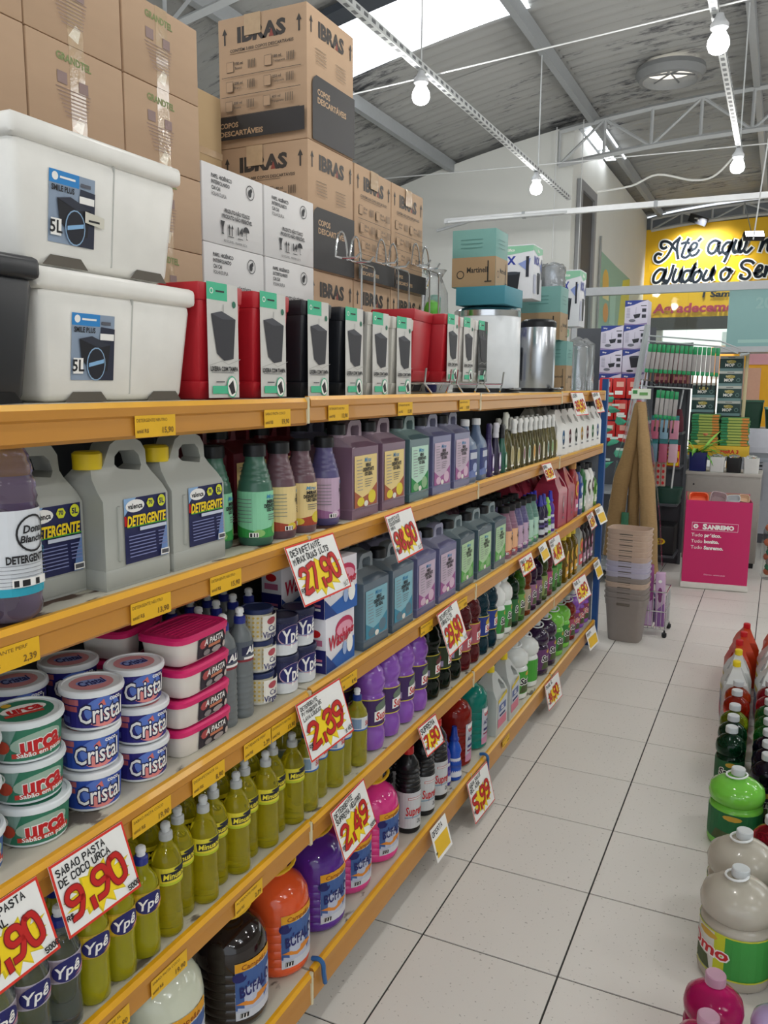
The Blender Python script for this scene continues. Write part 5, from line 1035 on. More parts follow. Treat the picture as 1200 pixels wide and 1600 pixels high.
# ---- price cards hanging from the lips
CARDS = [(2, 1.577, .21, .135, ['DESINFETANTE', 'MIRAX DUAS 1 LTS'], '27,90', '1 LT', 'the bottles of 27,90'), (2, 2.057, .2, .13, ['DESINFETANTE', 'CONCENTRADO', 'MIRAX'], '98,90', '5 LTS', 'a'), (3, 1.612, .2, .135, ['DETERGENTE', 'P/ MAQUINA DE', 'LAVA LOUCAS'], '2,39', 'X 400', ''), (3, .885, .15, .112, ['SABAO PASTA', 'DE COCO URCA'], '9,90', '500G', ''), (3, .722, .13, .11, ['SABAO PASTA', 'CRISTAL'], '9,90', '500G', ''),
         (4, 1.758, .2, .13, ['DETERGENTE', 'SUPREMA NEUTRO'], '2,49', '500ML', ''), (3, 2.448, .21, .14, ['DESINFETANTE', 'MIRAX 5 LTS'], '29,90', '5 LTS', ''), (4, 2.29, .13, .095, ['SUPREMA'], '7,90', '2L', ''), (5, 2.8, .21, .155, ['AGUA SANIT', 'GEL AZUL'], '5,99', '', ''), (5, 2.4, .13, .11, ['OFERTA'], '', '', 'p'), (3, 3.364, .19, .075, ['MIRAX 1L'], '7,29', '', ''),
         (3, 3.643, .15, .075, ['OFERTA'], '', '', 'p'), (3, 3.86, .2, .125, ['AMACIANTE', 'PINHO'], '4,49', '', ''), (2, 3.663, .13, .08, ['SPRAY'], '9,90', '', ''), (1, 4.225, .22, .12, ['LIXEIRA'], '39,90', '', ''), (1, 4.69, .22, .12, ['LIXEIRA INOX'], '89,90', '', ''), (3, 4.682, .19, .09, ['AMACIANTE'], '8,90', '', ''), (3, 4.94, .17, .1, ['OFERTA'], '', '', 'p'), (4, 4.47, .24, .125, ['SANOL 2L'], '6,90', '', ''), (5, 3.931, .24, .13, ['SANOL 5L'], '14,90', '', ''), (5, 4.868, .2, .11, ['OFERTA'], '', '', 'p'), (4, 4.95, .16, .1, ['DIVERSOS'], '', '', 'p')]
CL = ['price card below the green and yellow labelled bottles', 'price card between jug rows under the violet jug', 'price card before the yellow soap bottles under navy tubs', 'price card under the green and blue soap tubs', 'price card cut by the picture edge under soap tubs', 'price card between pale yellow soap and pink jug', 'price card hanging over the near black bottles', 'small price card hanging over black bleach bottles', 'price card below the red five litre jug', 'small faded card below the black bleach bottles', 'small price card below the pastel one litre bottles', 'narrow yellow card below the pastel bottles', 'price card below the pink jugs', 'small price card over the pink jugs', 'price card on the top lip over white jugs', 'second price card on the top lip by end post', 'small price card below the white softener bottles', 'curled card beside the end post under the middle shelf', 'price card tilted before the violet wrapped pack', 'faded price card touching floor level by purple bottles', 'small card below the violet wrapped pack', 'curled card by the end post under fourth shelf']
for q, (s, y, w, h, ln, pr_, un, pf) in enumerate(CARDS):
    faded = pf == 'p'
    sp = card(w, h, ln, pr_, un, q, plain=faded, border=not faded)
    lh = .085 if s == 5 else .056
    put('price_card', sp, (XF+.0125, y, SZ[s]-.003), 0, CL[q], 'price card', 'price cards on the shelf lips', rot=(-R(20 if s < 5 else 14)+R(random.uniform(-3, 3)), 0, F90+R(random.uniform(-4, 4))))
# ---- top shelf goods
T1 = SZ[1]+.0005
wl = twinbin(.35, .24, .198, 'e9e7e1', True); wu = twinbin(.35, .24, .198, 'e9e7e1', True, True)
put('waste_bin', wl, (-1.10, 1.065, T1), F90, 'white twin bin with blue label standing on the top shelf', 'bin', 'twin bins'); put('waste_bin', wu, (-1.10, 1.035, T1+.2025), F90, 'white twin bin stacked on the other, small sticker on label', 'bin', 'twin bins')
put('waste_bin', twinbin(.35, .24, .205, '1d1f24', False), (-1.085, .70, T1), F90, 'black twin bin at the near end of the top shelf', 'bin', 'twin bins')
rb, kb, wb2, rb2 = smallbin('b01c28'), smallbin('17191f'), smallbin('c9c6bd'), smallbin('b01c28', False)
for sp, y, l in ((rb, 1.318, 'first red bin with paper sleeve on the top shelf'), (rb, 1.492, 'second red bin with paper sleeve beside black bin'), (kb, 1.68, 'first black bin with paper sleeve'), (kb, 1.858, 'second black bin with paper sleeve'), (wb2, 2.01, 'first off white bin with paper sleeve'), (wb2, 2.165, 'second off white bin with paper sleeve')):
    put('waste_bin', sp, (-1.068, y, T1), F90+random.uniform(-.02, .02), l, 'bin', 'sleeved bins')
put('waste_bin', rb2, (-1.075, 2.385, T1+.0385), F90+PI/2+.1, 'red bin without sleeve turned sideways among wire stands', 'bin', 'sleeved bins')
put('waste_bin', rb, (-1.075, 2.565, T1+.0385), F90, 'red bin with sleeve behind the wire stands', 'bin', 'sleeved bins')
wb3 = smallbin('d9d6d0'); wb4 = smallbin('d9d6d0', dark=True)
put('waste_bin', wb3, (-1.075, 2.716, T1+.0385), F90, 'white bin with sleeve beside the red sleeved bin', 'bin', 'sleeved bins'); put('waste_bin', wb4, (-1.075, 2.868, T1+.0385), F90, 'white bin with dark sleeve before the pedal bin', 'bin', 'sleeved bins')
for q, (y, w, h) in enumerate(((2.385, .2, .41), (2.655, .2, .43), (2.935, .2, .46))):
    put('wire_stand', chromerack(h, w, .24), (-1.075, y, T1+.004), F90, f'{ORD[q]} curled chrome wire stand from the near end, top shelf', 'wire stand', 'chrome wire stands')
# pedal bins
def pedal(r, H, bodym, rim, black=True):
    b = G().lathe([(.012, r*.97), (.02, r), (H*.86, r), (H*.865, r*.99)], bodym, 36).mesh('bin_body', 40); k = G().lathe([(0, r*1.02), (.014, r*1.02), (.018, r*.99)], BLACKP, 30).mesh('base_ring', 30)
    l = G().lathe([(H*.865, r*1.01), (H*.93, r*1.01), (H*.935, r*.99), (H*.95, r*.95), (H*.97, r*.8), (H*.98, r*.4)], rim, 36).mesh('lid', 30)
    p = G().box((-.02, -r-.045, .008), (.02, -r+.0, .016), BLACKP, bev=.002); p.box((-.022, -r-.05, .012), (.022, -r-.02, .02), STEEL, bev=.002)
    return [('bin_body', b, None), ('base_ring', k, None), ('lid', l, None), ('pedal', p.mesh('pedal', 30), None)]
put('pedal_bin', pedal(.138, .355, pl('dfe3e6', .3), CHROME), (-1.13, 3.37, T1), F90-.5, 'large white pedal bin with chrome lid ring', 'bin')
put('pedal_bin', pedal(.085, .352, STEEL, BLACKP), (-1.08, 3.99, T1), F90-.3, 'brushed steel pedal bin with black lid', 'bin')
def tealbox(W, D, H, vertical=False):
    c = G().box((-W/2, -D/2, 0), (W/2, D/2, H), ink('6d9c96'), bev=.002).mesh('carton', 30); P = Print(); E_ = Print(); kr = ink('a58a68'); K = ink('2b2a28')
    for Q, w in ((P, W), (E_, D)):
        Q.rect(-w/2, .002, w/2, H*.52, kr); Q.text('Martinelli', w*.1, H*.3, min(.022, w*.12), K, .02, 0, width=w*.5); Q.ring(-w*.3, H*.22, w*.07, w*.09, K, 14)
        for q in range(3): Q.rect(-w*.3, H*(.82-.07*q), w*.2, H*(.83-.07*q), ink('4f7f7a'))
        Q.rect(w*.32, H*.1, w*.35, H*.45, K); Q.rect(w*.26, H*.08, w*.42, H*.1, K)
    T = Print(); T.rect(W*.1, H*.55, W*.3, H*.99, TAPE)
    return [('carton', c, None), ('front_print', flat(P, W, D, 'f'), None), ('end_print', flat(E_, W, D, 'e'), None)]
put('product_box', tealbox(.16, .185, .225), (-1.16, 3.345, T1+.4225), F90, 'teal and kraft box topmost above the white pedal bin', 'box', 'teal and kraft boxes')
put('product_box', [('carton', G().box((-.11, -.105, 0), (.11, .105, .072), ink('3f8696'), bev=.002).mesh('carton', 30), None)], (-1.115, 3.345, T1+.349), F90-.04, 'flat deep teal box lying on the white pedal bin', 'box', 'teal and kraft boxes')
put('product_box', tealbox(.16, .2, .26), (-1.105, 4.185, T1+.2505), F90, 'teal and kraft box with vertical lettering above steel bins', 'box', 'teal and kraft boxes')
put('product_box', tealbox(.15, .12, .25), (-1.146, 4.185, T1), F90, 'teal and kraft box lowest behind the steel pedal bin', 'box', 'teal and kraft boxes')
put('product_box', tealbox(.13, .1, .2495), (-1.028, 4.225, T1), F90, 'small teal and kraft box standing upright by plastic wrap', 'box', 'teal and kraft boxes')
def inox(W, D, H):
    c = G().box((-W/2, -D/2, 0), (W/2, D/2, H), ink('dcdde2'), bev=.002).mesh('carton', 30); Ps = []
    for w, f in ((W, 'f'), (D, 'e')):
        P = Print(); P.poly([(-w*.5, H*.98), (w*.5, H*.98), (w*.5, H*.88), (0, H*.82), (-w*.5, H*.9)], ink('8cc4a4')); P.text('INOX', -w*.12, H*.72, H*.15, ink('2f3f9c'), .04, 0, width=w*.55); P.text('Elfico', w*.05, H*.91, H*.05, PAPER, .03)
        P.poly([(-w*.08, H*.45), (w*.25, H*.5), (w*.2, H*.12), (-w*.02, H*.1)], ink('1f222a')); P.ell(w*.08, H*.48, w*.17, H*.03, ink('3a3f4a'), 12); P.poly([(w*.2, H*.65), (w*.45, H*.75), (w*.4, H*.5)], ink('8a9ad0')); P.rect(-w*.45, H*.1, -w*.2, H*.45, ink('b0b4c8')); P.rect(w*.36, H*.4, w*.42, H*.78, ink('2a2c38'))
        Ps.append(('front_print' if f == 'f' else 'end_print', flat(P, W, D, f), None))
    return [('carton', c, None)]+Ps
put('product_box', inox(.16, .24, .245), (-1.2, 3.94, T1+.4305), F90, 'white bin box with blue lettering beside the pedal bin', 'box', 'white boxed bins'); put('product_box', inox(.16, .12, .43), (-1.26, 3.94, T1), F90, 'white bin box hidden below the other boxed bin', 'box', 'white boxed bins')
put('product_box', inox(.15, .17, .3), (-1.11, 4.68, T1+.3505), F90, 'second white bin box with blue lettering near the end', 'box', 'white boxed bins'); put('product_box', inox(.12, .1, .35), (-1.16, 4.69, T1), F90, 'white bin box lowest near the end post', 'box', 'white boxed bins')
WRAP = mt('f4f6f7', .08, tr=.86, vary=0, ior=1.25, name='cling_film')
def wrapped(r, H):
    st = G().lathe([(0, r*1.02), (.015, r*1.02), (.018, r), (H*.88, r), (H*.9, r*1.02), (H*.96, r*1.0), (H, r*.6)], STEEL, 24).mesh('steel_bin', 40)
    rnd = random.Random(int(r*1e4)); secs = []
    g = G(); n = 18; zs = [0.002, H*.15, H*.35, H*.55, H*.75, H*.95, H*1.06, H*1.1]
    vs = []; fs = []
    for q, z in enumerate(zs):
        for k in range(n):
            a = 2*PI*k/n; rr = (r*1.12 if q < 6 else r*(.8 if q == 6 else .45))*(1+rnd.uniform(-.08, .14)); vs.append((rr*math.cos(a), rr*math.sin(a), z+(rnd.uniform(-.008, .008) if q else 0)))
    for q in range(len(zs)-1):
        for k in range(n): fs.append((q*n+k, q*n+(k+1) % n, (q+1)*n+(k+1) % n, (q+1)*n+k))
    return [('steel_bin', st, None), ('film', g.add(vs, fs, WRAP).mesh('film', 25), None)]
put('wrapped_bin', wrapped(.048, .25), (-1.025, 4.62, T1), F90, 'small steel bin in clear film beside the upright teal box', 'bin', 'film wrapped bins'); put('wrapped_bin', wrapped(.07, .27), (-1.055, 4.81, T1), F90, 'steel bin in crumpled clear film', 'bin', 'film wrapped bins'); put('wrapped_bin', wrapped(.055, .25), (-1.07, 4.975, T1), F90, 'steel bin in clear film at the end post', 'bin', 'film wrapped bins')
put('wrapped_bin', wrapped(.055, .105), (-1.07, 4.185, T1+.511), F90, 'small film wrapped steel bin on the teal box', 'bin', 'film wrapped bins')
# toilet brush set in a bag
tb = [('holder', G().lathe([(0, .05), (.01, .055), (.26, .048), (.27, .05), (.27, .04)], pl('e6e8e8', .35), 20).mesh('holder', 40), None), ('brush_handle', G().lathe([(.26, .012), (.3, .012), (.31, .02), (.38, .022), (.39, .01)], pl('7fc4b0', .4), 12).mesh('handle', 40), None), ('bag', G().lathe([(.0, .062), (.3, .06), (.4, .055), (.46, .03), (.49, .05)], WRAP, 16).mesh('bag', 60), None)]
put('toilet_brush_set', tb, (-1.31, 3.22, T1), F90, 'white brush holder with aqua handle in a clear bag', 'toilet brush')
gb2 = [('handle', G().lathe([(0, .02), (.01, .024), (.25, .018), (.28, .02)], pl('22255a', .4), 12).mesh('handle', 40), None), ('knob', G().lathe([(.28, .015), (.3, .03), (.325, .034), (.35, .024), (.36, .005)], pl('5aa83a', .4), 16).mesh('knob', 40), None)]
put('toilet_brush', gb2, (-1.27, 3.1, T1), F90, 'dark brush handle with lime green knob', 'toilet brush')
# cartons stacked along the back of the shelf
cb_d, cb_w = cupbox(False), cupbox(True)
CX = -1.30
def at_front(sp, D, y, z, label, group, name='carton', rz=0): put(name, sp, (CX-D/2, y, z), F90+rz, label, 'carton', group)
zb = T1; hb = .3795
for k, y in enumerate((2.404, 2.703, 3.001)):
    top = 3 if k == 0 else 2
    for q in range(top):
        at_front(cb_w if k == 0 else (cb_d if q == 1 else cb_w), .39, y, zb+q*hb, f'{("lowest", "middle", "topmost")[q] if k == 0 else ("lower", "upper")[q]} printed cup carton in the {("first", "second", "third")[k]} column', 'printed cup cartons', rz=random.uniform(-.01, .01))
wbx = whitebox()
for k, y in enumerate((1.827, 2.097)):
    for q in range(3): at_front(wbx, .3, y-.0, zb+q*.1875, f'{("lowest", "middle", "topmost")[q]} white paper carton in the {("first", "second")[k]} column', 'white paper cartons', rz=random.uniform(-.005, .005))
gbx = greenbox()
for k, y in enumerate((.803, 1.057, 1.311, 1.566)):
    for q in range((6, 6, 6, 5)[k]):
        at_front(gbx, .32, y, zb+q*.1698, f'{("lowest", "second", "third", "fourth", "fifth", "sixth", "seventh")[q]} taped kraft carton up in column {("one", "two", "three", "four")[k]}', 'taped kraft cartons', rz=random.uniform(-.005, .005))
put('carton', [('carton', carton(.3, .3, .34, KRAFT2), None), ('packing_tape', G().box((-.151, -.1512, .16), (.151, -.1508, .18), TAPE).mesh('tape', 0), None)], (-1.765, 2.06, zb+.55), F90, 'upper plain kraft carton set behind the white cartons', 'carton', 'plain kraft cartons')
put('carton', [('carton', carton(.3, .3, .5495, KRAFT2), None)], (-1.765, 2.06, zb), F90, 'tall plain kraft carton hidden behind the white cartons', 'carton', 'plain kraft cartons')
# ---- goods standing on the floor along the other side of the aisle
cr = sanol(mt('cfc8b8', .25, tr=.3, vary=.04, coat=.2), ink('3f9a44'), H=.315, r=.1, text='Omo', tcol='c4262c', side=[('d6d6cc', -1.1, .55), ('c4cc2a', .55, .85)], rim='c8cc3a')
def floor_b(sp, x, y, l, rz=0., name='bulb_bottle', g='bottles standing on the floor'): put(name, sp, (x, y, .0005), rz, l, 'bottle', g)
floor_b(cr, -.005, 2.31, 'big cream bottle with green label standing on the floor', -1.15); floor_b(cr, -.003, 2.525, 'big cream bottle behind the first on the floor', -1.1); floor_b(cr, .215, 2.28, 'big cream bottle in the second file, cut by the edge', -.9); floor_b(cr, .215, 2.5, 'second big cream bottle in the second file', -.8)
lgb = sanol(milky('74c544'), ink('1f6a3c'), H=.275, r=.095, text='', tcol='e8e8e0'); floor_b(lgb, -.04, 3.04, 'light green bulb bottle with dark green label on the floor', -.4)
def pet(c, lab, H=.255, r=.058, t='Sanol'): return sanol(liq(c, .75, .07), ink(lab), H=H, r=r, handle=False, capm=pl('c9cdd0', .3), text=t)
pD, pG, pG2, pR, pV, pM, pO = pet('0f4a2c', '1f5a30'), pet('1f7a34', '3a8a3a'), pet('8aa01a', '7a9a3a'), pet('c8300f', 'b0442a'), pet('1c1030', '2a1c3a'), pet('b0142e', 'a03a4a'), pet('d2480f', 'b85a2a')
for sp, y, l in ((pD, 3.47, 'dark green bottle behind the light green one'), (pD, 3.6, 'second dark green bottle on the floor'), (pG2, 3.73, 'olive green bottle before the red ones on the floor'), (pR, 3.92, 'clear red bottle before the white jugs'), (pO, 4.05, 'orange red bottle touching the white jugs')): floor_b(sp, -.082, y, l, -.2)
for sp, y, l in ((pV, 3.26, 'first dark violet bottle in the second file'), (pV, 3.38, 'second dark violet bottle in the second file'), (pV, 3.5, 'third dark violet bottle in the second file'), (pG, 3.62, 'first green bottle in the second file'), (pG, 3.74, 'second green bottle in the second file'), (pG, 3.86, 'third green bottle in the second file'), (pM, 3.985, 'first red bottle in the second file'), (pM, 4.11, 'second red bottle in the second file')): floor_b(sp, .055, y, l, -.2)
floor_b(pM, .075, 2.76, 'wine red bottle between cream and light green bottles', -.2, g='bottles standing on the floor'); floor_b(pM, .20, 2.74, 'second wine red bottle beside the cream bottle', -.2); floor_b(sanol(milky('dde6dc'), ink('4a9a4a'), H=.27, r=.07), .13, 2.98, 'whitish bulb bottle behind the wine red ones', -.3); floor_b(pV, .12, 3.12, 'dark bottle beside the light green bulb bottle', -.3)
pkb = sanol(liq('d81f78', .6, .08), ink('c83a80'), H=.25, r=.068, handle=False, capm=mt('d8a8c0', .3, tr=.4), text=''); floor_b(pkb, -.04, 1.92, 'bright pink bottle low in the corner', -.2); floor_b(pkb, -.045, 1.775, 'second bright pink bottle cut by the lower edge', -.2); floor_b(sanol(milky('b8a8d0'), ink('8a7ab0'), H=.225, r=.06, handle=False), .1, 1.93, 'lilac bottle beside the pink ones', -.2)
wjg = whitejug(mt('d3d5d4', .35, tr=.15, vary=.03), H=.31, W=.19, D=.125, capm=pl('e3c81c', .4), lab='gel')
for x, y, l in ((-.1, 4.225, 'first white jug with yellow cap on the floor, outer file'), (-.1, 4.42, 'second white jug with yellow cap on the floor, outer file'), (.055, 4.27, 'first white jug with yellow cap in the second file'), (.055, 4.465, 'second white jug with yellow cap in the second file'), (.055, 4.66, 'third white jug with yellow cap in the second file')):
    put('bleach_jug', wjg, (x, y, .0005), R(-85), l, 'jug', 'bottles standing on the floor')
ojg = whitejug(mk('d0421a'), H=.3, W=.17, D=.115, capm=pl('c4121c', .35), lab='leaf', c='e8c84a')
for x, y, l in ((-.105, 4.625, 'first orange jug with red cap on the floor'), (-.09, 4.80, 'second orange jug with red cap on the floor'), (-.08, 4.98, 'third orange jug with red cap on the floor'), (.075, 4.85, 'orange jug with red cap in the second file'), (.08, 5.03, 'second orange jug with red cap in the second file')): put('orange_jug', ojg, (x, y, .0005), R(-80), l, 'jug', 'bottles standing on the floor')
# ---------------------------------------------------------------- end of the aisle
# stacked waste baskets
def basket(col, hx=.132, hy=.095, H=.285):
    m = pl(col, .5); n = 4.5; g = G(); t = .003
    secs = [(0, hx*.74, hy*.74, n), (.004, hx*.76, hy*.76, n), (H*.82, hx*.93, hy*.93, n), (H*.83, hx*.955, hy*.955, n), (H*.97, hx*.985, hy*.985, n), (H*.975, hx*1.02, hy*1.02, n), (H, hx*1.02, hy*1.02, n), (H, hx*.965, hy*.965, n), (H*.83, hx*.93, hy*.93, n), (H*.8, hx*.9, hy*.9, n), (.012, hx*.73, hy*.73, n)]
    b = g.loft(secs, m, 32).mesh('basket_body', 40)
    s = G().box((-.042, -hy*1.0, H*.845), (.042, -hy*.955, H*.9), pl('6c6258', .6), bev=.004).mesh('grip_slot', 40)
    return [('basket_body', b, None), ('grip_slot', s, 0)]
bz = .0; cols = ['8f8680', '8f8680', '8f8680', 'c2ab98', '8f8680', 'b9b4c4', 'b9b4c8', 'b9b4c4', 'c0a898', 'c4ab98', 'c4ab98', 'c4ab98', 'c4ab98', 'c4ab98']
bsp = {c: basket(c) for c in set(cols)}
BN = {'8f8680': 'taupe', 'c2ab98': 'tan', 'b9b4c4': 'pale lilac', 'b9b4c8': 'lilac', 'c0a898': 'beige', 'c4ab98': 'beige'}
for q, c in enumerate(cols):
    put('waste_basket', bsp[c], (-.80, 5.325, .0005+q*.0342), R(-6)+random.uniform(-.015, .015), f'{ORD[q]} basket up from the floor in the nested stack, {BN[c]}', 'waste basket', 'nested waste baskets')
# jute rolls hung in a clear bag
JUTE = mt('a98a60', .95, vary=.16, scale=45, bump=.6, name='jute_cloth', stretch=(1, 1, 3)); JUTE2 = mt('98794f', .95, vary=.16, scale=45, bump=.6, name='jute_cloth_dark', stretch=(1, 1, 3))
def drape(pts, w, d, mat):
    g = G(); P = catmull(pts, 5); n = len(P); secs = []
    for i, p in enumerate(P): k = i/(n-1); ww = w[0]+(w[1]-w[0])*min(1, k*1.6); secs.append((p.z, ww*(1+.05*math.sin(i*1.7)), d*(.8+.4*k), 2.4, p.x, p.y))
    return g.loft(list(reversed(secs)), mat, 16).mesh('jute_roll', 60)
jr = [('jute_roll', drape([(-.895, 6.0, 1.50), (-.93, 5.98, 1.2), (-.985, 5.97, .9), (-1.02, 5.96, .42)], (.022, .058), .05, JUTE2), None), ('jute_roll', drape([(-.885, 6.02, 1.51), (-.89, 6.02, 1.1), (-.89, 6.01, .8), (-.885, 6.0, .4)], (.022, .042), .05, JUTE2), None),
      ('jute_roll', drape([(-.872, 5.99, 1.51), (-.835, 5.97, 1.2), (-.79, 5.95, .85), (-.745, 5.95, .32)], (.028, .055), .055, JUTE), None), ('green_tie', G().box((-.955, 5.9, .42), (-.905, 5.915, .74), pl('2f6a4a', .5), bev=.004).mesh('green_tie'), None)]
bag = G(); secs = [(1.54, .05, .02, 2, -.885, 5.985), (1.45, .06, .04, 2, -.885, 5.985), (1.1, .13, .08, 2.5, -.89, 5.985), (.7, .185, .1, 2.6, -.885, 5.975), (.36, .21, .11, 2.8, -.875, 5.97)]
bag.loft(secs, mt('eef2f2', .1, tr=1, vary=0, ior=1.03, alpha=.35, name='thin_bag'), 20, cap=(False, False))
jr += [('clear_bag', bag.mesh('bag', 40), None), ('header_card', G().box((-.94, 5.965, 1.53), (-.81, 5.97, 1.6), ink('dfe6d4')).box((-.93, 5.963, 1.565), (-.9, 5.9648, 1.59), ink('3f8a4a')).box((-.885, 5.963, 1.555), (-.83, 5.9648, 1.575), ink('6aa05a')).mesh('card', 0), None),
       ('hook', G().tube([(-.875, 5.97, 1.598), (-.875, 5.97, 1.66), (-.875, 6.3, 1.66), (-.875, 6.665, 1.628)], .004, CHROME, 6).mesh('hook'), None)]
put('jute_cloths', jr, (0, 0, 0), 0, 'bundle of tan jute floor cloths hanging in a clear bag', 'floor cloth')
# wire basket with packs on castors
g = G(); x0, x1, y0, y1, h = -.76, -.575, 5.465, 5.70, .3
for z in (.05, .17, h): g.tube([(x0, y0, z), (x1, y0, z), (x1, y1, z), (x0, y1, z)], .004, CHROME, 6, closed=True)
for k in range(8):
    a = k/7; g.tube([(x0+(x1-x0)*a, y0, .05), (x0+(x1-x0)*a, y0, .28)], .002, CHROME, 4); g.tube([(x1, y0+(y1-y0)*a, .05), (x1, y0+(y1-y0)*a, .28)], .002, CHROME, 4)
for k in range(6): g.tube([(x0+(x1-x0)*k/5, y0, .05), (x0+(x1-x0)*k/5, y1, .05)], .002, CHROME, 4)
sp = [('wire_frame', g.mesh('wire_frame'), None)]
for x, y in ((x0, y0), (x1, y0), (x1, y1), (x0, y1)): sp.append(('castor', G().lathe([(0, .01), (.01, .016), (.03, .016), (.036, .006), (.05, .005)], BLACKP, 12, at=(x, y)).mesh('castor', 40), None))
put('wire_basket', sp, (0, 0, 0), 0, 'chrome wire basket on black castors beside the nested baskets', 'basket')
def pack(W, H, D, c1, c2, dark):
    b = G().box((-W/2, -D/2, 0), (W/2, D/2, H), pl(c1, .3), bev=.008).mesh('pack_body', 40); P = Print(); P.poly([(-W*.45, H*.02), (W*.45, H*.02), (W*.45, H*.45), (-W*.45, H*.3)], ink(c2)); P.ell(0, H*.6, W*.25, H*.14, ink(dark), 16); P.ell(0, H*.85, W*.2, H*.03, PAPER, 12)
    return [('pack_body', b, None), ('front_print', P.mesh('print', mp=lambda u, v, o: (u, -D/2-.0008-o, v)), None)]
put('soft_pack', pack(.085, .4, .09, '8a3a7e', 'c9a8cc', '3a2a4a'), (-.70, 5.535, .056), .15, 'plum printed soft pack standing in the wire basket', 'pack', 'packs in the wire basket', rot=(0, R(-2), .05))
put('soft_pack', pack(.06, .36, .06, 'c8a6c6', '8a5a9a', '7a3a6e'), (-.612, 5.53, .056), .1, 'pale mauve soft pack leaning in the wire basket', 'pack', 'packs in the wire basket', rot=(0, R(-2), .05))
put('soft_pack', pack(.08, .2, .08, '5f5a78', '8a84a0', '9a98b0'), (-.67, 5.64, .056), 0, 'grey violet soft pack at the back of the wire basket', 'pack', 'packs in the wire basket')
# magenta dump bin of plastic ware
MAG = mt('c4125f', .4, vary=.05, scale=3, coat=.15); W, D, H = .49, .32, .72
g = G(); t = .006
for a, b in (((-W/2, -D/2, .05), (W/2, -D/2+t, H)), ((-W/2, D/2-t, .05), (W/2, D/2, H+.03)), ((-W/2, -D/2+t, .05), (-W/2+t, D/2-t, H)), ((W/2-t, -D/2+t, .05), (W/2, D/2-t, H)), ((-W/2+t, -D/2+t, .3), (W/2-t, D/2-t, .31))): g.box(a, b, MAG)
base = G().box((-W/2-.008, -D/2-.008, .004), (W/2+.008, D/2+.008, .052), pl('d8d3cc', .6), bev=.003); lin_ = G().box((-W/2+t, D/2-t-.003, .31), (W/2-t, D/2-t-.0005, H+.028), KRAFT)
P = Print(); P.rect(-W*.39, H*.665, W*.31, H*.755, ink('f0dbe4')); P.rect(-W*.385, H*.669, W*.305, H*.751, MAG)
for k in range(6): a = PI/3*k; P.ell(-W*.33+.013*math.cos(a), H*.71+.013*math.sin(a), .0075, .0075, PAPER, 8)
P.text('S', -.094, H*.711, .042, PAPER, .05, 0, width=.034); P.text('ANREMO', .022, H*.708, .034, PAPER, .06, 0, width=.2)
for q, w_ in enumerate(('prático.', 'bonito.', 'Sanremo.')):
    P.text('Tudo', -W*.39, H*(.615-.07*q), .028, PAPER, .0, 0, align='L', width=.085); P.text(w_, -W*.39+.098, H*(.615-.07*q), .028, PAPER, .045, 0, align='L', width=(.125, .11, .145)[q])
P.text('© Sanremo - sanremo.com.br', 0, H*.17, .011, ink('e8b8cc'), .02, 0, width=.16)
S = Print()
for q in range(3): S.text('Tudo', -.1, H*(.615-.07*q), .026, PAPER, 0, 0, align='L', width=.08)
put('dump_bin', [('shell', g.mesh('shell', 0), None), ('base', base.mesh('base', 40), None), ('cardboard_lining', lin_.mesh('lining', 0), None), ('front_print', P.mesh('print', mp=lambda u, v, o: (u, -D/2-.0006-o, v)), None), ('side_print', S.mesh('print', mp=lambda u, v, o: (W/2+.0006+o, u, v)), None)], (-.397, 7.14, 0), R(6), 'magenta cardboard display bin with white slogan, full of plastic ware', 'display bin')
def tray(hx, hy, H, m): return G().loft([(0, hx*.8, hy*.8, 4), (.004, hx*.84, hy*.84, 4), (H-.006, hx*.97, hy*.97, 4), (H-.005, hx*1.04, hy*1.04, 4), (H, hx*1.04, hy*1.04, 4), (H, hx*.94, hy*.94, 4), (.01, hx*.8, hy*.8, 4)], m, 24).mesh('container', 40)
def up(name, me, loc, rot, l): o = obj(name, me); o.location = loc; o.rotation_euler = rot; tag(o, l, 'container', 'plastic ware in the magenta bin')
up('food_container', tray(.072, .06, .06, pl('ee6a3c', .35)), (-.545, 7.09, .69), (R(58), 0, R(8)), 'coral food container tilted at the bin edge')
up('food_container', tray(.06, .06, .09, mt('e9d9de', .2, tr=.6, vary=0)), (-.40, 7.13, .69), (R(62), R(8), 0), 'translucent pinkish bowl tilted in the magenta bin')
up('food_container', tray(.05, .05, .05, mt('dfe3e6', .2, tr=.4, vary=0)), (-.28, 7.12, .69), (R(30), R(-6), 0), 'clear low container in the magenta bin')
up('food_container', tray(.04, .04, .045, pl('d8b89a', .35)), (-.215, 7.2, .7), (R(40), R(8), .2), 'beige small container in the magenta bin')
for q, (x, y) in enumerate(((-.535, 7.125), (-.4, 7.14), (-.265, 7.155))): up('food_container', tray(.058, .1, .24, pl(('d8d4d0', 'e0a0b0', 'c8d0d4')[q], .4)), (x, y, .3105+.0005), (0, 0, R(6)), f'{("pale grey", "rosy", "bluish")[q]} tall container hidden deep in the magenta bin')
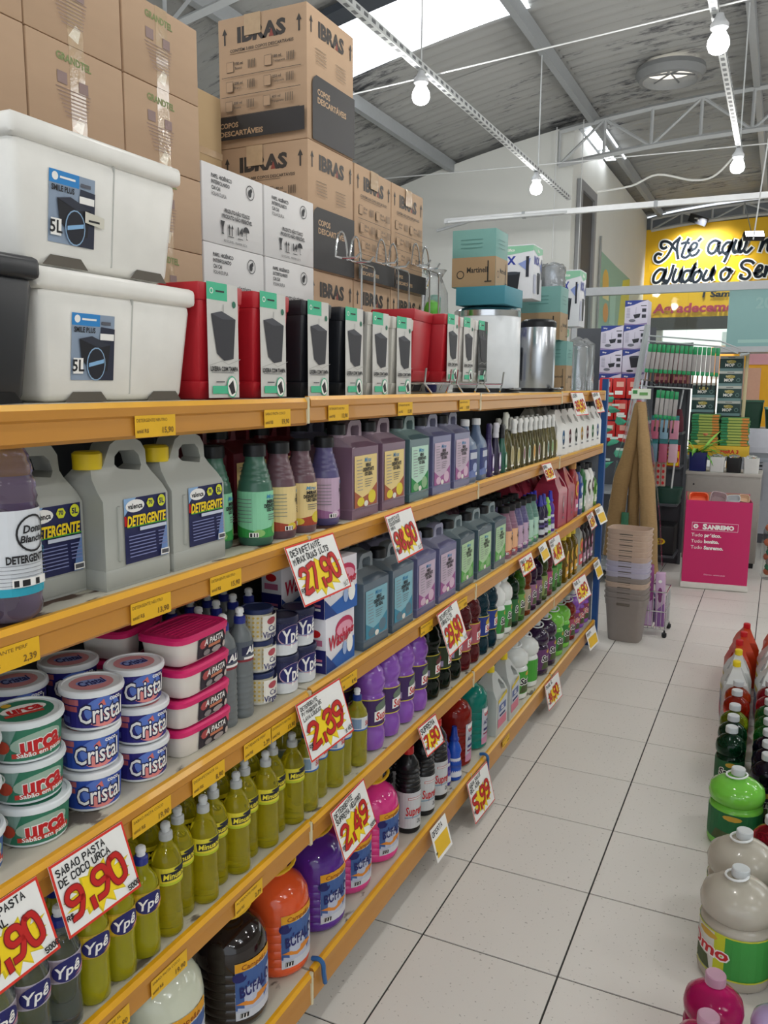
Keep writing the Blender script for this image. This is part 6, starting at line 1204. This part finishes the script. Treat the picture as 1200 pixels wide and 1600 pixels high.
# clear sack of scouring balls beside the bin
g = G(); secs = [(.0, .075, .07, 2.4), (.03, .09, .085, 2.2), (.25, .1, .09, 2.2), (.42, .085, .08, 2.2), (.52, .04, .04, 2), (.58, .07, .05, 2)]
sk = [('sack', g.loft(secs, mt('e8efe8', .1, tr=1, vary=0, ior=1.04, alpha=.5, name='sack_film'), 18, cap=(True, False)).mesh('sack', 50), None)]
rnd = random.Random(5); ball = {c: G().loft([(-.032, .008, .008), (-.022, .024, .024), (0, .034, .034), (.022, .024, .024), (.032, .008, .008)], mt(c, .8, vary=.2, scale=60, bump=.5), 10).mesh('ball', 60) for c in ('4a8a6a', 'c8785a', '6a8a5a', '8a8a84')}
t = put('scourer_sack', sk, (.035, 7.62, .002), 0, 'clear sack of green and orange scouring balls by the magenta bin', 'sack')
for q in range(26): obj('scouring_ball', ball[list(ball)[q % 4]], t, (.045*math.cos(q*2.4)*(.6+.4*(q % 2)), .042*math.sin(q*2.4)*(.6+.4*(q % 2)), .04+.016*q))
# grey cabinet, planter, cube pots
g = G(); GC = pl('9d9891', .55); X0, X1, Y0, Y1, Z1 = -.735, -.1, 7.95, 8.4, .855
cbn = [('carcass', g.box((X0+.006, Y0+.006, .05), (X1-.006, Y1, Z1-.03), GC, bev=.003).mesh('carcass', 40), None), ('top', G().box((X0, Y0, Z1-.03), (X1, Y1+.01, Z1), pl('b3aea6', .45), bev=.003).mesh('top', 40), None), ('door', G().box((X0+.015, Y0, .07), (X1-.015, Y0+.006, Z1-.05), GC, bev=.002).mesh('door', 40), None), ('lock', G().lathe([(0, .008), (.004, .008)], INKB, 10).mesh('lock'), None), ('plinth', G().box((X0+.02, Y0+.03, 0), (X1-.02, Y1-.02, .05), INKB).mesh('plinth', 0), None)]
t = put('cabinet', cbn, (0, 0, 0), 0, 'low grey cabinet behind the magenta bin with pots on top', 'cabinet')
for o in t.children:
    if o.name.startswith('lock'): o.location = (-.66, 7.949, .74); o.rotation_euler = (PI/2, 0, 0)
def pot(s, h, c): return G().loft([(0, s*.92, s*.92, 8), (.004, s*.94, s*.94, 8), (h, s, s, 8), (h, s*.9, s*.9, 8), (h-.02, s*.88, s*.88, 8)], pl(c, .4), 28).mesh('pot', 40)
leafm = [mt('5fae2e', .5, vary=.2, scale=20), mt('8ac850', .5, vary=.2, scale=20)]
t = put('planter', [('pot', pot(.078, .17, '1b2562'), None), ('soil', G().box((-.068, -.068, .14), (.068, .068, .15), mt('3a2c20', .95, vary=.3)).mesh('soil', 0), None)], (-.645, 8.06, Z1+.0005), .05, 'navy square planter with bright green plant on the cabinet', 'plant')
def leaf(L, w, mat, lift, droop):
    g = G(); vs = []; fs = []; n = 6
    for i in range(n+1):
        k = i/n; x = L*k; z = lift*k-droop*k*k; ww = w*math.sin(PI*min(1, k*.95+.05)); vs += [(x, -ww, z+.004), (x, 0, z), (x, ww, z+.004)]
    for i in range(n): fs += [(3*i, 3*i+1, 3*i+4, 3*i+3), (3*i+1, 3*i+2, 3*i+5, 3*i+4)]
    return g.add(vs, fs, mat).mesh('leaf', 60)
rnd = random.Random(3)
for k in range(26): obj('leaf', leaf(rnd.uniform(.14, .3), .016, leafm[k % 2], rnd.uniform(.1, .3), rnd.uniform(.08, .22)), t, (rnd.uniform(-.03, .03), rnd.uniform(-.03, .03), .148), rnd.uniform(0, 6.28))
for k, (x, y, z, c) in enumerate(((-.12, -.02, .21, 'e9c8a0'), (.05, -.05, .33, 'e48a6a'), (-.02, .02, .26, 'f0e0a0'))): obj('flower', G().lathe([(-.012, .004), (0, .02), (.012, .024), (.014, .006)], pl(c, .6), 10).mesh('flower', 60), t, (x, y, z))
for x, w, c, l in ((-.478, .064, 'dcdcd8', 'white cube pot beside the navy planter'), (-.338, .064, '1a1c1c', 'black cube pot between two white ones'), (-.195, .066, 'dcdcd8', 'white cube pot at the cabinet corner')): put('cube_pot', [('pot', pot(w, .135, c), None), ('wrap', G().lathe([(.12, .03), (.15, .05), (.16, .02)], WRAP, 10).mesh('wrap', 30), None)], (x, 8.04, Z1+.0005), .03, l, 'pot', 'cube pots on the cabinet')
# table behind, yellow carton and stacks of folded cloths
tb_ = [('table_top', G().box((-.84, 8.42, .925), (.5, 9.05, .965), pl('8a8f98', .5), bev=.003).mesh('table_top', 40), None)]+[('leg', G().box((x-.025, y-.025, 0), (x+.025, y+.025, .926), pl('6a6e76', .5)).mesh('leg', 0), None) for x in (-.8, .46) for y in (8.46, 9.0)]
put('display_table', tb_, (0, 0, 0), 0, 'grey display table behind the cabinet', 'table')
P = Print(); P.text('FIBRA 3', .1, .045, .035, RED, .04)
put('yellow_carton', [('carton', G().box((-.27, -.13, 0), (.27, .13, .095), ink('d9b02a'), bev=.003).mesh('carton', 40), None), ('front_print', P.mesh('print', mp=lambda u, v, o: (u, -.1306-o, v)), None)], (-.505, 8.565, .9655), .02, 'flat yellow carton under the folded cloths', 'carton')
clo = G().box((-.125, -.1, 0), (.125, .1, .026), mt('5f9a5a', .8, vary=.1), bev=.009).mesh('cloth_body', 50); P = Print(); P.rect(-.12, .003, -.06, .023, ink('2f8a5a')); P.rect(-.06, .003, .06, .023, ink('a8b85a')); P.rect(.06, .003, .12, .023, ink('d88a3a')); clp = P.mesh('print', mp=lambda u, v, o: (u, -.1002-o, v))
for k, x in enumerate((-.635, -.375)):
    for q in range(11-k): put('folded_cloth', [('cloth_body', clo, None), ('band_print', clp, None)], (x+random.uniform(-.006, .006), 8.58, 1.061+q*.0268), random.uniform(-.05, .05), f'{ORD[q]} folded cloth up the {("first", "second")[k]} green and orange stack', 'cloth', 'folded cloth packs')
def mopbox(W, D, H):
    b = G().box((-W/2, -D/2, 0), (W/2, D/2, H), ink('2e4a48'), bev=.002).mesh('carton', 40); P = Print(); P.rect(-W/2, H*.82, W/2, H, ink('c9ccc6')); P.rect(-W*.15, H*.88, W*.15, H*.94, ink('8a8c88')); P.rect(-W/2, 0, W/2, H*.18, ink('7a9a9c'))
    P.ell(0, H*.62, W*.2, H*.12, ink('b8a85a'), 14); P.text('FLAT', -W*.1, H*.66, H*.1, ink('e3dcb0'), .02); P.text('MOP', -W*.06, H*.4, H*.2, PAPER, .04); P.ring(W*.34, H*.4, W*.06, W*.09, ink('6a8a86'), 12)
    return [('carton', b, None), ('front_print', P.mesh('print', mp=lambda u, v, o: (u, -D/2-.0006-o, v)), None)]
mb = mopbox(.21, .2, .143); 
put('riser', [('riser_board', G().box((-.58, 8.76, .966), (-.345, 9.0, 1.336), pl('3a4644', .6)).mesh('riser', 0), None)], (0, 0, 0), 0, 'dark riser block behind the folded cloths', 'riser')
for q in range(4): put('mop_box', mb, (-.455, 8.85, 1.337+q*.1435), 0, f'{ORD[q]} dark green mop box from below in the tall stack', 'box', 'dark green mop boxes')
put('riser', [('riser_board', G().box((-.8, 8.74, .966), (-.585, 8.98, 1.366), pl('3a4644', .6)).mesh('riser', 0), None)], (0, 0, 0), 0, 'second dark riser block under the short mop stack', 'riser')
for q in range(2): put('mop_box', mb, (-.69, 8.84, 1.367+q*.1435), 0, f'{("lower", "upper")[q]} dark green mop box in the short stack', 'box', 'dark green mop boxes')
one('wooden_pole', G().tube([(-.322, 8.735, .966), (-.315, 8.735, 1.93)], .016, mt('d8c9a0', .6, vary=.1, scale=12, stretch=(1, 1, .1)), 8).mesh('pole'), (0, 0, 0), 0, 'pale wooden pole standing beside the tall mop stack', 'pole')
# white appliance with green bins on it
AP = pl('c8c9d2', .35); ap = [('housing', G().box((-.33, 9.35, .1), (.45, 9.9, 1.19), AP, bev=.012).mesh('housing', 40), None), ('base', G().box((-.31, 9.38, 0), (.43, 9.88, .1), pl('55565e', .6)).mesh('base', 0), None), ('panel', G().box((-.3, 9.344, .45), (-.1, 9.35, 1.0), pl('b4b5be', .4), bev=.002).mesh('panel', 40), None)]
t = put('appliance', ap, (0, 0, 0), 0, 'white appliance with dark vent slots behind the table', 'appliance')
for q in range(9): obj('vent_slot', G().box((-.25, 9.34, .55+q*.042), (-.12, 9.344, .568+q*.042), INKB).mesh('slot', 0), t)
for x, y, h, s, l in ((-.27, 9.55, .27, .11, 'dark green square bin on the white appliance'), (-.02, 9.5, .2, .12, 'second dark green bin with mint lid on the appliance')):
    put('green_bin', [('bin_body', G().loft([(0, s*.82, s*.82, 6), (.01, s*.84, s*.84, 6), (h, s, s, 6), (h, s*.95, s*.95, 6), (.03, s*.8, s*.8, 6)], pl('173f2c', .45), 28).mesh('bin_body', 40), None), ('rim', G().loft([(h, s*1.04, s*1.04, 6), (h+.02, s*1.04, s*1.04, 6), (h+.02, s*.9, s*.9, 6)], pl('2f5a44' if h > .25 else '7aa894', .45), 28).mesh('rim', 40), None)], (x, y, 1.1905), .1, l, 'bin', 'dark green bins')
# hanging rack with brush packs, mop cartons, red packs
RK = pl('aab0b2', .45); g = G(); g2 = [('upright', G().tube([(-1.07, 6.62, 0), (-1.055, 6.64, 1.3), (-.955, 6.66, 2.08)], .022, RK, 4).mesh('upright'), None)]
rack = [g2[0], ('rail', G().tube([(-.97, 6.66, 2.0), (-.45, 6.9, 1.96), (-.3, 6.95, 1.9)], .006, RK, 5).mesh('rail'), None), ('rail', G().tube([(-.97, 6.66, 1.96), (-.45, 6.9, 1.92), (-.32, 6.95, 1.87)], .006, RK, 5).mesh('rail'), None), ('rail', G().tube([(-1.0, 6.66, 1.62), (-.62, 6.68, 1.6)], .006, RK, 5).mesh('rail'), None),
        ('upright', G().tube([(-.3, 6.97, 1.86), (-.3, 8.0, 1.9), (-.3, 8.55, 1.93)], .012, RK, 4).mesh('upright'), None)]
put('hanging_rack', rack, (0, 0, 0), 0, 'slanting grey rack carrying rows of green brush packs', 'rack')
GRN = pl('1c8a52', .3); GR = ink('9a9694')
def brush():
    b = G().box((-.014, -.012, -.06), (.014, .012, 0), GRN, bev=.004); b2 = G().box((-.014, -.012, -.215), (.014, .012, -.185), GRN, bev=.004); c = G().box((-.0145, -.0125, -.186), (.0145, .0125, -.059), GR, bev=.003); h = G().tube([(0, 0, -.215), (0, 0, -.30)], .006, pl('7a5a44', .5), 6); k = G().tube([(0, 0, -.28), (0, 0, -.315)], .008, BLACKP, 6)
    return [('green_end', b.mesh('green_end', 40), None), ('green_end', b2.mesh('green_end', 40), None), ('grey_sleeve', c.mesh('sleeve', 40), None), ('brush_stick', h.mesh('stick'), None), ('stick_tip', k.mesh('tip'), None)]
br = brush()
for q in range(16): k = q/15; put('brush_pack', br, (-.92+.465*k, 6.63+.2*k, 1.935-.028*k), 0, f'{ORD[q]} green and grey brush pack along the upper rail', 'brush pack', 'hanging brush packs', rot=(0, R(6-6*k), random.uniform(-.2, .2)))
for q in range(5): put('brush_pack', br, (-.845+.033*q, 6.65, 1.59-.003*q), 0, f'{ORD[q]} green and grey brush pack on the short lower rail', 'brush pack', 'hanging brush packs', rot=(0, R(3), random.uniform(-.2, .2)))
def bucketbox(big=False):
    W, D, H = .172, .2, .188; b = G().box((-W/2, -D/2, 0), (W/2, D/2, H), ink('cfcbdc'), bev=.002).mesh('carton', 40); P = Print(); bl = ink('2c3f8c')
    P.poly([(-W/2, H), (W/2, H), (W*.2, H*.93), (-W*.1, H*.82), (-W/2, H*.74)], bl); P.text('Mop', -W*.3, H*.9, .012, PAPER, .03); P.poly([(-W/2, 0), (W/2, 0), (W/2, H*.08), (0, H*.03), (-W/2, H*.08)], ink('8f7fa8'))
    if big: P.poly([(-W*.2, H*.68), (W*.35, H*.72), (W*.25, H*.28), (-W*.1, H*.25)], ink('1c1d26')); P.ell(W*.07, H*.7, W*.27, H*.05, ink('3a3d4a'), 14); P.ell(-W*.15, H*.12, W*.16, H*.05, ink('1c1d26'), 12)
    else:
        P.poly([(-W*.12, H*.42), (W*.2, H*.46), (W*.16, H*.3), (-W*.05, H*.26)], ink('22242e')); P.ell(-W*.16, H*.18, W*.15, H*.06, ink('6a6c78'), 14); P.rect(-W*.01, H*.45, W*.0, H*.72, ink('55576a')); P.rect(W*.2, H*.76, W*.45, H*.79, INKB)
        for q in range(2): P.rect(W*.26, H*(.52-.24*q), W*.44, H*(.66-.24*q), ink('2c2e3a'))
        for q in range(7): P.rect(-W*.42, H*(.66-.06*q), -W*.26, H*(.675-.06*q), ink('8a8898'))
    return [('carton', b, None), ('front_print', P.mesh('print', mp=lambda u, v, o: (u, -D/2-.0006-o, v)), None)]
bb, bbb = bucketbox(), bucketbox(True)
sh = [('shelf_board', G().box((-1.62, 6.78, 1.31), (-.97, 7.25, 1.335), pl('9a9fa4', .5)).mesh('board', 0), None), ('shelf_board', G().box((-1.62, 6.78, .75), (-.97, 7.25, .775), pl('9a9fa4', .5)).mesh('board', 0), None), ('shelf_board', G().box((-1.62, 6.78, .12), (-.97, 7.25, .145), pl('9a9fa4', .5)).mesh('board', 0), None), ('back_panel', G().box((-1.62, 7.25, 0), (-.97, 7.27, 2.1), pl('55585e', .7)).mesh('panel', 0), None)]+[('upright', G().box((x-.015, 6.79, 0), (x+.015, 6.82, 1.31), RK).mesh('upright', 0), None) for x in (-1.6, -.99)]
put('end_shelf', sh, (0, 0, 0), 0, 'grey shelf past the blue post stacked with mop cartons', 'shelving')
for c, x in enumerate((-1.245, -1.068)):
    for q in range(4+c):
        put('mop_carton', bbb if (c == 1 and q == 2) else bb, (x, 6.9, 1.3355+q*.1885), 0, f'{ORD[q]} white and blue mop carton from below, {("outer", "inner")[c]} column', 'box', 'white and blue mop cartons')
redp = [('pack_body', G().box((-.05, -.02, 0), (.05, .02, .16), pl('c42420', .35), bev=.008).mesh('pack', 40), None), ('front_print', Print().rect(-.03, .03, .03, .06, PAPER).rect(-.02, .09, .035, .13, ink('e8b0a0')).mesh('print', mp=lambda u, v, o: (u, -.0206-o, v)), None)]
for q in range(8): put('red_pack', redp, (-1.26+.105*(q % 3)+.02*(q//3), 6.74-.0*q, 1.52-.17*(q//3)), 0, f'{ORD[q]} red pack hung under the mop cartons', 'pack', 'hanging red packs')
GT = pl('3f9a7c', .3); rnd = random.Random(9)
for q in range(7):
    g = G(); n = 10; vs = [(rnd.uniform(-.055, .055), rnd.uniform(-.02, .02), rnd.uniform(-.036, .036)) for _ in range(n)]
    bm = bmesh.new(); [bm.verts.new(v) for v in vs]; bmesh.ops.convex_hull(bm, input=bm.verts[:]); g.bm(bm, GT)
    put('teal_pouch', [('pouch', g.mesh('pouch', 0), None), ('seal', G().box((-.03, -.002, .028), (.03, .002, .046), pl('cfe0d8', .3)).mesh('seal', 0), None)], (-1.2+.05*(q % 3), 6.58, 1.52-.085*q), rnd.uniform(-.4, .4), f'{ORD[q]} crinkled teal pouch down the hanging strip', 'pouch', 'hanging teal pouches')
# mixed dark shelving beyond the jute bundle
DS = pl('4a4d52', .6); ms = [('shelf_board', G().box((-1.04, 7.6 if z > .8 else 7.5, z), (-.75, 7.88, z+.02), DS).mesh('board', 0), None) for z in (.12, .58, .9, 1.2, 1.62)]+[('back_panel', G().box((-1.04, 7.88, 0), (-.75, 7.9, 2.0), DS).mesh('panel', 0), None)]+[('upright', G().box((x-.01, 7.86, 0), (x+.01, 7.88, 2.0), DS).mesh('upright', 0), None) for x in (-1.05, -.74)]
put('mixed_shelf', ms, (0, 0, 0), 0, 'dark narrow shelf of mops and tubs beyond the jute bundle', 'shelving')
put('green_tub', [('tub_body', G().loft([(0, .09, .08, 5), (.12, .105, .09, 5), (.12, .11, .095, 5), (.135, .11, .095, 5)], pl('24483c', .45), 24).mesh('tub', 40), None), ('mop_stick', G().tube([(.02, -.06, .1), (.05, -.075, .62)], .008, pl('d0d2d0', .4), 6).mesh('stick'), None)], (-.83, 7.62, .6005), 0, 'dark green tub with a pale stick on the dark shelf', 'tub')
P = Print(); P.ell(0, .12, .05, .03, YEL, 12); P.text('1,29', 0, .12, .03, ink('a03020'), .03)
put('black_crate', [('crate_body', G().box((-.12, -.15, 0), (.12, .15, .26), pl('1d1e20', .5), bev=.01).mesh('crate', 40), None), ('price_print', P.mesh('print', mp=lambda u, v, o: (u, -.1508-o, v)), None)], (-.88, 7.68, .1405), 0, 'black crate with a yellow price burst on the dark shelf', 'crate')
P = Print(); P.rect(-.07, 0, .07, .19, RED); P.rect(-.062, .008, .062, .135, YEL); P.text('OFERTA', 0, .163, .02, PAPER, .04); P.text('7,90', 0, .06, .05, RED, .05); P.rect(-.04, .1, .04, .115, INKB)
put('offer_board', [('board', G().box((-.07, -.003, 0), (.07, .003, .19), PAPER).mesh('board', 0), None), ('print', P.mesh('print', mp=lambda u, v, o: (u, -.0034-o, v)), 0)], (-.83, 7.625, .9205), -.1, 'yellow and red offer board on the dark shelf', 'sign')
tile_p = [('pack_body', G().box((-.02, -.015, 0), (.02, .015, .3), ink('b8a090'), bev=.004).mesh('pack', 40), None), ('front_print', (lambda P: [P.ell(0, .03+.05*q, .012, .015, RED, 8) for q in range(5)] and P)(Print()).mesh('print', mp=lambda u, v, o: (u, -.0156-o, v)), None)]
for q in range(3): put('strip_pack', tile_p, (-.955+.042*q, 7.46, .76), 0, f'{ORD[q]} tall strip pack with red dots by the dark shelf', 'pack', 'red dotted strip packs')
pc = ['c86a84', '8ab0c4', 'd08aa0', '6a8a9c', 'b85a74', 'd8b0bc']
for q in range(6): put('sponge_pack', [('pack_body', G().box((-.035, -.03, 0), (.035, .03, .16), pl(pc[q], .35), bev=.008).mesh('pack', 40), None), ('header', G().box((-.035, -.002, .16), (.035, .002, .2), pl('3f8a8c', .4)).mesh('header', 0), None)], (-.96+.08*(q % 3), 7.43, 1.17-.2*(q//3)+.0), 0, f'{ORD[q]} pink or blue sponge pack hung before the dark shelf', 'pack', 'hanging sponge packs')
MOPC = [mt('22252c', .9, vary=.3, scale=50, bump=.6), mt('2c3340', .9, vary=.3, scale=50, bump=.6), mt('5a2a34', .9, vary=.3, scale=50, bump=.6)]
for q in range(5): put('wet_mop', [('strands', G().loft([(0, .035, .03), (.02, .044, .04), (.12, .036, .03), (.2, .02, .02)], MOPC[q % 3], 14).mesh('strands', 60), None), ('stick', G().tube([(0, 0, .19), (.02, .01, .37 if q < 3 else .26)], .008, pl('b9bcbe', .4), 6).mesh('stick'), None)], (-.985+.095*(q % 3), 7.7 if q < 3 else 7.78, 1.2205 if q < 3 else .9205), 0, f'{ORD[q]} dark mop head with pale stick on the dark shelf', 'mop', 'dark mop heads')
for q in range(4): put('maroon_box', [('carton', G().box((-.075, -.06, 0), (.075, .06, .15), ink('6a2f3c'), bev=.003).mesh('carton', 40), None), ('front_print', Print().rect(-.05, .03, .05, .06, ink('b06a74')).mesh('print', mp=lambda u, v, o: (u, -.0606-o, v)), None)], (-.96+.155*(q % 2), 7.72, 1.6405+.152*(q//2)), 0, f'{ORD[q]} maroon carton on the top of the dark shelf', 'box', 'maroon cartons')
# glass partition with grey frame, frosted teal panel and lower soffit
AL = pl('b2b5b8', .4); gl = [('top_rail', G().box((-1.95, 8.46, 2.50), (2.6, 8.54, 2.575), AL).mesh('rail', 0), None), ('pane', G().box((-1.9, 8.495, .06), (-.5, 8.505, 2.5), mt('eaf4f0', .02, tr=1, vary=0, ior=1.25, name='clear_glass')).mesh('pane', 0), None), ('teal_panel', G().box((-.5, 8.47, 1.985), (2.5, 8.52, 2.5), mt('7fa8a6', .35, vary=.03, scale=2)).mesh('panel', 0), None), ('post', G().box((-1.95, 8.46, 0), (-1.9, 8.54, 2.5), AL).mesh('post', 0), None), ('post', G().box((2.55, 8.46, 0), (2.6, 8.54, 2.5), AL).mesh('post', 0), None), ('bottom_rail', G().box((-1.9, 8.47, 0), (-.86, 8.53, .06), AL).mesh('rail', 0), None)]
gl[1] = ('pane', G().box((-1.9, 8.495, .06), (-.86, 8.505, 2.5), mt('eaf4f0', .02, tr=1, vary=0, ior=1.25, name='clear_glass')).mesh('pane', 0), None); gl.append(('pane', G().box((-.86, 8.495, 1.96), (-.5, 8.505, 2.5), mt('eaf4f0', .02, tr=1, vary=0, ior=1.25, name='clear_glass')).mesh('pane', 0), None))
gl.append(('soffit', G().box((-.6, 8.42, 1.935), (2.6, 8.9, 1.985), AL).mesh('soffit', 0), None))
P = Print(); P.text('20', 0, 0, .1, ink('8fb4b0'), .03); P.rect(-.2, -.36, .12, -.33, ink('9cc0b8')); gl.append(('panel_print', P.mesh('print', mp=lambda u, v, o: (u-.2, 8.4694-o, v+2.38)), 2))
put('glass_partition', gl, (0, 0, 0), 0, 'glass partition with grey rail and teal panel across the hall end', 'partition')
# banner on the loft side
P = Print(); P.poly([(12.85, 2.4), (15.6, 2.35), (15.6, 3.5), (14.2, 3.55), (12.85, 3.62)], ink('8fb8a8')); P.poly([(14.6, 2.6), (15.6, 2.4), (15.6, 3.5), (14.9, 3.4)], ink('d8cf4a')); P.ell(13.4, 3.2, .25, .2, ink('e0b85a'), 14); P.ell(13.5, 2.75, .22, .15, ink('e09a4a'), 14); P.rect(13.2, 2.95, 13.7, 3.05, ink('e8d89a'))
P.poly([(13.8, 2.6), (14.3, 2.6), (14.3, 3.2), (13.8, 3.1)], ink('a8d0c4'))
put('wall_banner', [('cloth', G().box((-2.592, 12.8, 2.33), (-2.586, 15.62, 2.36), pl('8fb8a8', .6)).mesh('hem', 0), None), ('print', P.mesh('print', mp=lambda u, v, o: (-2.59+o*4, u, v)), None), ('pole', G().tube([(-2.57, 12.8, 2.3), (-2.57, 12.8, 3.8)], .02, pl('9a9c9a', .4), 6).mesh('pole'), None)], (0, 0, 0), 0, 'faded green and yellow banner on the loft side wall', 'banner')
# lettering of the yellow wall
NAVYL = mt('151f28', .95, vary=.03); HALO = ink('f6f7ee')
SC = '-197,443 -208,433 -213,421 -220,409 -232,400 -240,403 -241,411 -236,416 -230,414|-198,442 -201,431 -201,419 -198,405|-221,427 -226,425 -231,429 -230,437 -222,438 -214,434 -209,427 -201,419|-181,440 -187,427 -191,414 -191,408 -184,406 -178,410|-193,432 -185,434 -180,432|-179,419 -169,421 -165,429 -171,432 -177,425 -178,415 -174,409 -166,411 -161,418|-163,435 -159,439|-125,430 -134,434 -143,428 -145,417 -140,411 -133,413 -126,427 -126,416 -124,410 -120,413|-103,428 -112,429 -119,421 -119,413 -114,410 -107,417 -103,429 -108,413 -113,399 -115,395|-97,432 -100,422 -101,414 -98,410 -93,414 -88,430 -90,416 -88,410 -84,413|-78,432 -80,421 -82,413 -77,409 -69,417|-51,427 -55,410|-54,413 -48,426 -41,429 -42,413 -39,409|-221,384 -231,386 -240,377 -242,365 -236,361 -227,367 -219,384 -223,368 -221,362 -217,364|-206,392 -209,377 -214,364 -219,357 -225,358|-201,385 -205,371 -205,363 -200,361 -194,369 -189,384 -192,368 -189,360|-174,381 -184,380 -188,368 -184,360 -177,366 -165,393 -172,371 -171,361|-158,380 -165,377 -169,367 -166,359 -158,363 -154,375 -158,380|-145,380 -150,369 -150,363 -144,362 -137,370 -132,384 -136,369 -134,362|-112,381 -119,375 -119,365 -114,361 -107,366 -104,376 -108,381 -100,376|-64,389 -69,393 -79,394 -85,388 -82,381 -73,376 -69,368 -75,361 -85,364 -84,369|-60,370 -51,375 -49,382 -54,384 -59,376 -59,366 -53,364 -47,368|-42,382 -44,364|-43,368 -38,380 -32,382 -33,367 -29,363'
P = Print(); ST = [smooth_path([tuple(int(q)/100 for q in p.split(',')) for p in k.split()], 4) for k in SC.split('|')]
P.up()
for s_ in ST: P.stroke(s_, .098, HALO, cont=True)
P.up(); P.up()
for s_ in ST: P.stroke(s_, .05, NAVYL, cont=True)
P.text('os', .1, 4.2, .22, NAVYL, .06, .2); P.text('hor', .2, 3.72, .26, NAVYL, .06, .2)
P.text('1 Samuel 7:12', -.9, 3.36, .11, NAVYL, .04, .1, width=1.2); P.text('Agradecemos a preferência', -.8, 3.12, .17, ink('a4384e'), .04, .08, width=3.2)
put('wall_lettering', [('lettering', P.mesh('lettering', mp=lambda u, v, o: (u, 17.288-o*8, v)), None)], (0, 0, 0), 0, 'dark brush lettering painted on the yellow end wall', 'lettering')
# far shopfront: roller shutter box, daylight street, orange and yellow counters
put('shutter_box', [('box', G().box((-2.6, 17.1, 2.7), (8.5, 17.29, 2.93), pl('4a4a48', .6)).mesh('shutter_box', 0), None)], (0, 0, 0), 0, 'dark roller shutter box under the yellow end wall', 'shutter')
struct('trim_15', G().box((-2.6, 17.3, 0), (-2.2, 17.45, 2.92), MEZZ).mesh('pier', 0))
struct('pavement', G().box((-9, 18, -.12), (9, 40, -.02), pl('b8b4ac', .8)).mesh('pavement', 0))
g = G().box((-12, 30, -.1), (12, 30.4, 4), pl('d8dcd4', .7)); fb = put('street_house', [('wall', g.mesh('wall', 0), None), ('band', G().box((-2.2, 29.9, 2.0), (6, 30, 2.9), pl('e8963a', .5)).mesh('band', 0), None), ('window', G().box((-1.9, 29.95, 2.95), (-1.0, 30, 3.4), pl('9aa09c', .3)).mesh('window', 0), None)], (0, 0, 0), 0, 'pale house front with orange band across the street', 'building')
put('yellow_stand', [('panel', G().box((-.7, 13.9, .3), (1.2, 14.0, 2.2), pl('efb11c', .5)).mesh('panel', 0), None), ('poster', G().box((-.58, 13.88, .9), (-.3, 13.9, 1.9), pl('d8a890', .6)).mesh('poster', 0), None), ('poster', G().box((-.5, 13.87, 1.95), (-.2, 13.9, 2.15), pl('d8a0a8', .6)).mesh('poster', 0), None), ('foot', G().box((-.7, 13.85, 0), (1.2, 14.05, .3), pl('8a8a8c', .6)).mesh('foot', 0), None)], (0, 0, 0), 0, 'yellow promotional stand far down the hall', 'stand')
# floodlights on the yellow wall
def flood(lit):
    b = G().box((-.17, -.06, -.07), (.17, .04, .07), BLACKP, bev=.01).mesh('housing', 40); f = G().box((-.15, -.066, -.055), (.15, -.061, .055), mt('ffffff', .3, vary=0, emit=14) if lit else mt('c8c8c0', .3)).mesh('lens', 0); a = G().tube([(0, .04, 0), (0, .12, .05), (0, .4, .1)], .015, IRON2, 5).mesh('bracket')
    return [('housing', b, None), ('lens', f, None), ('bracket', a, None)]
t = put('floodlight', flood(False), (-1.62, 16.85, 4.66), 0, 'black floodlight aimed at the top of the yellow wall', 'floodlight', rot=(R(-20), R(-22), PI))
l = bpy.data.lights.new('flood_light', 'SPOT'); l.energy = 260; l.spot_size = R(120); l.spot_blend = .8; l.shadow_soft_size = .1; lo = bpy.data.objects.new('flood_light', l); COL.objects.link(lo); lo.location = (-1.55, 16.72, 4.6); lo.rotation_euler = (R(42), 0, 0)
t = put('floodlight', flood(True), (-.62, 15.9, 4.15), 0, 'lit floodlight hanging before the lettering, facing the hall', 'floodlight', rot=(R(-35), 0, R(20)))
obj('hanger_rod', G().tube([(0, .05, .06), (0, .1, .9)], .008, IRON2, 5).mesh('rod'), t)
